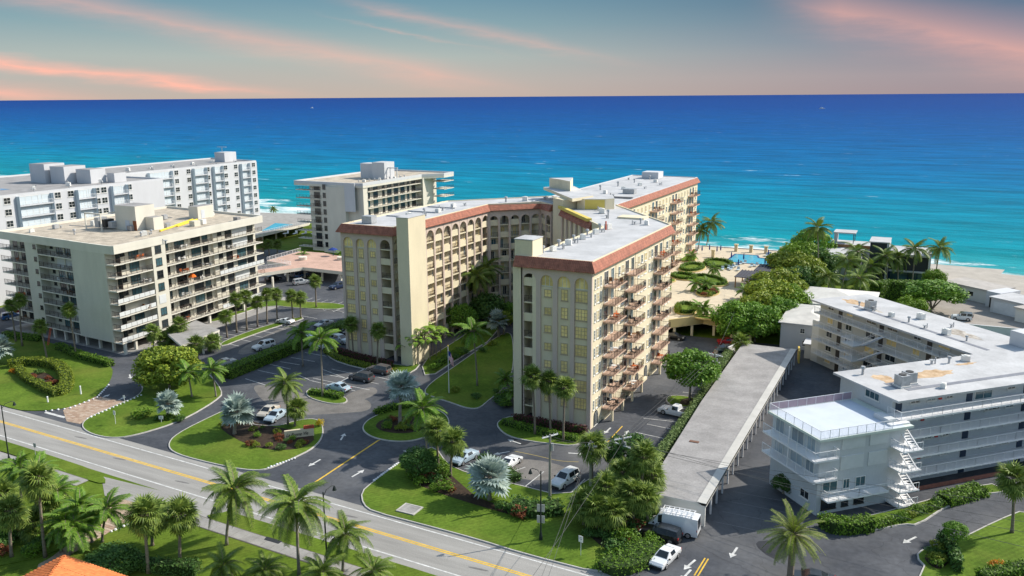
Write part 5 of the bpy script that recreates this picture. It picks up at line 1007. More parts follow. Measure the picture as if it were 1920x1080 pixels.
def tree(name, base, label, cr, h, m, r=4.0, rz=1.0, group=None, z0=0.0, dense=1.0, tb=.2, var=0):
    """cr: crown centre offset (x, y); h: height of crown centre; r: crown radius"""
    o = empty(name, (*base, z0), 0, label, 'tree', group); r_ = random.Random(int(base[0] * 31 + base[1] * 7)); cx, cy = cr
    b = MB(); fork = max(.6, h - r * .75); b.tube([(0, 0, 0), (cx * .15, cy * .15, fork * .5), (cx * .4, cy * .4, fork)], [tb * 1.5, tb * 1.05, tb * .9], 8)
    for i in range(6):
        a = i * 1.05 + r_.uniform(-.3, .3); e_ = Vector((cx + math.cos(a) * r * .6, cy + math.sin(a) * r * .6, h + r * rz * r_.uniform(-.1, .5))); s = Vector((cx * .4, cy * .4, fork)); b.tube([s, s.lerp(e_, .5) + Vector((0, 0, .2)), e_], [tb * .6, tb * .38, tb * .12], 5)
    b.build('trunk', BARKG, o, smooth=True)
    put('crown', leaf_ball(('ball', m.name, var % 2), 64, int(110 * dense), .062, m, 5 + var), o, (cx, cy, h), r_.uniform(0, 6), scale=(r, r, r * rz))
    return o
def shrub(base, label, m, r=.8, h=None, z0=.1, group=None, name='shrub', var=0):
    me = leaf_ball(('shr', m.name, var % 2), 18, 38, .13, m, 50 + var, 1, .9, .35, .5); h = h or r
    o = empty(name, (*base, z0), 0, label, 'shrub', group); put('foliage', me, o, (0, 0, h * .55), rnd.uniform(0, 6), scale=(r, r, h * .8)); MB().tube([(0, 0, 0), (0, 0, h * .5)], [.06, .03], 5).build('stem', BARKG, o); return o
def hedge(path, w_, h, label, m=None, z0=.05, dens=34, leaf=.15, closed=False, name='hedge', rag=.10):
    m = m or L_HEDGE; o = empty(name, (*path[0], z0), 0, label, 'hedge'); x0, y0 = path[0]; P = [(x - x0, y - y0) for x, y in path]
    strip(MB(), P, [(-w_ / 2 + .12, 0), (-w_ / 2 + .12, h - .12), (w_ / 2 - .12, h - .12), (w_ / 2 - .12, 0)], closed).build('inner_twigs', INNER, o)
    r_ = random.Random(int(x0 * 13 + y0)); b = MB(); n = len(P)
    for i in range(n if closed else n - 1):
        a, c = Vector(P[i]), Vector(P[(i + 1) % n]); L_ = (c - a).length; t = (c - a) / max(L_, 1e-6); nn = Vector((t.y, -t.x))
        for k in range(int(L_ * (w_ + 2 * h) * dens)):
            s = r_.uniform(-w_ * .1, L_ + w_ * .1); q = r_.uniform(0, w_ + 2 * h)
            if q < h: d, z, no = -w_ / 2, q, Vector((-nn.x, -nn.y, .3))
            elif q < h + w_: d, z, no = q - h - w_ / 2, h, Vector((0, 0, 1))
            else: d, z, no = w_ / 2, q - h - w_, Vector((nn.x, nn.y, .3))
            p = Vector((*(a + t * s + nn * d), z)) + Vector((r_.gauss(0, rag), r_.gauss(0, rag), r_.gauss(0, rag) * .8)); no = (no + Vector((r_.gauss(0, .5), r_.gauss(0, .5), r_.gauss(0, .5)))).normalized(); e1 = no.orthogonal().normalized(); e1.rotate(Matrix.Rotation(r_.uniform(0, 6.28), 3, no)); e2 = no.cross(e1); z_ = leaf * r_.uniform(.6, 1.3)
            b.face([p - e1 * z_, p + e2 * z_ * .6, p + e1 * z_, p - e2 * z_ * .6])
    for e_i in ((0, -1) if not closed else ()):
        a = Vector(P[e_i]); c = Vector(P[1 if e_i == 0 else -2]); t = (a - c).normalized(); nn = Vector((t.y, -t.x))
        for k in range(int(w_ * h * dens)):
            p = Vector((*(a + nn * r_.uniform(-w_ / 2, w_ / 2)), r_.uniform(0, h))) + Vector((r_.gauss(0, rag), r_.gauss(0, rag), 0)); no = (Vector((t.x, t.y, .3)) + Vector((r_.gauss(0, .5), r_.gauss(0, .5), r_.gauss(0, .5)))).normalized(); e1 = no.orthogonal().normalized(); e2 = no.cross(e1); z_ = leaf * r_.uniform(.6, 1.3); b.face([p - e1 * z_, p + e2 * z_ * .6, p + e1 * z_, p - e2 * z_ * .6])
    b.build('foliage', m, o); return o
def bed(poly, z=.14, m=SOIL): return structure(flat('planting_bed', smooth(poly, 2), z, m))
# ---- palms
for s, l in (((-13.66, -22.14, 5.63, -0.19, -0.1), 'taller cabbage palm by the blue-roofed sedan beside the entrance lawn'), ((-10.86, -23.6, 5.06, 0.36, 0.18), 'shorter cabbage palm standing right beside the blue-roofed sedan')): palm('sabal', s, l, 1.12)
for s, l in (((-6.86, -5.26, 9.07, -0.35, -0.17), 'cabbage palm farthest from the drive corner below the front wing'), ((-5.01, -3.68, 8.18, -0.3, -0.15), 'middle cabbage palm of three below the front wing'), ((-1.96, -5.87, 8.32, 0.16, 0.08), 'lowest cabbage palm of three below the front wing, next to the drive')): palm('sabal', s, l, 1.0)
for s, l in (((-55.31, 14.56, 6.83, -0.18, -0.09), 'cabbage palm at the outer corner of the left wing'), ((-47.87, 12.08, 7.14, 0.36, 0.18), 'cabbage palm by the middle of the left wing end wall')): palm('sabal', s, l, .95)
for s, l in (((-127.48, -6.36, 7.91, -0.05, -0.02), 'cabbage palm on the lawn beside the beige block, darker of a pair'), ((-122.83, -8.1, 9.91, 0.69, 0.34), 'tallest cabbage palm on the lawn beside the beige block'), ((-110.25, -11.57, 6.66, -0.46, -0.23), 'leaning cabbage palm on the lawn near the looping hedge'), ((-105.88, -8.35, 9.62, -0.29, -0.14), 'slim cabbage palm in front of the blank wall of the beige block')): palm('sabal', s, l, .9)
for s, l in (((-94.69, 0.88, 4.03, 0.07, 0.03), 'cabbage palm left of the beige block entrance canopy'), ((-93.51, 2.25, 2.03, 0.27, 0.14), 'short cabbage palm among those by the entrance canopy'), ((-92.33, 5.3, 4.77, 0.4, 0.2), 'cabbage palm rising in front of the entrance canopy'), ((-79.12, -2.23, 4.46, -0.2, -0.1), 'cabbage palm behind the round clipped tree'), ((-84.33, 5.73, 2.02, 0.54, 0.27), 'low cabbage palm on the corner of the parking island'), ((-93.63, 3.86, 2.95, 0.64, 0.32), 'cabbage palm in the clump left of the canopy')): palm('sabal', s, l, .95, near=False)
for bx, by, cx, cy in ((426, 633, 423, 594), (444, 624, 442, 561), (463, 619, 461, 556), (483, 613, 482, 567), (501, 607, 500, 553), (520, 601, 518, 552), (549, 598, 546, 555), (564, 596, 563, 559), (593, 577, 591, 528)):
    pass
ROW = [(-89.01, 15.18, 4.6, 0.03, 0.02), (-89.91, 18.96, 7.55, 0.32, 0.16), (-89.46, 21.57, 7.63, 0.3, 0.15), (-89.21, 24.64, 5.65, 0.27, 0.13), (-89.17, 27.69, 6.72, 0.31, 0.16), (-89.02, 30.88, 6.18, 0.15, 0.08), (-86.74, 33.54, 5.46, -0.02, -0.01), (-85.7, 35.1, 4.72, 0.14, 0.07), (-88.74, 44.44, 6.52, 0.1, 0.05)]
for s in ROW: palm('sabal', s, 'cabbage palm in the row on the grass strip of the beige block car park', .85, near=False, group='palms along the car park strip')
for i, s in enumerate(((6.88, -16.92, 5.06, -0.06, -0.03), (15.37, -22.67, 7.48, 0.23, 0.11), (16.42, -20.63, 4.41, -0.29, -0.14), (12.77, -26.87, 4.82, -0.24, -0.12), (15.72, -26.16, 4.45, -0.15, -0.08), (14.2, -28.98, 3.04, -0.22, -0.11), (10.19, -28.1, 2.56, -0.14, -0.07), (13.09, -23, 5.09, 0.08, 0.04), (12.31, -29.21, 3.06, -0.16, -0.08), (17.26, -25.43, 3.77, -0.38, -0.19))):
    palm('sabal', s, 'shaggy cabbage palm in the dense clump beside the carport end', 1.12 if i else 1.2, group='palm clump by the carport')
palm('sabal', (13.21, 46.67, 3.12, -0.14, -0.07), 'round-headed cabbage palm at the far end of the carport hedge', 1.0, near=False)
palm('sabal', (55.68, -8.36, 6.69, -0.56, -0.28), 'pale-trunked palm on the lawn in front of the motel-style block', 1.15)
for s, l in (((-28.14, -58.35, 6.9, 0.22, 0.11), 'tall cabbage palm beside the hedge near the orange tiled roof'), ((-32.53, -54, 3.73, 0.39, 0.19), 'slim cabbage palm growing next to a taller one by the paved drive'), ((-26.5, -55.53, 5.82, 0.58, 0.29), 'cabbage palm on the roadside garden lawn near the clipped bush')): palm('sabal', s, l, 1.15)
for s in ((-44.83, -62.63, 5.53, 0.51, 0.26), (-47.8, -59.47, 1.7, 1.48, 0.74), (-47.73, -58.05, 4.11, 1.93, 0.96), (-41.41, -60.98, 9.35, 0.38, 0.19), (-52.58, -58.25, 3.83, 0.13, 0.07)): palm('sabal', s, 'palm in the crowded clump at the left end of the roadside garden', 1.1, group='roadside palm clump')
for s in ((-40.83, -59.43, 3.63, 0.77, 0.38), (-39.33, -59.35, 3.29, 0.73, 0.36), (-39.42, -56.52, 4.22, -0.72, -0.36), (-38.36, -56.01, 4.02, 0.89, 0.44), (-46.73, -56.16, 4.5, 0.79, 0.39), (-53.7, -53.47, 4.7, 0.67, 0.33), (-57.5, -52.86, 4.06, 0.37, 0.18)): palm('royal', s, 'feather palm beside the paved garden drive across the road', 1.15, group='feather palms by the paved drive')
for s, l, sc in (((-24.92, -50.21, 6.75, 1.29, 0.64), 'large leaning coconut palm on the verge beside the road', 1.0), ((-13.05, -51.77, 8.31, 0.21, 0.1), 'tall straight coconut palm beside the roadside lamp', 1.0), ((-9.35, -49.06, 4.48, 0.51, 0.26), 'young coconut palm to the right of the roadside lamp', .72)): palm('coco', s, l, sc)
for s in ((-19.07, -56.71, 2.35, 0.17, 0.09), (-15.12, -54.8, 1.86, 0.16, 0.08), (-9.23, -53.06, 2.15, 0.31, 0.15), (-4.28, -50.12, 2.03, -0.17, -0.08)): palm('coco', s, 'low coconut palm top rising beside the pavement', .6, group='low coconut palms by the pavement')
palm('royal', (-25.41, 10.49, 9.98, -0.52, -0.26), 'tall feather palm on the flagpole lawn', 1.35); palm('royal', (-61, 6.27, 6.65, 0.09, 0.04), 'feather palm at the parking hedge near the white van', 1.3); palm('royal', (-46.76, -5.66, 10.06, 0.27, 0.13), 'slender feather palm on the small parking island', 1.35)
palm('coco', (-43.42, -18.34, 6.77, 0.17, 0.08), 'coconut palm behind the entrance name wall', .72); palm('sabal', (-41.99, -18.39, 2.82, 0.38, 0.19), 'cabbage palm behind the entrance name wall', 1.05); palm('royal', (-18.2, -17.91, 6.51, -0.24, -0.12), 'leaning feather palm over the round entrance island', 1.35, th=.8)
for s, l, sc in (((-48.17, -24.89, 3.7, 0.62, 0.31), 'large silver palm between the two drives', 1.2), ((-62.73, -24.48, 2.53, 0.21, 0.11), 'silver palm on the lawn near the round clipped tree', .9), ((-27.78, -10.42, 6.07, 0.34, 0.17), 'silver palm on the round entrance island', 1.15), ((-3, -27.24, 3.14, 0.04, 0.02), 'large silver palm beside the car park on the front lawn', 1.25), ((-115.2, -18.43, 3.75, 0.74, 0.37), 'silver palm on the lawn edge by the looping hedge', 1.1), ((-36.45, 40.13, 3.52, -0.27, -0.14), 'silver palm in the courtyard beside the front wing', 1.05)): palm('bism', s, l, sc)
palm('date', (34.15, -29.92, 5.35, -0.01, -0.01), 'bushy golden-green date palm in the middle of the motel drive', 1.0)
for s, l in (((-63.2, -13.72, 4.79, -0.22, -0.11), 'feather palm beside the parking hedge and round tree'), ((-66.95, -15.5, 4.32, -0.3, -0.15), 'small feather palm against the round clipped tree')): palm('royal', s, l, 1.1)
for s, l in (((-45.19, 51.73, 11.85, -0.18, -0.09), 'tall coconut palm in the courtyard between the wings'), ((-45.16, 46.6, 10.99, -0.05, -0.03), 'coconut palm leaning in the courtyard between the wings')): palm('coco', s, l, .95)
for s in ((-18.31, 8.95, 2.69, -0.56, -0.28), (-15.51, 5.94, 1.88, -0.46, -0.23)): palm('royal', s, 'small palm at the left foot of the front wing', .9, group='small palms at the wing foot')
for s, l in (((-24.83, 147.89, 11.75, 0.51, 0.25), 'beachside coconut palm closest to the cream block'), ((-22, 150.17, 8.22, 0.75, 0.38), 'shorter beachside coconut palm between two taller ones'), ((-19.62, 150.23, 10.73, 1.54, 0.77), 'beachside coconut palm leaning towards the pool')): palm('coco', s, l, .95, near=False)
BP = [(18.39, 117.62, 15.93, -1.02, -0.51), (23.06, 100.18, 6.65, -0.44, -0.22), (30.19, 100.49, 6.82, -0.5, -0.25), (27.76, 121.9, 9.57, -0.7, -0.35), (34.7, 125.08, 8.29, -0.91, -0.45), (37.28, 127.68, 7.9, -0.65, -0.33), (40.63, 131.36, 9.68, -0.06, -0.03), (45.95, 137.46, 9.37, 0.55, 0.27), (25.03, 107.27, 9.51, 1.11, 0.55), (32.16, 120.44, 6.36, -1.48, -0.74)]
BL = ['tall wind-blown coconut palm beside the roof pavilion of the beach house', 'coconut palm in front of the low white roof of the beach house', 'yellowing coconut palm before the tall hedge of the beach house', 'coconut palm touching the dark stair tower of the beach house', 'coconut palm before the dark glass front of the beach house', 'coconut palm next to the one before the dark glass front', 'wind-swept coconut palm at the white end wall of the beach house', 'lone wind-swept coconut palm standing by the sand', 'coconut palm between the thicket and the beach house terrace', 'short coconut palm between the stair tower and the hedge']
for s, l in zip(BP, BL): palm('coco', s, l, 1.0 if s[2] > 6 else .95, near=False)
for p in ((2.18, 60.94), (0.92, 61.36), (-5.73, 83.79), (-5.97, 103.67), (-16.25, 120.08), (6.64, 80.31), (-3.18, 84.96)): palm('royal', (*p, 1.7, .1, 0), 'small garden palm on the cream podium beside the planted beds', .95, near=False, group='podium garden palms', z0=3.97)
for s in ((-125.62, 84.16, 3.62, -0.09, -0.04), (-115.21, 88.87, 3.61, -0.13, -0.06)): palm('royal', s, 'potted palm on the pink brick deck', .9, near=False, group='deck palms')
for s in ((-149.09, 95.11, 3.53, -0.09, -0.05), (-148.69, 98.48, 3.03, 0.19, 0.09), (-149.35, 92.91, 3.51, -0.25, -0.12)): palm('sabal', s, 'cabbage palm beside the shaded drive below the pool deck', .9, near=False, group='palms below the pool deck')
palm('coco', (-204.89, 159.53, 4.51, 0.28, 0.14), 'lone coconut palm on the beach beyond the pool deck', .5, near=False)
# broad-leaved bird-of-paradise clump against the left wing
def paddle_me(i):
    def fn():
        r_ = random.Random(i); b = MB(); b.mk(1); b.tube([(0, 0, 0), (.5, 0, .9), (.9, 0, 1.5)], [.05, .04, .03], 3, False); b.mk(0); n = 9
        for j in range(n):
            t0, t1 = j / n, (j + .8) / n
            def p(t, sg): x = .9 + 1.1 * t; z = 1.5 + .9 * t - 1.1 * t * t; w_ = .38 * math.sin(math.pi * (.12 + .86 * t)); return Vector((x, sg * w_, z - .1 * abs(w_)))
            for sg in (-1, 1): b.face([p(t0, 0), p(t1, 0), p(t1, sg), p(t0, sg)])
        return b.mesh('paddle_leaf', [L_TRAV, BARK])
    return cached(('paddle', i), fn)
for i, (bx, hgt) in enumerate((((-43.07, 16.52), 2.6), ((-41.68, 16.44), 3.6), ((-41.29, 18.1), 4.2), ((-40.98, 19.75), 3.6), ((-41.31, 22.67), 3.0), ((-41.67, 24.88), 2.4), ((-43.24, 20.22), 4.6), ((-41.89, 22.4), 4.0))):
    o = empty('bird_of_paradise_plant', (*bx, 0), 0, 'bright broad-leaved paddle plant in the clump against the left wing', 'plant', 'paddle plants by the left wing'); MB().tube([(0, 0, 0), (.1, 0, hgt)], [.12, .09], 6).build('stem', BARKG, o)
    for j in range(13): put('leaf', paddle_me(j % 2), o, (.1, 0, hgt), rot=(0, rnd.uniform(-.35, .55), j * 2.4), scale=rnd.uniform(1.1, 1.6))
# ---- broad-leaved trees
tree('clipped_tree', (-74.19, -13.76), 'round clipped yellow-green tree between the two drives', (0, 0), 4.0, L_TREEY, 5.3, .78, dense=1.7)
tree('shade_tree', (10.39, 19.03), 'round green shade tree on the small island by the pickup', (0, .3), 5.6, L_TREE, 4.3, .85, dense=1.3, var=1)
TR = [((9.75, 58.11), 4.5, 4.6, L_TREE, 'bright green tree drooping over the podium parapet beside the parked cars'), ((13.24, 59.73), 4.4, 4.6, L_TREE, 'broad green tree behind the round-headed palm by the carport'), ((12.59, 78.51), 5.0, 5.0, L_TREEY, 'large green tree in the middle of the thicket above the white house'),
      ((12.63, 92.39), 5.0, 5.2, L_TREEY, 'yellow-green tree of the thicket next to the hip-roofed white house'), ((11.55, 110.99), 5.5, 5.6, L_TREEY, 'tall yellow-green tree beside the dark shade canopies'), ((12.72, 126.08), 6.0, 5.8, L_LIME, 'green tree between the pool and the beach house palms'), ((13.32, 142.67), 7.0, 5.4, L_TREE, 'highest tree of the thicket, close to the modern beach house'),
      ((15.79, 70.03), 4.0, 4.4, L_TREE, 'low green tree against the wall of the two-storey white house'), ((14.82, 102.57), 4.0, 5.0, L_DARK, 'dark tree filling the gap beside the broad hip roof'), ((17.14, 124.31), 5.0, 5.0, L_DARK, 'dark tree below the wind-blown coconut palms'), ((10.02, 92.96), 4.6, 4.4, L_TREEY, 'yellowish tree at the edge of the podium terrace below the canopies'),
      ((15.86, 80.03), 4.5, 4.8, L_LIME, 'dense green tree behind the chimney corner of the white house'), ((15.93, 113), 5.0, 5.0, L_TREEY, 'yellow-tipped tree behind the low white house'), ((12.25, 70.79), 4.6, 4.4, L_TREEY, 'yellow-green tree between the carport end and the podium')]
for i, (b_, h_, r_, m_, l_) in enumerate(TR): tree('sea_grape_tree', b_, l_, (0, 0), h_, m_, r_ * 1.1, .9, dense=1.1, var=i)
tree('spreading_tree', (45.56, 101.86), 'wide umbrella-shaped tree with a forked trunk in the paved court', (.5, 1), 4.6, L_TREE, 6.2, .5, tb=.32, dense=1.1); tree('lime_bush_tree', (41.36, 91.84), 'feathery lime-green bushy tree behind the motel-style block', (0, 0), 3.0, L_LIME, 3.4, .95); tree('pale_tree', (45.7, 116.77), 'pale green tree top rising over the hedge by the beach house', (0, 0), 5.4, L_LIME, 2.6, 1.0, var=1)
for i, (b_, l_, h_, r_, m_) in enumerate((((-45.44, 39.18), 'bushy green tree in the courtyard beside the arcaded wing', 3.6, 3.4, L_TREE), ((-42.57, 46.8), 'dark large-leaved tree in the courtyard beneath the coconut palms', 4.2, 4.0, L_DARK), ((-38.66, 49.62), 'small round bright tree in the courtyard by the front wing', 3.4, 2.2, L_TREE), ((-49.07, 49.93), 'dark courtyard tree half hidden behind the bushy green tree', 3.6, 3.0, L_DARK))): tree('courtyard_tree', b_, l_, (0, 0), h_, m_, r_, .95, var=i)
tree('bushy_tree', (-14.75, -25.46), 'dense reddish-tipped bush tree at the corner of the front lawn', (0, 0), 2.2, L_DARK, 2.3, 1.0); tree('screen_tree', (10.8, -13.25), 'dark green tree mass behind the palm clump by the carport', (0, 0), 3.2, L_DARK, 3.2, 1.0, var=1); tree('small_tree', (49.55, -16.57), 'small open tree in the corner bed of the motel lawn', (0, 0), 2.8, L_TREE, 1.3, .9, tb=.07)
tree('clipped_bush', (-31.56, -59.88), 'big round bush beside the orange tiled roof', (0, 0), 1.4, L_DARK, 2.6, .8); tree('round_tree', (-36.17, 42.09), 'small yellow-green round tree beside the courtyard drive', (0, 0), 3.6, L_TREEY, 1.8, 1.1, var=1)
# ---- hedges
hedge([(-68.9, -5.5), (-69.3, 14), (-69.8, 31)], 2.6, 2.0, 'tall boxy hedge dividing the two car parks', dens=30)
hedge([(14.0 - .5, -22 + 4), (13.2, 10), (12.2, 30), (11.4, 44)], 1.5, 2.3, 'long clipped hedge running beside the grey carport', leafmat('greyish_hedge_leaf', (.12, .19, .05), (.25, .34, .12)), 0, dens=26)
hedge(smooth([(-111.41, -18.49), (-109.69, -15.11), (-102.81, -14.45), (-94.85, -18.34), (-89.08, -22.95), (-88.77, -24.92)], 2, False), 2.0, 1.4, 'looping clipped hedge round the flower bed on the beige block lawn', L_HEDGEY); hedge(smooth([(-88.28, -25.28), (-92.5, -24.56), (-102.27, -21.83), (-108.26, -18.8)], 1, False), 1.3, 1.2, 'inner arm of the looping hedge on the beige block lawn', L_HEDGEY)
hedge([(-114.15, -6.16), (-104.57, -8.52), (-94.25, -9.7)], 1.5, 1.3, 'low clipped hedge along the front of the beige stilted block'); hedge([(-133.17, -4.94), (-123.19, -3.91)], 1.6, 1.2, 'dark clipped hedge by the palms of the beige block')
hedge(smooth([(-62.45, 15.16), (-56.22, 11.85), (-47, 10.34), (-42.57, 10.33)], 1, False), 1.2, .8, 'low hedge round the end wall of the left wing', L_HEDGEY); hedge(smooth([(-60.7, 15.98), (-54.7, 14.08), (-45.01, 12.7)], 1, False), .9, 1.3, 'maroon shrub hedge against the left wing wall', L_MAROON)
hedge(smooth([(-13.17, -3.73), (-9, -4.17), (-4.64, -4.9), (-0.11, -4.99)], 1, False), 1.2, .85, 'low green hedge below the front wing wall', L_HEDGE); hedge(smooth([(-11.96, -1.67), (-8.72, -1.86), (-4.19, -1.89), (-0.02, -1.78)], 1, False), .9, 1.2, 'maroon shrub hedge against the front wing wall', L_MAROON)
hedge(smooth([(-33.48, -8.8), (-32.11, -5.5), (-29.34, -2.55), (-27.88, -2.41)], 2, False), 1.0, 1.0, 'curved dark hedge at the back of the round entrance island'); hedge([(-49.64, -5.24), (-46.26, -4.84), (-43.2, -5.15)], 1.4, .8, 'low hedge on the small parking island')
hedge(smooth([(35.87, -15.77), (37.5, -17.1), (40.88, -14.36)], 1, False), 1.9, 1.5, 'thick clipped hedge at the corner of the motel-style block', L_HEDGE); hedge(smooth([(41.31, -13.87), (44.04, -10.4), (46.86, -6.5), (48.32, -4.25)], 1, False), 1.2, .7, 'low hedge along the drive kerb by the motel stair'); hedge([(48.61, -3.64), (52.76, 1.59)], 2.4, 1.1, 'dome-topped clipped hedge by the motel walkways')
hedge([(48.37, -14.57), (49.69, -18.35), (49.93, -20.6)], .9, 1.6, 'dark narrow hedge round the corner bed of the motel lawn', L_DARK)
hedge([(33.02, 107.81), (35.2, 111.95), (45.36, 115.36)], 3.0, 4.6, 'tall dense hedge wall in front of the modern beach house', L_HEDGE, 0, 18, .22); hedge([(40.82, 91.59), (46.82, 88.32), (50.46, 87.11)], 1.5, 1.2, 'yellowish low hedge behind the motel roof', L_HEDGEY)
hedge(smooth([(15.51, -35.18), (17.18, -35.57), (18.57, -33.22), (18.73, -29.87)], 1, False), 3.4, 1.1, 'broad bushy hedge at the drive corner beside the parked white sedan', L_HEDGE, dens=40, leaf=.13, rag=.2)
hedge([(-30.9, -58.02), (-27.38, -57.51), (-23.48, -55.98)], 1.6, 1.2, 'dark hedge behind the orange tiled roof', L_DARK); hedge([(-37.57, 16.91), (-38.26, 24.1)], 1.5, 1.0, 'low hedge beside the curving courtyard drive', L_HEDGE); hedge([(52.17, -21.23), (56.59, -16.81)], 1.5, 1.0, 'clipped hedge at the far edge of the motel lawn', L_HEDGE)
hedge([(-19, 62.5), (-10, 58.5), (-5.5, 55.5)], 2.4, 5.2, 'mounded hedge on the podium edge beside the front wing', L_TREE, 0, 16, .22); hedge([(-14.5, 70), (-13.5, 82)], 4.5, 2.2, 'thick shrub bank on the podium garden', L_TREE, 3.9, 18, .2, rag=.25); hedge([(10.66, 63.38), (8.28, 58.89), (4.57, 58.13)], 1.6, 1.0, 'low hedge along the podium parapet', L_HEDGE, 3.95)
hedge([(-9.42, -17.19), (-6.18, -18.57), (-2.36, -21.34)], 2.0, 1.0, 'low shrub bank between the lawn and the parked cars', L_DARK, dens=24, rag=.2); hedge([(0.65, -28.2), (3.62, -28.31), (6.29, -26.26)], 2.6, 1.2, 'loose shrub bank beside the roadside lamp', L_DARK, dens=22, leaf=.2, rag=.25)
for i_, (c_, poly_) in enumerate(BEDS[:6]):
    hedge(ccw([(c_[0] + (x - c_[0]) * .84, c_[1] + (y - c_[1]) * .84) for x, y in poly_]), .9, .7, ('clipped hedge ringing the kidney bed nearest the pool', 'clipped hedge ringing the bed by the sea wing', 'clipped hedge ringing the slanting bed beside the sea wing', 'clipped hedge ringing the largest bed in the podium garden', 'clipped hedge ringing the bed of red shrubs on the podium', 'clipped hedge ringing the bed beside the podium corner shrub')[i_], L_HEDGE, 4.2, 22, .16, True)
# ---- shrub beds
for poly in ([(-18.11, -24.26), (-18, -18.23), (-9.07, -24.54), (-3.96, -28.03), (2.74, -27.97), (3.32, -29.95), (-4.82, -29.25), (-10, -28.45), (-14.83, -27.3)], [(-30.92, -13.13), (-31.36, -9.61), (-26.6, -6.07), (-22.83, -10.5), (-24.26, -13.53), (-27.92, -14.57)], [(-53.56, -23.88), (-53.87, -18.99), (-46, -20.29), (-36.37, -19.29), (-34.62, -25.1), (-40.94, -28.11)], [(-104.77, -20.64), (-104.09, -16.84), (-95.63, -19.7), (-91.22, -23.96), (-97.31, -23.72)], [(46.28, -18.77), (48.11, -15.99), (49.44, -17.86), (48.15, -21.46)], [(41.26, -13.18), (48.02, -3.92), (48.62, -4.42), (44.08, -11.4)], [(9.25, -24.85), (16.51, -19.81), (19.75, -28.33), (17.94, -34.25), (10.62, -30.02)], [(8.96, 16.67), (9.34, 20.25), (11.36, 19.49), (11.51, 16.51)]): bed(poly)
SH = [('reddish croton shrub', L_RED), ('dark green shrub', L_DARK), ('bright green shrub', L_HEDGE), ('yellow-green shrub', L_HEDGEY)]
def shrubs(n, poly, where, grp, mix=(0, 1, 2, 3), r=(.5, 1.1), z0=.12):
    xs = [p[0] for p in poly]; ys = [p[1] for p in poly]; r_ = random.Random(len(where) + int(xs[0])); got = 0; tries = 0
    while got < n and tries < 2000:
        tries += 1; x, y = r_.uniform(min(xs), max(xs)), r_.uniform(min(ys), max(ys)); c_ = False
        for i in range(len(poly)):
            (x1, y1), (x2, y2) = poly[i], poly[(i + 1) % len(poly)]
            if (y1 > y) != (y2 > y) and x < (x2 - x1) * (y - y1) / (y2 - y1) + x1: c_ = not c_
        if c_: i = r_.choice(mix); shrub((x, y), SH[i][0] + ' ' + where, SH[i][1], r_.uniform(*r), None, z0, SH[i][0] + 's ' + where, var=got); got += 1
shrubs(26, [(-18.11, -24.26), (-18.2, -17.91), (-9.07, -24.54), (-3.96, -28.03), (2.56, -28.36), (3.32, -29.95), (-4.82, -29.25), (-10, -28.45), (-14.83, -27.3)], 'in the front lawn bed', 'a', (0, 1, 1, 2), (.6, 1.2)); shrubs(16, [(-30.54, -12.96), (-31.1, -9.99), (-26.6, -6.07), (-22.98, -10.57), (-24.49, -13.18), (-28.17, -14.22)], 'on the round entrance island', 'b', (0, 1, 2, 3), (.4, .8))
shrubs(26, [(-53.23, -24.21), (-53.02, -19.87), (-45.23, -21.14), (-36.07, -20.3), (-34.94, -25.89), (-40.94, -28.11)], 'round the entrance name wall', 'c', (0, 0, 1, 2, 3), (.4, .9)); shrubs(14, [(-103.7, -21.16), (-103.2, -17.48), (-95.54, -19.98), (-91.39, -24.04), (-97.31, -23.72)], 'inside the looping hedge', 'd', (0, 1, 3), (.5, .9)); shrubs(10, [(46.28, -18.77), (48.11, -15.99), (49.44, -17.86), (48.14, -20.88)], 'in the corner bed of the motel lawn', 'e', (1, 2, 3), (.5, .9))
shrubs(14, [(41.83, -12.91), (48.02, -3.92), (48.5, -4.17), (44.34, -10.7)], 'beside the motel stair', 'f', (1, 2, 3), (.5, .9)); shrubs(30, [(9.21, -25.63), (16.6, -20.55), (19.64, -28.38), (17.87, -34.04), (10.73, -29.96)], 'under the palm clump by the carport', 'g', (0, 1, 1, 2, 2), (.7, 1.4)); shrubs(8, [(-65.63, -24.56), (-61.31, -22.52), (-58.81, -25.39), (-63.19, -27.22)], 'round the silver palm between the drives', 'h', (1, 2), (.5, .9)); shrubs(14, [(-53.17, -58.53), (-45.55, -57.01), (-40.08, -60.97), (-44.39, -64.27)], 'under the roadside palm clump', 'i', (1, 2, 0), (.8, 1.5), .1)
shrubs(10, [(-37.36, 12.77), (-40.53, 34.65), (-37.63, 31.7), (-34.36, 10.14)], 'along the courtyard drive', 'j', (1, 2, 2), (.7, 1.3)); shrubs(9, [(-22.07, 10.2), (-24.45, 22.35), (-14.34, 2.38), (-16.07, 1.56)], 'at the left foot of the front wing', 'k', (1, 2), (.6, 1.2)); shrubs(6, [(-2.82, 75.96), (-0.86, 86.02), (0.58, 79.89), (-1.47, 73.12)], 'in the podium garden beds', 'l', (0, 3), (.6, 1.0), 4.2)
for p, l_ in (((-22.43, 4.66), 'dark rounded shrub at the tip of the flagpole lawn'), ((-27.4, 5.86), 'small rounded shrub at the foot of the flagpole'), ((-34.82, 33.86), 'yellow-green ball shrub near the courtyard end of the lawn'), ((-34.37, 29.1), 'dark shrub on the flagpole lawn near the courtyard')): shrub(p, l_, L_DARK if 'dark' in l_ else L_HEDGEY, .9)
shrub((53.79, -17.81), 'bright orange flowering shrub on the motel lawn', L_ORANGE, .8); shrub((-107.55, -20.23), 'bright orange flowering shrub beside the looping hedge', L_ORANGE, .8); shrub((-66.77, -25.88), 'bright clipped ball shrub near the silver palm between the drives', L_HEDGE, 1.6, 1.1)
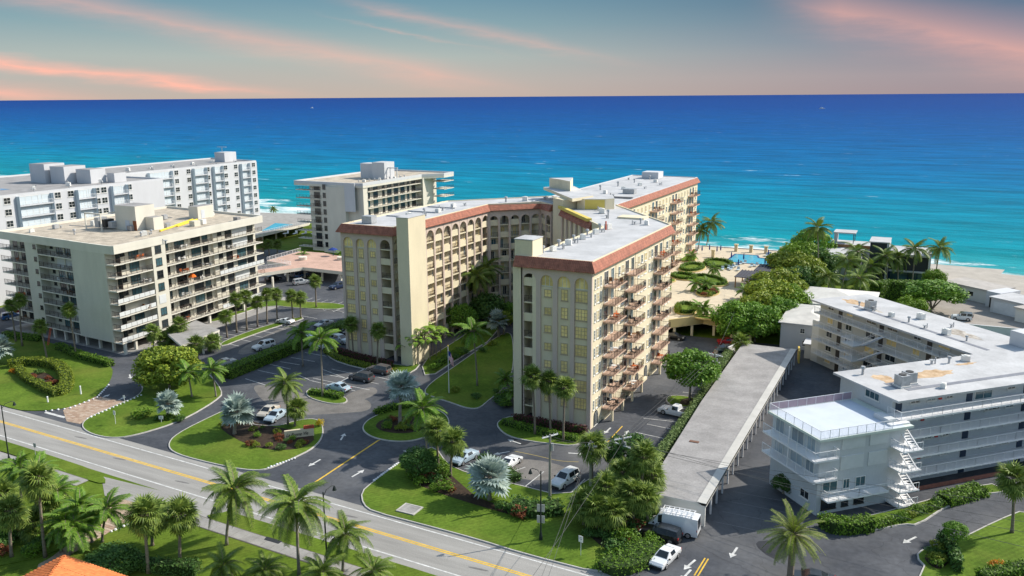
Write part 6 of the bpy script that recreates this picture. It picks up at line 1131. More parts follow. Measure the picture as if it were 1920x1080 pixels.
shrub((-38.45, -16.71), 'yellow flowering shrub at the end of the entrance name wall', leafmat('yellow_flower', (.35, .3, .02), (.7, .5, .04)), .6, 1.1); shrub((-3.26, 60.45), 'ochre conical shrub on the podium corner', L_HEDGEY, .8, 2.0, 4.0); tree('young_bush', (30.22, -9.2), 'leafy bush against the side wall of the motel-style block', (0, 0), 1.3, L_DARK, 1.5, 1.0)
# ------------------------------------------------------------------ houses beyond the motel and by the beach
def tile_me(m): return cached(('tile', m.name), lambda: MB().face([(-.21, 0, 0), (-.21, .46, 0), (-.09, .46, .07), (-.09, 0, .09)]).face([(-.09, 0, .09), (-.09, .46, .07), (.09, .46, .07), (.09, 0, .09)]).face([(.09, 0, .09), (.09, .46, .07), (.21, .46, 0), (.21, 0, 0)]).face([(-.21, 0, 0), (-.09, 0, .09), (.09, 0, .09), (.21, 0, 0)]).mesh('roof_tile', m))
def hip_roof(parent, x0, x1, y0, y1, z, rise, m, over=.5, th=.18, name='roof', fm=None):
    x0 -= over; x1 += over; y0 -= over; y1 += over; w_ = min(x1 - x0, y1 - y0) / 2
    if x1 - x0 >= y1 - y0: a, b = (x0 + w_, (y0 + y1) / 2), (x1 - w_, (y0 + y1) / 2)
    else: a, b = ((x0 + x1) / 2, y0 + w_), ((x0 + x1) / 2, y1 - w_)
    q = MB(); c = [(x0, y0, z), (x1, y0, z), (x1, y1, z), (x0, y1, z)]; A, B = (*a, z + rise), (*b, z + rise)
    if x1 - x0 >= y1 - y0: fs = [[c[0], c[1], B, A], [c[1], c[2], B], [c[2], c[3], A, B], [c[3], c[0], A]]
    else: fs = [[c[0], c[1], A], [c[1], c[2], B, A], [c[2], c[3], B], [c[3], c[0], A, B]]
    for f_ in fs: q.face(f_)
    q.mk(1); q.box(x0, x1, y0, y1, z - th, z - .004); return q.build(name, [m, fm or WHITEW], parent)
def tiled_plane(parent, c0, c1, apex0, apex1, m, cap=300):
    """rows of single tiles from eave c0-c1 up to ridge apex0-apex1"""
    c0, c1, a0, a1 = map(Vector, (c0, c1, apex0, apex1)); n = 0; t = (c1 - c0).normalized(); upv = ((a0 + a1) / 2 - (c0 + c1) / 2); up = (upv - t * upv.dot(t)); L_ = up.length; up.normalize(); no = t.cross(up); rows = int(L_ / .42)
    rot = Matrix((t, up, no)).transposed().to_euler()
    for r_ in range(rows):
        f = (r_ + .02) * .42 / L_; l = c0.lerp(a0, f); e_ = c1.lerp(a1, f); w_ = (e_ - l).length; k = int(w_ / .42)
        for i in range(k):
            if n >= cap: return
            put('roof_tile', tile_me(m), parent, l + t * (i + .5 + (w_ / .42 - k) / 2) * .42 + no * .02, rot=rot); n += 1
def house(name, label, x0, x1, y0, y1, h, rise, wallm, roofm, wins=(), rz=0):
    cx, cy = (x0 + x1) / 2, (y0 + y1) / 2; o = empty(name, (cx, cy, 0), rz, label, 'house'); hx, hy = (x1 - x0) / 2, (y1 - y0) / 2
    MB().box(-hx, hx, -hy, hy, 0, h).build('wall', wallm, o); hip_roof(o, -hx, hx, -hy, hy, h + .2, rise, roofm)
    for side, s, z, ww, hh in wins:
        P0, P1 = {'f': ((-hx, -hy), (hx, -hy)), 'l': ((-hx, hy), (-hx, -hy)), 'r': ((hx, -hy), (hx, hy))}[side]; on_wall('window', win_me(ww, hh, 2, 2), o, P0, P1, s, z)
    return o
c_ = (-34.31, -63.46)
ORT = mat('orange_tile', (.62, .19, .06), .7, .18, 2.0, objvar=.12)
oh = empty('tiled_house', (c_[0] + 7, c_[1] - 6.5, 0), 0, 'house with a bright orange barrel-tile hip roof beside the garden drive', 'house')
MB().box(-6.4, 6.4, -5.9, 5.9, 0, 3.1).build('wall', WHITEW, oh); hr = hip_roof(oh, -6.4, 6.4, -5.9, 5.9, 3.3, 2.2, mat('orange_underlay', (.42, .13, .05), .8), .6)
tiled_plane(hr, (7, 6.5, 3.33), (-7, 6.5, 3.33), (.5, 0, 5.53), (-.5, 0, 5.53), ORT); tiled_plane(hr, (-7, 6.5, 3.33), (-7, -6.5, 3.33), (-.5, .0, 5.53), (-.5, 0, 5.53), ORT)
GR2 = mat('pale_house_roof', (.60, .58, .54), .85, .14, .4)
house('white_house', 'two-storey white house with pale hip roof behind the carport end', 18.6, 28.5, 57.5, 74, 5.2, 1.3, WHITEW, GR2, [('f', 4.2, 3.4, .9, 1.0), ('f', 7.4, 3.2, 1.3, 1.4), ('f', 5.5, .8, 2.4, 1.2), ('l', 4, 3.2, 1.2, 1.2)])
house('white_house', 'low white house with broad pale hip roof beside the thicket', 17.5, 34, 80, 97, 4.4, 1.8, WHITEW, GR2, [('f', 3, 1.6, 1.6, 1.2), ('f', 8, 1.6, 1.6, 1.2)])
lean_to = empty('garden_shed', (21.5, 50.5, 0), 0, 'pale flat-roofed lean-to wall beside the end of the carport', 'shed'); box_part('wall', OFFW, lean_to, 2.6, 5.6, 1.5, 5.2, 0, 2.8); box_part('roof', WHITEW, lean_to, 2.3, 5.9, 1.2, 5.5, 2.8, 3.0)
def beach_house():
    o = empty('beach_house', (30, 140, 0), 0, 'modern flat-roofed white beach house with dark glass and roof terrace', 'house')
    MB().box(-13, -3, -9, 4, 0, 6.3).build('wall', WHITEW, o); MB().box(-13.5, -2.6, -9.6, 4.5, 6.3, 6.8).build('roof', ROOFW, o); box_part('window_band', GLASSD, o, -12.6, -3.4, -9.06, -9.0, 3.6, 5.6)
    MB().box(-12, 1, 4.6, 12, 0, 7.4).build('wall', WHITEW, o); box_part('terrace_roof', ROOFW, o, -12.4, 1.4, 4.55, 12.4, 7.4, 7.7); box_part('timber_band', TEAK, o, -11.8, 0, 4.4, 4.54, 6.8, 7.7)
    box_part('pavilion_roof', ROOFW, o, -11.5, -5.5, 6, 12, 10.6, 10.9); box_part('pavilion_wall', WHITEW, o, -11.3, -10.6, 6.4, 11.6, 7.7, 10.6)
    for x, y in ((-6, 6.4), (-6, 11.6)): box_part('pavilion_post', DFRAME, o, x - .1, x + .1, y - .1, y + .1, 7.7, 10.6)
    MB().box(-.6, 3.6, -7, 1.5, 0, 10.6).build('stair_tower', mat('charcoal_panel', (.045, .05, .06), .5), o); MB().box(3.61, 4.2, -7.3, 1.6, 0, 10.6).build('tower_fin', WHITEW, o); box_part('tower_roof', ROOFW, o, -.9, 4.25, -7.35, 1.8, 10.6, 10.9); box_part('window', GLASSB, o, .6, 1.8, -7.06, -7.0, 8.6, 9.6)
    MB().box(4.4, 14, -4, 9, 3.0, 7.0).build('wall', mat('charcoal_panel', (.045, .05, .06), .5), o); box_part('roof', ROOFW, o, 4.3, 14.6, -4.6, 9.5, 7.0, 7.5); MB().box(14.01, 14.6, -4.5, 9.3, 0, 7.0).build('end_wall', WHITEW, o); box_part('floor_slab', WHITEW, o, 4.4, 14, -4.6, 9, 2.6, 3.0)
    for i in range(4): box_part('glass_panel', GLASSB, o, 4.8 + i * 2.3, 6.8 + i * 2.3, -4.08, -4.0, .2, 2.4)
    MB().box(4.4, 14, -3.9, 8.8, 0, 2.59).build('wall', mat('navy_glass', (.02, .05, .12), .2), o)
beach_house()
def right_house():
    o = empty('beach_bungalow', (56, 116, 0), R(-38), 'low white flat-roofed bungalow with double garage by the beach', 'house')
    MB().box(-11, 2, 1, 9, 0, 3.2).build('wall', OFFW, o); box_part('roof', mat('sandy_roof', (.42, .39, .36), .9, .15, .5), o, -11.4, 2.4, .6, 9.4, 3.2, 3.5); box_part('entrance', WHITEW, o, 2.4, 6, -1.2, 6, 0, 3.8); box_part('door', DFRAME, o, 3.4, 4.8, -1.26, -1.2, 0, 2.4); box_part('window', GLASSD, o, -4, -2.6, .94, 1.0, 1.2, 2.2)
    MB().box(6.4, 14, -5, 2.5, 0, 3.4).build('garage', WHITEW, o); box_part('garage_door', mat('pale_door', (.62, .64, .66), .6), o, 7.2, 13.2, -5.08, -5.0, 0, 2.6); box_part('garage_roof', ROOFW, o, 6.0, 14.4, -5.4, 2.9, 3.4, 3.65)
    MB().box(14.5, 40, -8, 4, 0, 3.0).build('wall', OFFW, o); box_part('roof', mat('sandy_roof', (.42, .39, .36), .9, .15, .5), o, 14.2, 40.4, -8.4, 4.4, 3.0, 3.3)
right_house()
structure(flat('paved_court', [(34.05, 92.7), (40.31, 105.16), (49.52, 121.08), (57.92, 124.94), (65.84, 114.05), (80, 96), (78, 70), (63.66, 83.26), (51.01, 90.26), (42.98, 92.6)], .012, mat('court_paving', (.30, .27, .24), .9, .18, .3, .2, 6, fine=.1)))
structure(flat('sand_lot', [(48.25, 146.16), (60, 158), (200, 140), (170, 90), (80, 96), (62, 118), (50, 132)], .02, SAND)); structure(flat('beach_terrace', [(-45, 140), (-19, 146.6), (14, 147), (60, 143), (64, 165), (-19, 170), (-45, 170)], .021, SAND))
def wall_run(label, a, b, h, m, th=.3, name='boundary_wall'):
    o = empty(name, (*a, 0), ang(a, b), label, 'wall'); L_ = dist(a, b); MB().box(0, L_, -th / 2, th / 2, 0, h).build('wall', m, o); MB().box(-.05, L_ + .05, -th / 2 - .06, th / 2 + .06, h, h + .1).build('coping', WHITEW, o)
wall_run('long pale blue-grey boundary wall behind the motel roof', (50.23, 82.33), (66.9, 82.63), 2.6, mat('pale_blue_wall', (.50, .56, .62), .8)); wall_run('low pale wall beside the thicket and the carport', (10.5, 47.5), (12.5, 56), 1.6, OFFW); wall_run('white seawall along the beach edge of the podium', (-19.4, 146.3), (7, 146.8), 4.1, OFFW)
pl = empty('sport_canopy', (20.8, 52.0, 0), R(10), 'small yellow-edged white canopy at the end of the carport', 'canopy')
box_part('panel', mat('canopy_yellow', (.7, .5, .12)), pl, 2.0, 2.3, -5, -1.5, .2, 2.6)
# ------------------------------------------------------------------ vehicles
TYRE = mat('tyre', (.02, .02, .02), .9); RIM = mat('alloy', (.45, .45, .46), .35, .1, 2, metal=.7); CGL = mat('car_glass', (.015, .02, .025), .06, .2, .5, spec=.7); LAMPW = mat('headlamp', (.75, .76, .78), .15); LAMPR = mat('tail_lamp', (.35, .02, .02), .3); BUMP = mat('dark_trim', (.03, .03, .03), .7)
def paint(name, c): 
    m = mat('paint_' + name, c, .3, .04, .5, spec=.5); pbsdf(m).inputs['Coat Weight'].default_value = .6; pbsdf(m).inputs['Coat Roughness'].default_value = .08; return m
PROF = {  # x, belt z, top z, half width at top; cabin where top is well above belt
    'sedan': (4.7, .90, [(-2.35, .62, .66, .72), (-2.22, .90, .94, .78), (-1.6, .97, 1.0, .78), (-.85, .97, 1.40, .60), (.25, .95, 1.44, .62), (1.15, .93, .97, .78), (2.05, .80, .84, .76), (2.33, .60, .64, .66)], .33, (1.42, -1.42)),
    'suv': (4.75, .95, [(-2.37, .75, .80, .76), (-2.28, 1.02, 1.10, .80), (-2.1, 1.06, 1.66, .66), (-1.0, 1.06, 1.74, .68), (.2, 1.05, 1.72, .68), (1.05, 1.04, 1.10, .82), (2.1, .95, 1.0, .80), (2.37, .70, .75, .70)], .38, (1.45, -1.42)),
    'coupe': (4.5, .93, [(-2.25, .62, .70, .76), (-2.1, .88, .93, .82), (-1.4, .93, 1.02, .78), (-.5, .92, 1.24, .58), (.1, .90, 1.25, .58), (.95, .86, .90, .80), (1.95, .74, .78, .78), (2.25, .52, .56, .66)], .34, (1.35, -1.35)),
    'van': (5.9, 1.02, [(-2.95, .9, 1.0, .9), (-2.9, 1.25, 2.45, .86), (-1.5, 1.25, 2.52, .88), (1.2, 1.25, 2.5, .88), (1.75, 1.22, 2.3, .84), (2.35, 1.18, 1.26, .88), (2.85, .95, 1.0, .84), (2.95, .7, .75, .78)], .37, (1.95, -1.85)),
    'pickup': (5.6, .98, [(-2.8, .75, .8, .9), (-2.75, 1.05, 1.1, .9), (-.75, 1.05, 1.1, .9), (-.7, 1.08, 1.72, .68), (.35, 1.08, 1.78, .70), (1.15, 1.06, 1.12, .85), (2.45, .98, 1.04, .86), (2.8, .72, .78, .76)], .42, (1.75, -1.65)),
    'jeep': (4.3, .92, [(-2.15, .8, .85, .84), (-2.1, 1.1, 1.82, .78), (-1, 1.1, 1.86, .78), (.25, 1.1, 1.84, .78), (.6, 1.1, 1.16, .8), (1.75, 1.02, 1.08, .66), (2.1, .75, .8, .7)], .40, (1.3, -1.3)),
}
def car_meshes(kind, pm, roofm=None, vansides=False):
    def fn():
        L_, hw, S, wr, wx = PROF[kind]; b = MB(); gl = MB(); zb = .28
        def ring(s): x, zbelt, zt, wt = s; taper = 1 - .10 * (abs(x) / (L_ / 2)) ** 4; return [(x, hw * taper * .93, zb), (x, hw * taper, (zb + zbelt) / 2), (x, hw * taper * .98, zbelt), (x, min(wt, hw * taper * .95), zt)]
        rs = [ring(s) for s in S]; cab = [s[2] - s[1] > .15 for s in S]
        def mir(p): return (p[0], -p[1], p[2])
        for i in range(len(S) - 1):
            a, c = rs[i], rs[i + 1]; b.mk(0)
            for j in range(2):
                b.face([a[j], c[j], c[j + 1], a[j + 1]]); b.face([mir(c[j]), mir(a[j]), mir(a[j + 1]), mir(c[j + 1])])
            both, one = cab[i] and cab[i + 1], cab[i] != cab[i + 1]; solid = kind == 'van' and S[i + 1][0] < 1.5
            if both and not solid:
                # side glass with body-coloured pillars
                q = lambda p, t: tuple(p[2][k] + (p[3][k] - p[2][k]) * t for k in range(3)); u = lambda A, C, t: tuple(A[k] + (C[k] - A[k]) * t for k in range(3))
                for f_ in (lambda p: p, mir):
                    A0, A1, C0, C1 = q(a, .1), q(a, .9), q(c, .1), q(c, .9); gl.face([f_(u(A0, C0, .06)), f_(u(A0, C0, .94)), f_(u(A1, C1, .94)), f_(u(A1, C1, .06))])
                e_ = .985
                b.face([a[2], c[2], c[3], a[3]]); b.face([mir(c[2]), mir(a[2]), mir(a[3]), mir(c[3])])
            else:
                b.face([a[2], c[2], c[3], a[3]]); b.face([mir(c[2]), mir(a[2]), mir(a[3]), mir(c[3])])
            if one:
                lo, hi_ = (a, c) if cab[i + 1] else (c, a); w0 = [lo[3], mir(lo[3]), mir(hi_[3]), hi_[3]]
                b.face(w0)
                if not (kind == 'pickup' and i == 2) : 
                    ctr = [sum(p[k] for p in w0) / 4 for k in range(3)]; gl.face([tuple(ctr[k] + (p[k] - ctr[k]) * .86 + (0, 0, .012)[k] for k in range(3)) for p in w0])
            else:
                b.mk(1 if both and roofm else 0); b.face([a[3], c[3], mir(c[3]), mir(a[3])])
        b.mk(0)
        for r_ in (rs[0], rs[-1]): b.face(r_ + [mir(p) for p in reversed(r_)])
        b.face([p[0] for p in rs] + [mir(p[0]) for p in reversed(rs)])
        # push the glass slightly proud of the body
        gl.v = [(x, y + (.012 if y > .05 else -.012 if y < -.05 else 0), z + .004) for x, y, z in gl.v]
        if kind == 'pickup': b.mk(2); b.box(-2.68, -.85, -.72, .72, 1.101, 1.13)
        if kind == 'jeep': b.mk(2); b.tube([(-2.15, 0, 1.15), (-2.35, 0, 1.15)], .36, 12)
        body = b.mesh('body', [pm, roofm or pm, BUMP]); glass = []
        for f_ in gl.f: q_ = MB(); q_.face([gl.v[i] for i in f_]); glass.append(q_.mesh('window', CGL))
        return body, glass
    return cached(('car', kind, pm.name, roofm.name if roofm else ''), fn)
def wheel_me(r): return cached(('wheel', r), lambda: MB().tube([(0, -.11, 0), (0, -.08, 0), (0, .08, 0), (0, .11, 0)], [r * .9, r, r, r * .9], 16).mesh('wheel', TYRE)), cached(('rim', r), lambda: MB().tube([(0, -.118, 0), (0, -.10, 0)], [r * .62, r * .66], 12).tube([(0, .10, 0), (0, .118, 0)], [r * .66, r * .62], 12).mesh('rim', RIM))
def car(kind, pm, a, b, label, roofm=None, group=None, z0=.008, name=None, rack=False):
    """rear point a to front point b on the ground"""
    o = empty(name or {'suv': 'parked_suv', 'van': 'parked_van', 'pickup': 'pickup_truck', 'jeep': 'off_road_car'}.get(kind, 'parked_car'), (*((a[0] + b[0]) / 2, (a[1] + b[1]) / 2), z0), ang(a, b), label, 'van' if kind == 'van' else 'truck' if kind == 'pickup' else 'car', group)
    L_, hw, S, wr, wx = PROF[kind]; bo, gl = car_meshes(kind, pm, roofm); put('body', bo, o); [put('window', g_, o) for g_ in gl]; wt, rm = wheel_me(wr)
    for x in wx:
        for s in (-1, 1): w_ = put('wheel', wt, o, (x, s * (hw - .10), wr)); put('rim', rm, w_)
    zf, zr = S[-2][1] - .12, S[1][1] - .12
    for s in (-1, 1):
        put('headlight', cached('hl', lambda: MB().box(-.06, .06, -.19, .19, -.07, .07).mesh('headlight', LAMPW)), o, (L_ / 2 - .14, s * (hw - .28), zf - .04)); put('tail_light', cached('tl', lambda: MB().box(-.05, .05, -.12, .12, -.13, .1).mesh('tail_light', LAMPR)), o, (-L_ / 2 + .06, s * (hw - .2), zr))
        put('mirror', cached('mr', lambda: MB().box(-.08, .08, -.1, .1, -.07, .07).mesh('mirror', BUMP)), o, (S[-3][0] - .15, s * (hw + .08), S[-3][1] + .1))
    for x in (L_ / 2 - .02, -L_ / 2 + .02): put('bumper', cached(('bp', round(hw, 1)), lambda: MB().box(-.07, .07, -hw * .78, hw * .78, 0, .2).mesh('bumper', BUMP)), o, (x, 0, .32))
    if rack:
        q = MB(); zt = 2.72
        for s in (-1, 1): q.box(-2.4, 1.4, s * .8 - .03, s * .8 + .03, zt, zt + .06)
        for i in range(7): q.box(-2.3 + i * .6, -2.24 + i * .6, -.8, .8, zt, zt + .05)
        for i in range(4):
            for s in (-1, 1): q.box(-2.2 + i * 1.1, -2.15 + i * 1.1, s * .8 - .02, s * .8 + .02, 2.45, zt)
        q.tube([(-2.6, .55, zt + .12), (1.6, .55, zt + .12)], .035, 5).tube([(-2.6, .25, zt + .12), (1.6, .25, zt + .12)], .035, 5)
        for i in range(12): q.box(-2.5 + i * .36, -2.46 + i * .36, .25, .55, zt + .1, zt + .14)
        q.build('roof_rack', RAILW, o)
    return o
P_W, P_S, P_SB, P_BE, P_K, P_G, P_B, P_R, P_N = (paint(n, c) for n, c in (('white', (.72, .73, .74)), ('silver', (.42, .44, .46)), ('silver_blue', (.40, .50, .58)), ('champagne', (.50, .45, .37)), ('black', (.012, .013, .016)), ('charcoal', (.06, .062, .07)), ('blue', (.03, .12, .30)), ('red', (.38, .02, .025)), ('navy', (.015, .03, .08))))
for kind, pm, a, b, l, rf in (
    ('sedan', P_BE, (-49.77, -13.59), (-48.8, -18.89), 'champagne sedan parked behind the entrance name wall', None), ('sedan', P_SB, (-47.25, -14.54), (-46.46, -19.78), 'silver-blue sedan parked beside a champagne one behind the name wall', None),
    ('sedan', P_SB, (-43.6, -2.09), (-49.06, -1.6), 'silver sedan at the near end of the row facing the left wing', None), ('suv', P_G, (-43.05, 4.09), (-48.69, 4.39), 'black sport utility car between a silver sedan and a grey car', None), ('suv', paint('grey_brown', (.11, .10, .095)), (-43.02, 9.08), (-47.81, 9.25), 'grey-brown wagon next to the hedge corner of the left wing', None),
    ('van', P_W, (-70.64, 17.99), (-63.14, 16.87), 'plain white van parked along the tall dividing hedge', None), ('suv', P_S, (-66.28, 22.64), (-62.71, 22.12), 'silver wagon parked between the white van and the left wing', None), ('sedan', P_K, (-70.99, 27.76), (-67.5, 27.51), 'black car parked in the shade next to the silver wagon', None),
    ('coupe', P_W, (-82.91, 29.58), (-88.15, 29.72), 'white car parked under the palm row of the beige block', None), ('suv', P_W, (-75.53, 13.99), (-76.39, 10.26), 'white wagon driving beside the dividing hedge', None), ('sedan', P_S, (-74.52, 1.4), (-75.28, -1.16), 'silver car half hidden behind the dividing hedge', None), ('sedan', P_S, (-75.54, 33), (-76.2, 29.69), 'silver sedan far along the dividing hedge', None),
    ('sedan', P_SB, (-11.28, -15.66), (-12.16, -20.65), 'silver sedan with blue-tinted roof beside the cabbage palms', None), ('coupe', P_W, (-5.47, -18.99), (-5.19, -14.58), 'white sports coupe next to the large silver palm', None), ('suv', P_W, (4.36, -15.96), (3.18, -21.47), 'white sport utility car with dark bonnet by the palm clump', None),
    ('pickup', P_W, (12.72, 11.29), (7.42, 12.15), 'white pickup truck with dark bed beside the small tree island', None), ('van', P_W, (23.2, -24.9), (17.3, -25.1), 'white work van with ladder rack at the carport end wall', None), ('suv', P_K, (20.83, -27.29), (17.85, -27.09), 'black sport utility car squeezed beside the white work van', None), ('sedan', P_W, (21.64, -29.5), (20.82, -34.05), 'white sedan with dark rear window at the drive corner hedge', None),
    ('suv', P_G, (9.43, 40.79), (12.06, 43.49), 'charcoal car parked against the carport hedge near the utility pole', None), ('suv', P_K, (8.93, 45.05), (11.61, 47.46), 'black sport utility car in the hedge-side row', None), ('sedan', P_G, (8.69, 49.25), (11.02, 51.14), 'dark sedan next to a red car in the hedge-side row', None), ('sedan', P_R, (7.69, 54.56), (10.25, 55.76), 'red car at the podium end of the hedge-side row', None), ('sedan', P_K, (-3.73, 54.47), (-1.17, 54.33), 'dark car parked under the garden podium', None),
    ('suv', P_W, (-119.31, 69.86), (-117.78, 72.18), 'white wagon parked beside a blue one below the pink deck', None), ('suv', P_B, (-115.67, 68.32), (-116.09, 74.59), 'blue wagon parked below the pink brick deck', None), ('suv', P_S, (-110.79, 62.14), (-108.7, 66.09), 'silver wagon in the open bays before the pink deck', None), ('suv', P_N, (-96.73, 66.37), (-97.95, 61.52), 'navy sport utility car in the bays near the left wing', None), ('suv', P_K, (-120.38, 62.29), (-119.68, 66.5), 'black car parked under the walkway of the pink deck', None),
    ('jeep', P_W, (54.17, 96.75), (49.46, 96.64), 'white off-road car with dark top in the paved court', P_K), ('sedan', P_W, (59.06, 87.36), (62.38, 82.66), 'white car with blue windows behind the motel roof', None), ('sedan', P_K, (37.47, -29.21), (35.13, -29.67), 'black car at the near edge of the motel drive', None), ('suv', P_B, (-147.53, 4.3), (-146.22, 7.61), 'blue car parked at the side of the beige stilted block', None), ('sedan', P_R, (-151, 8.17), (-149.92, 10.94), 'dark red car parked at the side of the beige stilted block', None)):
    car(kind, pm, a, b, l, rf, rack='ladder rack' in l)
# ------------------------------------------------------------------ street furniture
POLEM = mat('dark_green_steel', (.02, .028, .028), .5); WOODP = mat('weathered_pole', (.27, .26, .22), .9, .2, 2.0, .4, 10, stretch=(3, 3, .5))
def street_lamp(p, h, label, arm=1.6, a=R(30), banners=False):
    o = empty('street_lamp', (*p, 0), a, label, 'street lamp', None); MB().tube([(0, 0, 0), (0, 0, .5), (0, 0, 1.0), (0, 0, 1.1)], [.22, .2, .13, .1], 10).build('base', POLEM, o); MB().tube([(0, 0, 1.1), (0, 0, h)], [.095, .07], 8).build('pole', POLEM, o)
    MB().tube([(0, 0, h - .5), (arm * .3, 0, h + .1), (arm * .8, 0, h + .25), (arm, 0, h + .1)], .04, 6).build('arm', POLEM, o); MB().tube([(arm, 0, h + .12), (arm, 0, h - .15), (arm, 0, h - .4)], [.05, .16, .24], 10).build('lamp_head', POLEM, o); MB().tube([(arm, 0, h - .4), (arm, 0, h - .52)], [.2, .05], 10).build('lens', LAMPW, o)
    if banners:
        for z in (2.2, 3.6): MB().prism([(-.45, -.03), (.45, -.03), (.45, .03), (-.45, .03)], z, z + .9).build('sign_panel', STEEL, o)
street_lamp((-69.48, -46.44), 8.6, 'dark street lamp on the pavement beside the road sign', 1.6, R(70)); street_lamp((-11.67, -48.75), 8.8, 'dark street lamp on the pavement between two coconut palms', 1.6, R(80)); street_lamp((7.01, -33.53), 8.6, 'dark street lamp with two small sign panels on the front lawn', -1.2, R(15), True)
def upole(p, h, label, arms, col_=WOODP):
    o = empty('utility_pole', (*p, 0), 0, label, 'utility pole'); MB().tube([(0, 0, 0), (0, 0, h)], [.2, .13], 9).build('pole', col_, o)
    for z, w_, a in arms:
        c, s = math.cos(a), math.sin(a); MB().prism([(-w_ * c - .06 * s, -w_ * s + .06 * c), (w_ * c - .06 * s, w_ * s + .06 * c), (w_ * c + .06 * s, w_ * s - .06 * c), (-w_ * c + .06 * s, -w_ * s - .06 * c)], z, z + .14).build('crossarm', RAILW, o)
        for t in (-.9, -.45, .45, .9): MB().tube([(w_ * t * c, w_ * t * s, z + .14), (w_ * t * c, w_ * t * s, z + .34)], [.05, .03], 6).build('insulator', mat('porcelain', (.5, .5, .5), .3), o)
    MB().tube([(.3, 0, h * .78), (.3, 0, h * .88)], .17, 8).build('transformer', STEEL, o); return o
pA, pB, pC, pD = (4.37, -25), (7.09, -18.05), (10.44, -15.22), (13.31, 23.3)
upole(pA, 9.4, 'bare wooden utility pole beside the white and dark parked car', [(9.1, 1.2, R(60))]); upole(pB, 6.4, 'short utility pole with looped cables in the palm clump', [(5.6, .8, R(20)), (6.0, .7, R(80))]); upole(pC, 6.6, 'utility pole with double crossarm rising from the palm clump', [(6.2, 1.3, R(50)), (5.2, 1.3, R(-20))]); upole(pD, 7.6, 'grey utility pole by the carport hedge and the shade tree', [(7.2, 1.5, R(-20)), (6.0, 1.0, R(-20))])
CABLE = mat('cable', (.10, .10, .10), .6)
def cable(a, b, sag, label, r=.02):
    a, b = Vector(a), Vector(b); pts = [a.lerp(b, t / 14) - Vector((0, 0, sag * 4 * (t / 14) * (1 - t / 14))) for t in range(15)]; o = MB().tube([p - a for p in pts], r, 4).build('overhead_cable', CABLE, None, a); return tag(o, label, 'cable', 'overhead cables')
for i, e_ in enumerate(((15.76, -55.92), (16.71, -55.47), (17.29, -55.19))): cable((*(pB if i else pC), 5.8 + .2 * i), (*e_, 9), .3, 'overhead cable from the palm clump poles across the road')
for i, e_ in enumerate(((56.73, -24.64), (56.94, -22.2), (56.43, -28.09), (57.34, -17.62))): cable((*pC, 5.4 + .4 * (i % 3)), (*e_, 8), .5, 'overhead cable from the palm clump poles over the motel drive')
for i in range(3): cable((pC[0] - .6 + .6 * i, pC[1], 6.4), (pD[0] - .6 + .6 * i, pD[1], 7.4), .4, 'overhead cable between the clump pole and the carport hedge pole')
for i in range(2): cable((pA[0], pA[1], 9.2 - i * .4), (pB[0], pB[1], 6.2), .3, 'overhead cable joining the bare pole and the short pole')
cable((*pD, 7.3), (6, 88, 9), 1.0, 'overhead cable running from the carport hedge pole into the thicket')
def sign(p, h, w_, hh, label, m=None, a=0, face='plate', pole=RAILW):
    o = empty('road_sign', (*p, .1), a, label, 'sign'); MB().tube([(0, 0, 0), (0, 0, h)], .035, 6).build('post', pole, o); MB().box(-w_ / 2, w_ / 2, -.06, -.035, h - hh, h).build(face, m or RAILW, o); return o
s1_ = sign((-68.21, -29.85), 2.2, .5, .65, 'white speed plate on a post at the drive mouth'); s2_ = sign((-62.18, -26.25), 1.1, .7, .55, 'low white notice board on the lawn between the drives', a=R(25)); s3_ = sign((12.47, -34.79), 2.4, .55, .75, 'white road plate on a post at the edge of the front lawn', a=R(-10)); s4_ = sign((-67.07, -44.09), 2.4, .6, .6, 'grey diamond-backed road sign beside the street lamp', STEEL, R(180), pole=STEEL); sign((-74.6, -22.85), 1.5, .35, .45, 'small white sign at the brick-paved drive', a=R(20))
DK = mat('print_black', (.03, .03, .03))
for o_ in (s1_, s2_, s3_): 
    for z in (.2, .38): put('print', cached('print', lambda: MB().box(-.16, .16, -.004, 0, -.025, .025).mesh('print', DK)), o_, (0, -.0605, (2.2 if o_ is s1_ else 1.1 if o_ is s2_ else 2.4) - z))
# flagpole
fp = empty('flagpole', (*(-27.96, 4.99), .1), 0, 'white flagpole with a limp striped flag on the lawn', 'flagpole'); MB().tube([(0, 0, 0), (0, 0, 8.4)], [.08, .045], 8).build('pole', RAILW, fp); MB().tube([(0, 0, 8.4), (0, 0, 8.5), (0, 0, 8.6)], [.02, .1, .02], 8).build('finial', mat('gilt', (.6, .45, .1), .3, metal=.6), fp)
fl = MB(); fu = lambda i, j: (lambda s, t: (.07 + 1.05 * s * (1 - .15 * t) + .05 * t, -.05 + .22 * math.sin(5.5 * s + 2 * t) * s, 7.6 - 1.6 * t - 1.1 * s ** 1.2 + .1 * math.sin(6 * s)))(i / 14, j / 13)
for j in range(13):
    for i in range(14): fl.mk(2 if (j < 7 and i < 6) else (j % 2)); fl.face([fu(i, j + 1), fu(i + 1, j + 1), fu(i + 1, j), fu(i, j)])
fl.build('flag', [mat('flag_red', (.55, .03, .05), .8), mat('flag_white', (.8, .78, .76), .8), mat('flag_blue', (.03, .05, .22), .8)], fp)
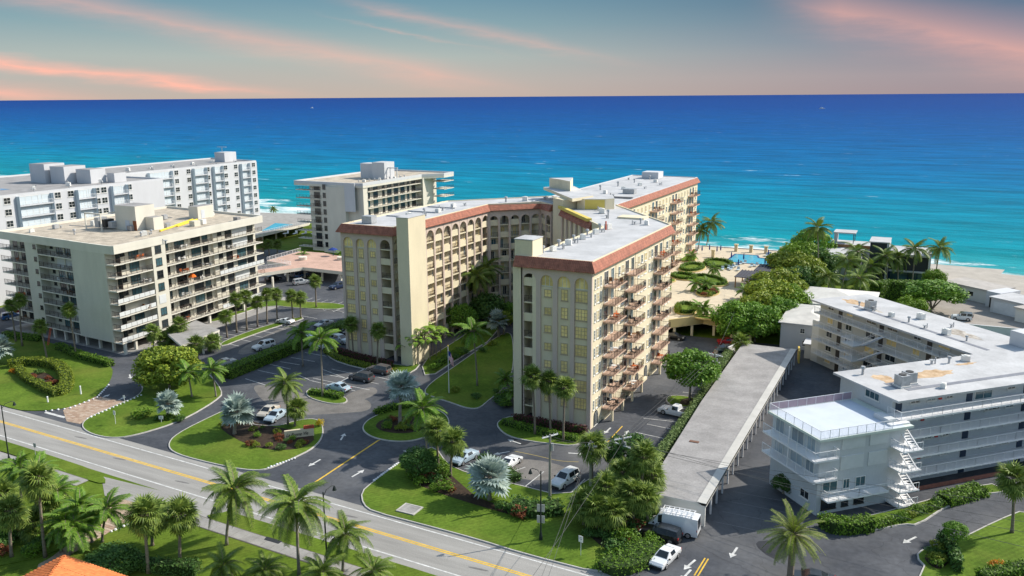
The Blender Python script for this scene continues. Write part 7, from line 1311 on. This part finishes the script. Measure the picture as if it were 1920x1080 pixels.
# entrance name wall with lettering
a_, b_ = (-39.97, -23.06), (-36.91, -20.01)
nw = empty('name_wall', (*((a_[0] + b_[0]) / 2, (a_[1] + b_[1]) / 2), .1), ang(a_, b_), 'low cream entrance wall with flowing dark lettering', 'sign'); SW = dist(a_, b_)
MB().prism([(-SW / 2, -.2), (SW / 2, -.2), (SW / 2, .2), (-SW / 2, .2)], 0, 1.25).build('wall', mat('sign_cream', (.66, .56, .40), .85, .08, 1), nw); MB().box(SW / 2 - 1.5, SW / 2 + .1, -.26, .26, 1.252, 1.5).build('coping', mat('sign_red', (.42, .08, .05)), nw)
for i in range(5): MB().box(SW / 2 - 1.42 + i * .3, SW / 2 - 1.2 + i * .3, -.2, .2, 1.5, 1.7).build('cap_block', mat('sign_red', (.42, .08, .05)), nw)
tx = bpy.data.curves.new('lettering', 'FONT'); tx.body = 'La Bonne Vie'; tx.size = .78; tx.shear = .38; tx.extrude = .02; tx.align_x = 'CENTER'; to = bpy.data.objects.new('lettering_curve', tx); col.objects.link(to); bpy.context.view_layer.update()
tm = bpy.data.meshes.new_from_object(to); bpy.data.objects.remove(to); tm.materials.append(DK); lt = put('lettering', tm, nw, (-.35, -.225, .32), rot=(math.pi / 2, 0, 0)); lt.scale = ((SW - 1.0) / max(tm.vertices, key=lambda v: v.co.x).co.x / 2, 1, 1)
# white lawn posts, edging stones
for i, p in enumerate(((-85.55, -22.79), (-87.11, -27.92))): tag(MB().tube([(0, 0, 0), (0, 0, 1.4 - .5 * i)], [.14, .10], 8).tube([(0, 0, 1.4 - .5 * i), (0, 0, 1.55 - .5 * i)], [.17, .05], 8).build('lawn_post', RAILW, None, (*p, .1)), ('tall' if i == 0 else 'short') + ' white post on the lawn by the brick-paved drive', 'post')
stone = cached('stone', lambda: MB().tube([(0, 0, 0), (0, 0, .12), (0, 0, .2)], [.18, .16, .05], 7).mesh('edging_stone', RAILW))
def stones(path, n, where):
    L_ = sum(dist(a, b) for a, b in zip(path[:-1], path[1:])); k = 0
    for i in range(n):
        s = L_ * (i + .5) / n
        for a, b in zip(path[:-1], path[1:]):
            d = dist(a, b)
            if s <= d: p = (a[0] + (b[0] - a[0]) * s / d, a[1] + (b[1] - a[1]) * s / d); break
            s -= d
        tag(put('edging_stone', stone, None, (*p, .1), rnd.uniform(0, 6), rnd.uniform(.8, 1.2)), 'small white edging stone ' + where, 'stone', 'edging stones ' + where)
stones([(-85.43, -17.16), (-81.36, -22.89), (-81.07, -28.4), (-83.73, -31.29)], 18, 'along the beige block lawn'); stones([(-74.2, -30.68), (-74.86, -24.64), (-75.52, -18.36)], 16, 'along the lawn between the drives'); stones([(-19.41, -29.31), (-19.55, -26.65), (-19.66, -22.87)], 14, 'along the front lawn by the entrance'); stones([(-33.79, -27.82), (-35.09, -32.37)], 10, 'along the name wall lawn'); stones([(-37.74, -48.3), (-39.17, -51.81), (-39.55, -54.12)], 12, 'along the paved garden drive')
# parking wheel stops
ws = cached('wstop', lambda: MB().prism([(-.9, -.09), (.9, -.09), (.9, .09), (-.9, .09)], 0, .13).mesh('wheel_stop', KERBM))
for i in range(9): put('wheel_stop', ws, lot, (-88 + 2.75 * i + 1.3, 43.6, .01))
# ------------------------------------------------------------------ podium furniture
SHADE = mat('slate_canopy', (.07, .07, .085), .7); DECKZ = 3.97
for q, w_, d_, l in (((4.42, 95.63), 5.0, 9.0, 'dark open pergola on the podium terrace farthest from the pool'), ((7.2, 105.26), 5.0, 9.0, 'dark flat shade canopy nearest the pool on the podium'), ((8.19, 93.38), 5.4, 7.0, 'dark flat shade canopy beside the podium thicket')):
    o = empty('shade_canopy', (*q, DECKZ), 0, l, 'canopy')
    for x in (-w_ / 2 + .3, w_ / 2 - .3):
        for y in (-d_ / 2 + .3, d_ / 2 - .3): box_part('post', TEAK, o, x - .12, x + .12, y - .12, y + .12, 0, 2.6)
    MB().box(-w_ / 2, w_ / 2, -d_ / 2, d_ / 2, 2.6, 2.75).build('roof', SHADE, o)
    for i in range(7): box_part('rafter', SHADE, o, -w_ / 2 + .1 + i * (w_ - .3) / 6, -w_ / 2 + .22 + i * (w_ - .3) / 6, -d_ / 2 - .3, d_ / 2 + .3, 2.751, 2.9)
NAVY = mat('navy_canvas', (.02, .05, .22), .8)
for p in ((-12.22, 133.8), (-11.63, 135.98), (2.5, 133.89), (7.05, 132.36), (-2.55, 124.52), (-2.13, 115.52), (-16.43, 132.86), (5.43, 124.71), (-6.19, 125.5), (3.99, 120.73), (6.31, 87.42), (8.17, 90.15), (-14.85, 135.51)):
    o = empty('closed_umbrella', (*p, DECKZ), 0, 'closed navy umbrella standing on the podium pool terrace', 'umbrella', 'closed pool umbrellas'); MB().tube([(0, 0, 0), (0, 0, 2.6)], .035, 6).build('pole', RAILW, o); MB().tube([(0, 0, .9), (0, 0, 1.3), (0, 0, 2.3), (0, 0, 2.6)], [.1, .22, .14, .03], 8).build('canopy', NAVY, o)
lme = cached('lounger', lambda: MB().box(-.32, .32, -.95, .4, .28, .36).prism([(-.32, .4), (.32, .4), (.32, .47), (-.32, .47)], .3, .9).box(-.3, -.24, -.9, -.84, 0, .28).box(.24, .3, -.9, -.84, 0, .28).box(-.3, -.24, .3, .36, 0, .28).box(.24, .3, .3, .36, 0, .28).mesh('sun_lounger', mat('lounger_blue', (.45, .55, .62), .7)))
for p in ((-20.62, 132.92), (-19.7, 134.31), (-18.31, 133.96), (-5.44, 114.83), (-4.32, 113.72), (-3.6, 115.66), (-3.13, 117.51), (-2.71, 121.03), (-1.96, 123.07), (0.69, 119.24), (1.73, 120.54), (3.35, 118.81), (1.47, 137.12), (2.16, 138.36), (-3.48, 112.5), (-1.52, 112.6), (-5.43, 111.62)):
    tag(put('sun_lounger', lme, None, (*p, DECKZ), rnd.uniform(-.3, .3), 1.15), 'pale blue sun lounger on the podium pool terrace', 'sun lounger', 'pool loungers')
for p in ((-12.2, 129.11), (-8.24, 141.43), (-3.82, 141.44), (0.53, 141.44), (4.96, 141.52)): o = MB().box(-.45, .45, -.45, .45, 0, 2.0).prism([(-.6, -.6), (.6, -.6), (.6, .6), (-.6, .6)], 2.0, 2.2).build('gate_pillar', mat('pale_pillar', (.60, .50, .32), .85), None, (*p, DECKZ)); tag(o, 'ochre pillar at the seaward edge of the pool terrace', 'pillar', 'seaward pillars')
tag(MB().tube([(0, 0, 0), (0, 0, 2.3)], .04, 6).tube([(0, 0, 1.9), (0, 0, 2.3), (0, 0, 2.6)], [1.5, .9, .05], 8).build('patio_umbrella', NAVY, None, (*(-115.5, 85.7), 3.8)), 'open navy umbrella on the pink brick deck', 'umbrella')
for p in ((-119.9, 77.17), (-109.58, 81.82)): tag(MB().tube([(0, 0, 0), (0, 0, .9)], [1.1, 1.3], 14).build('round_planter', BEIGE2, None, (*p, 3.8)), 'round pale planter holding a palm on the pink brick deck', 'planter', 'deck planters')
LT = mat('white_lounger', (.72, .74, .76), .7)
for i in range(14): tag(put('pool_chair', cached('pch', lambda: MB().box(-.35, .35, -.9, .5, .25, .36).box(-.35, .35, .5, .58, .36, 1.0).mesh('pool_chair', LT)), None, (PK[1][0] + 8 + (i % 7) * 3.0, PK[1][1] + 8 + (i // 7) * 16 + (i % 7) * 1.2, 4.0), rnd.uniform(-.3, .3), 1.3), 'white lounge chair on the railed pool deck by the sea', 'lounge chair', 'pool deck chairs')
# sail boats far out
for p, l in (((-2877.73, 3450.79), 'tiny white boat far out near the horizon'), ((-360.92, 3258.37), 'tiny pale boat far out on the open sea')):
    o = empty('boat', (*p, -3), 0, l, 'boat'); MB().prism([(-9, -2), (6, -2), (11, 0), (6, 2), (-9, 2)], 0, 2.6).build('hull', RAILW, o); MB().box(-5, 3, -1.5, 1.5, 2.6, 6).build('cabin', RAILW, o)
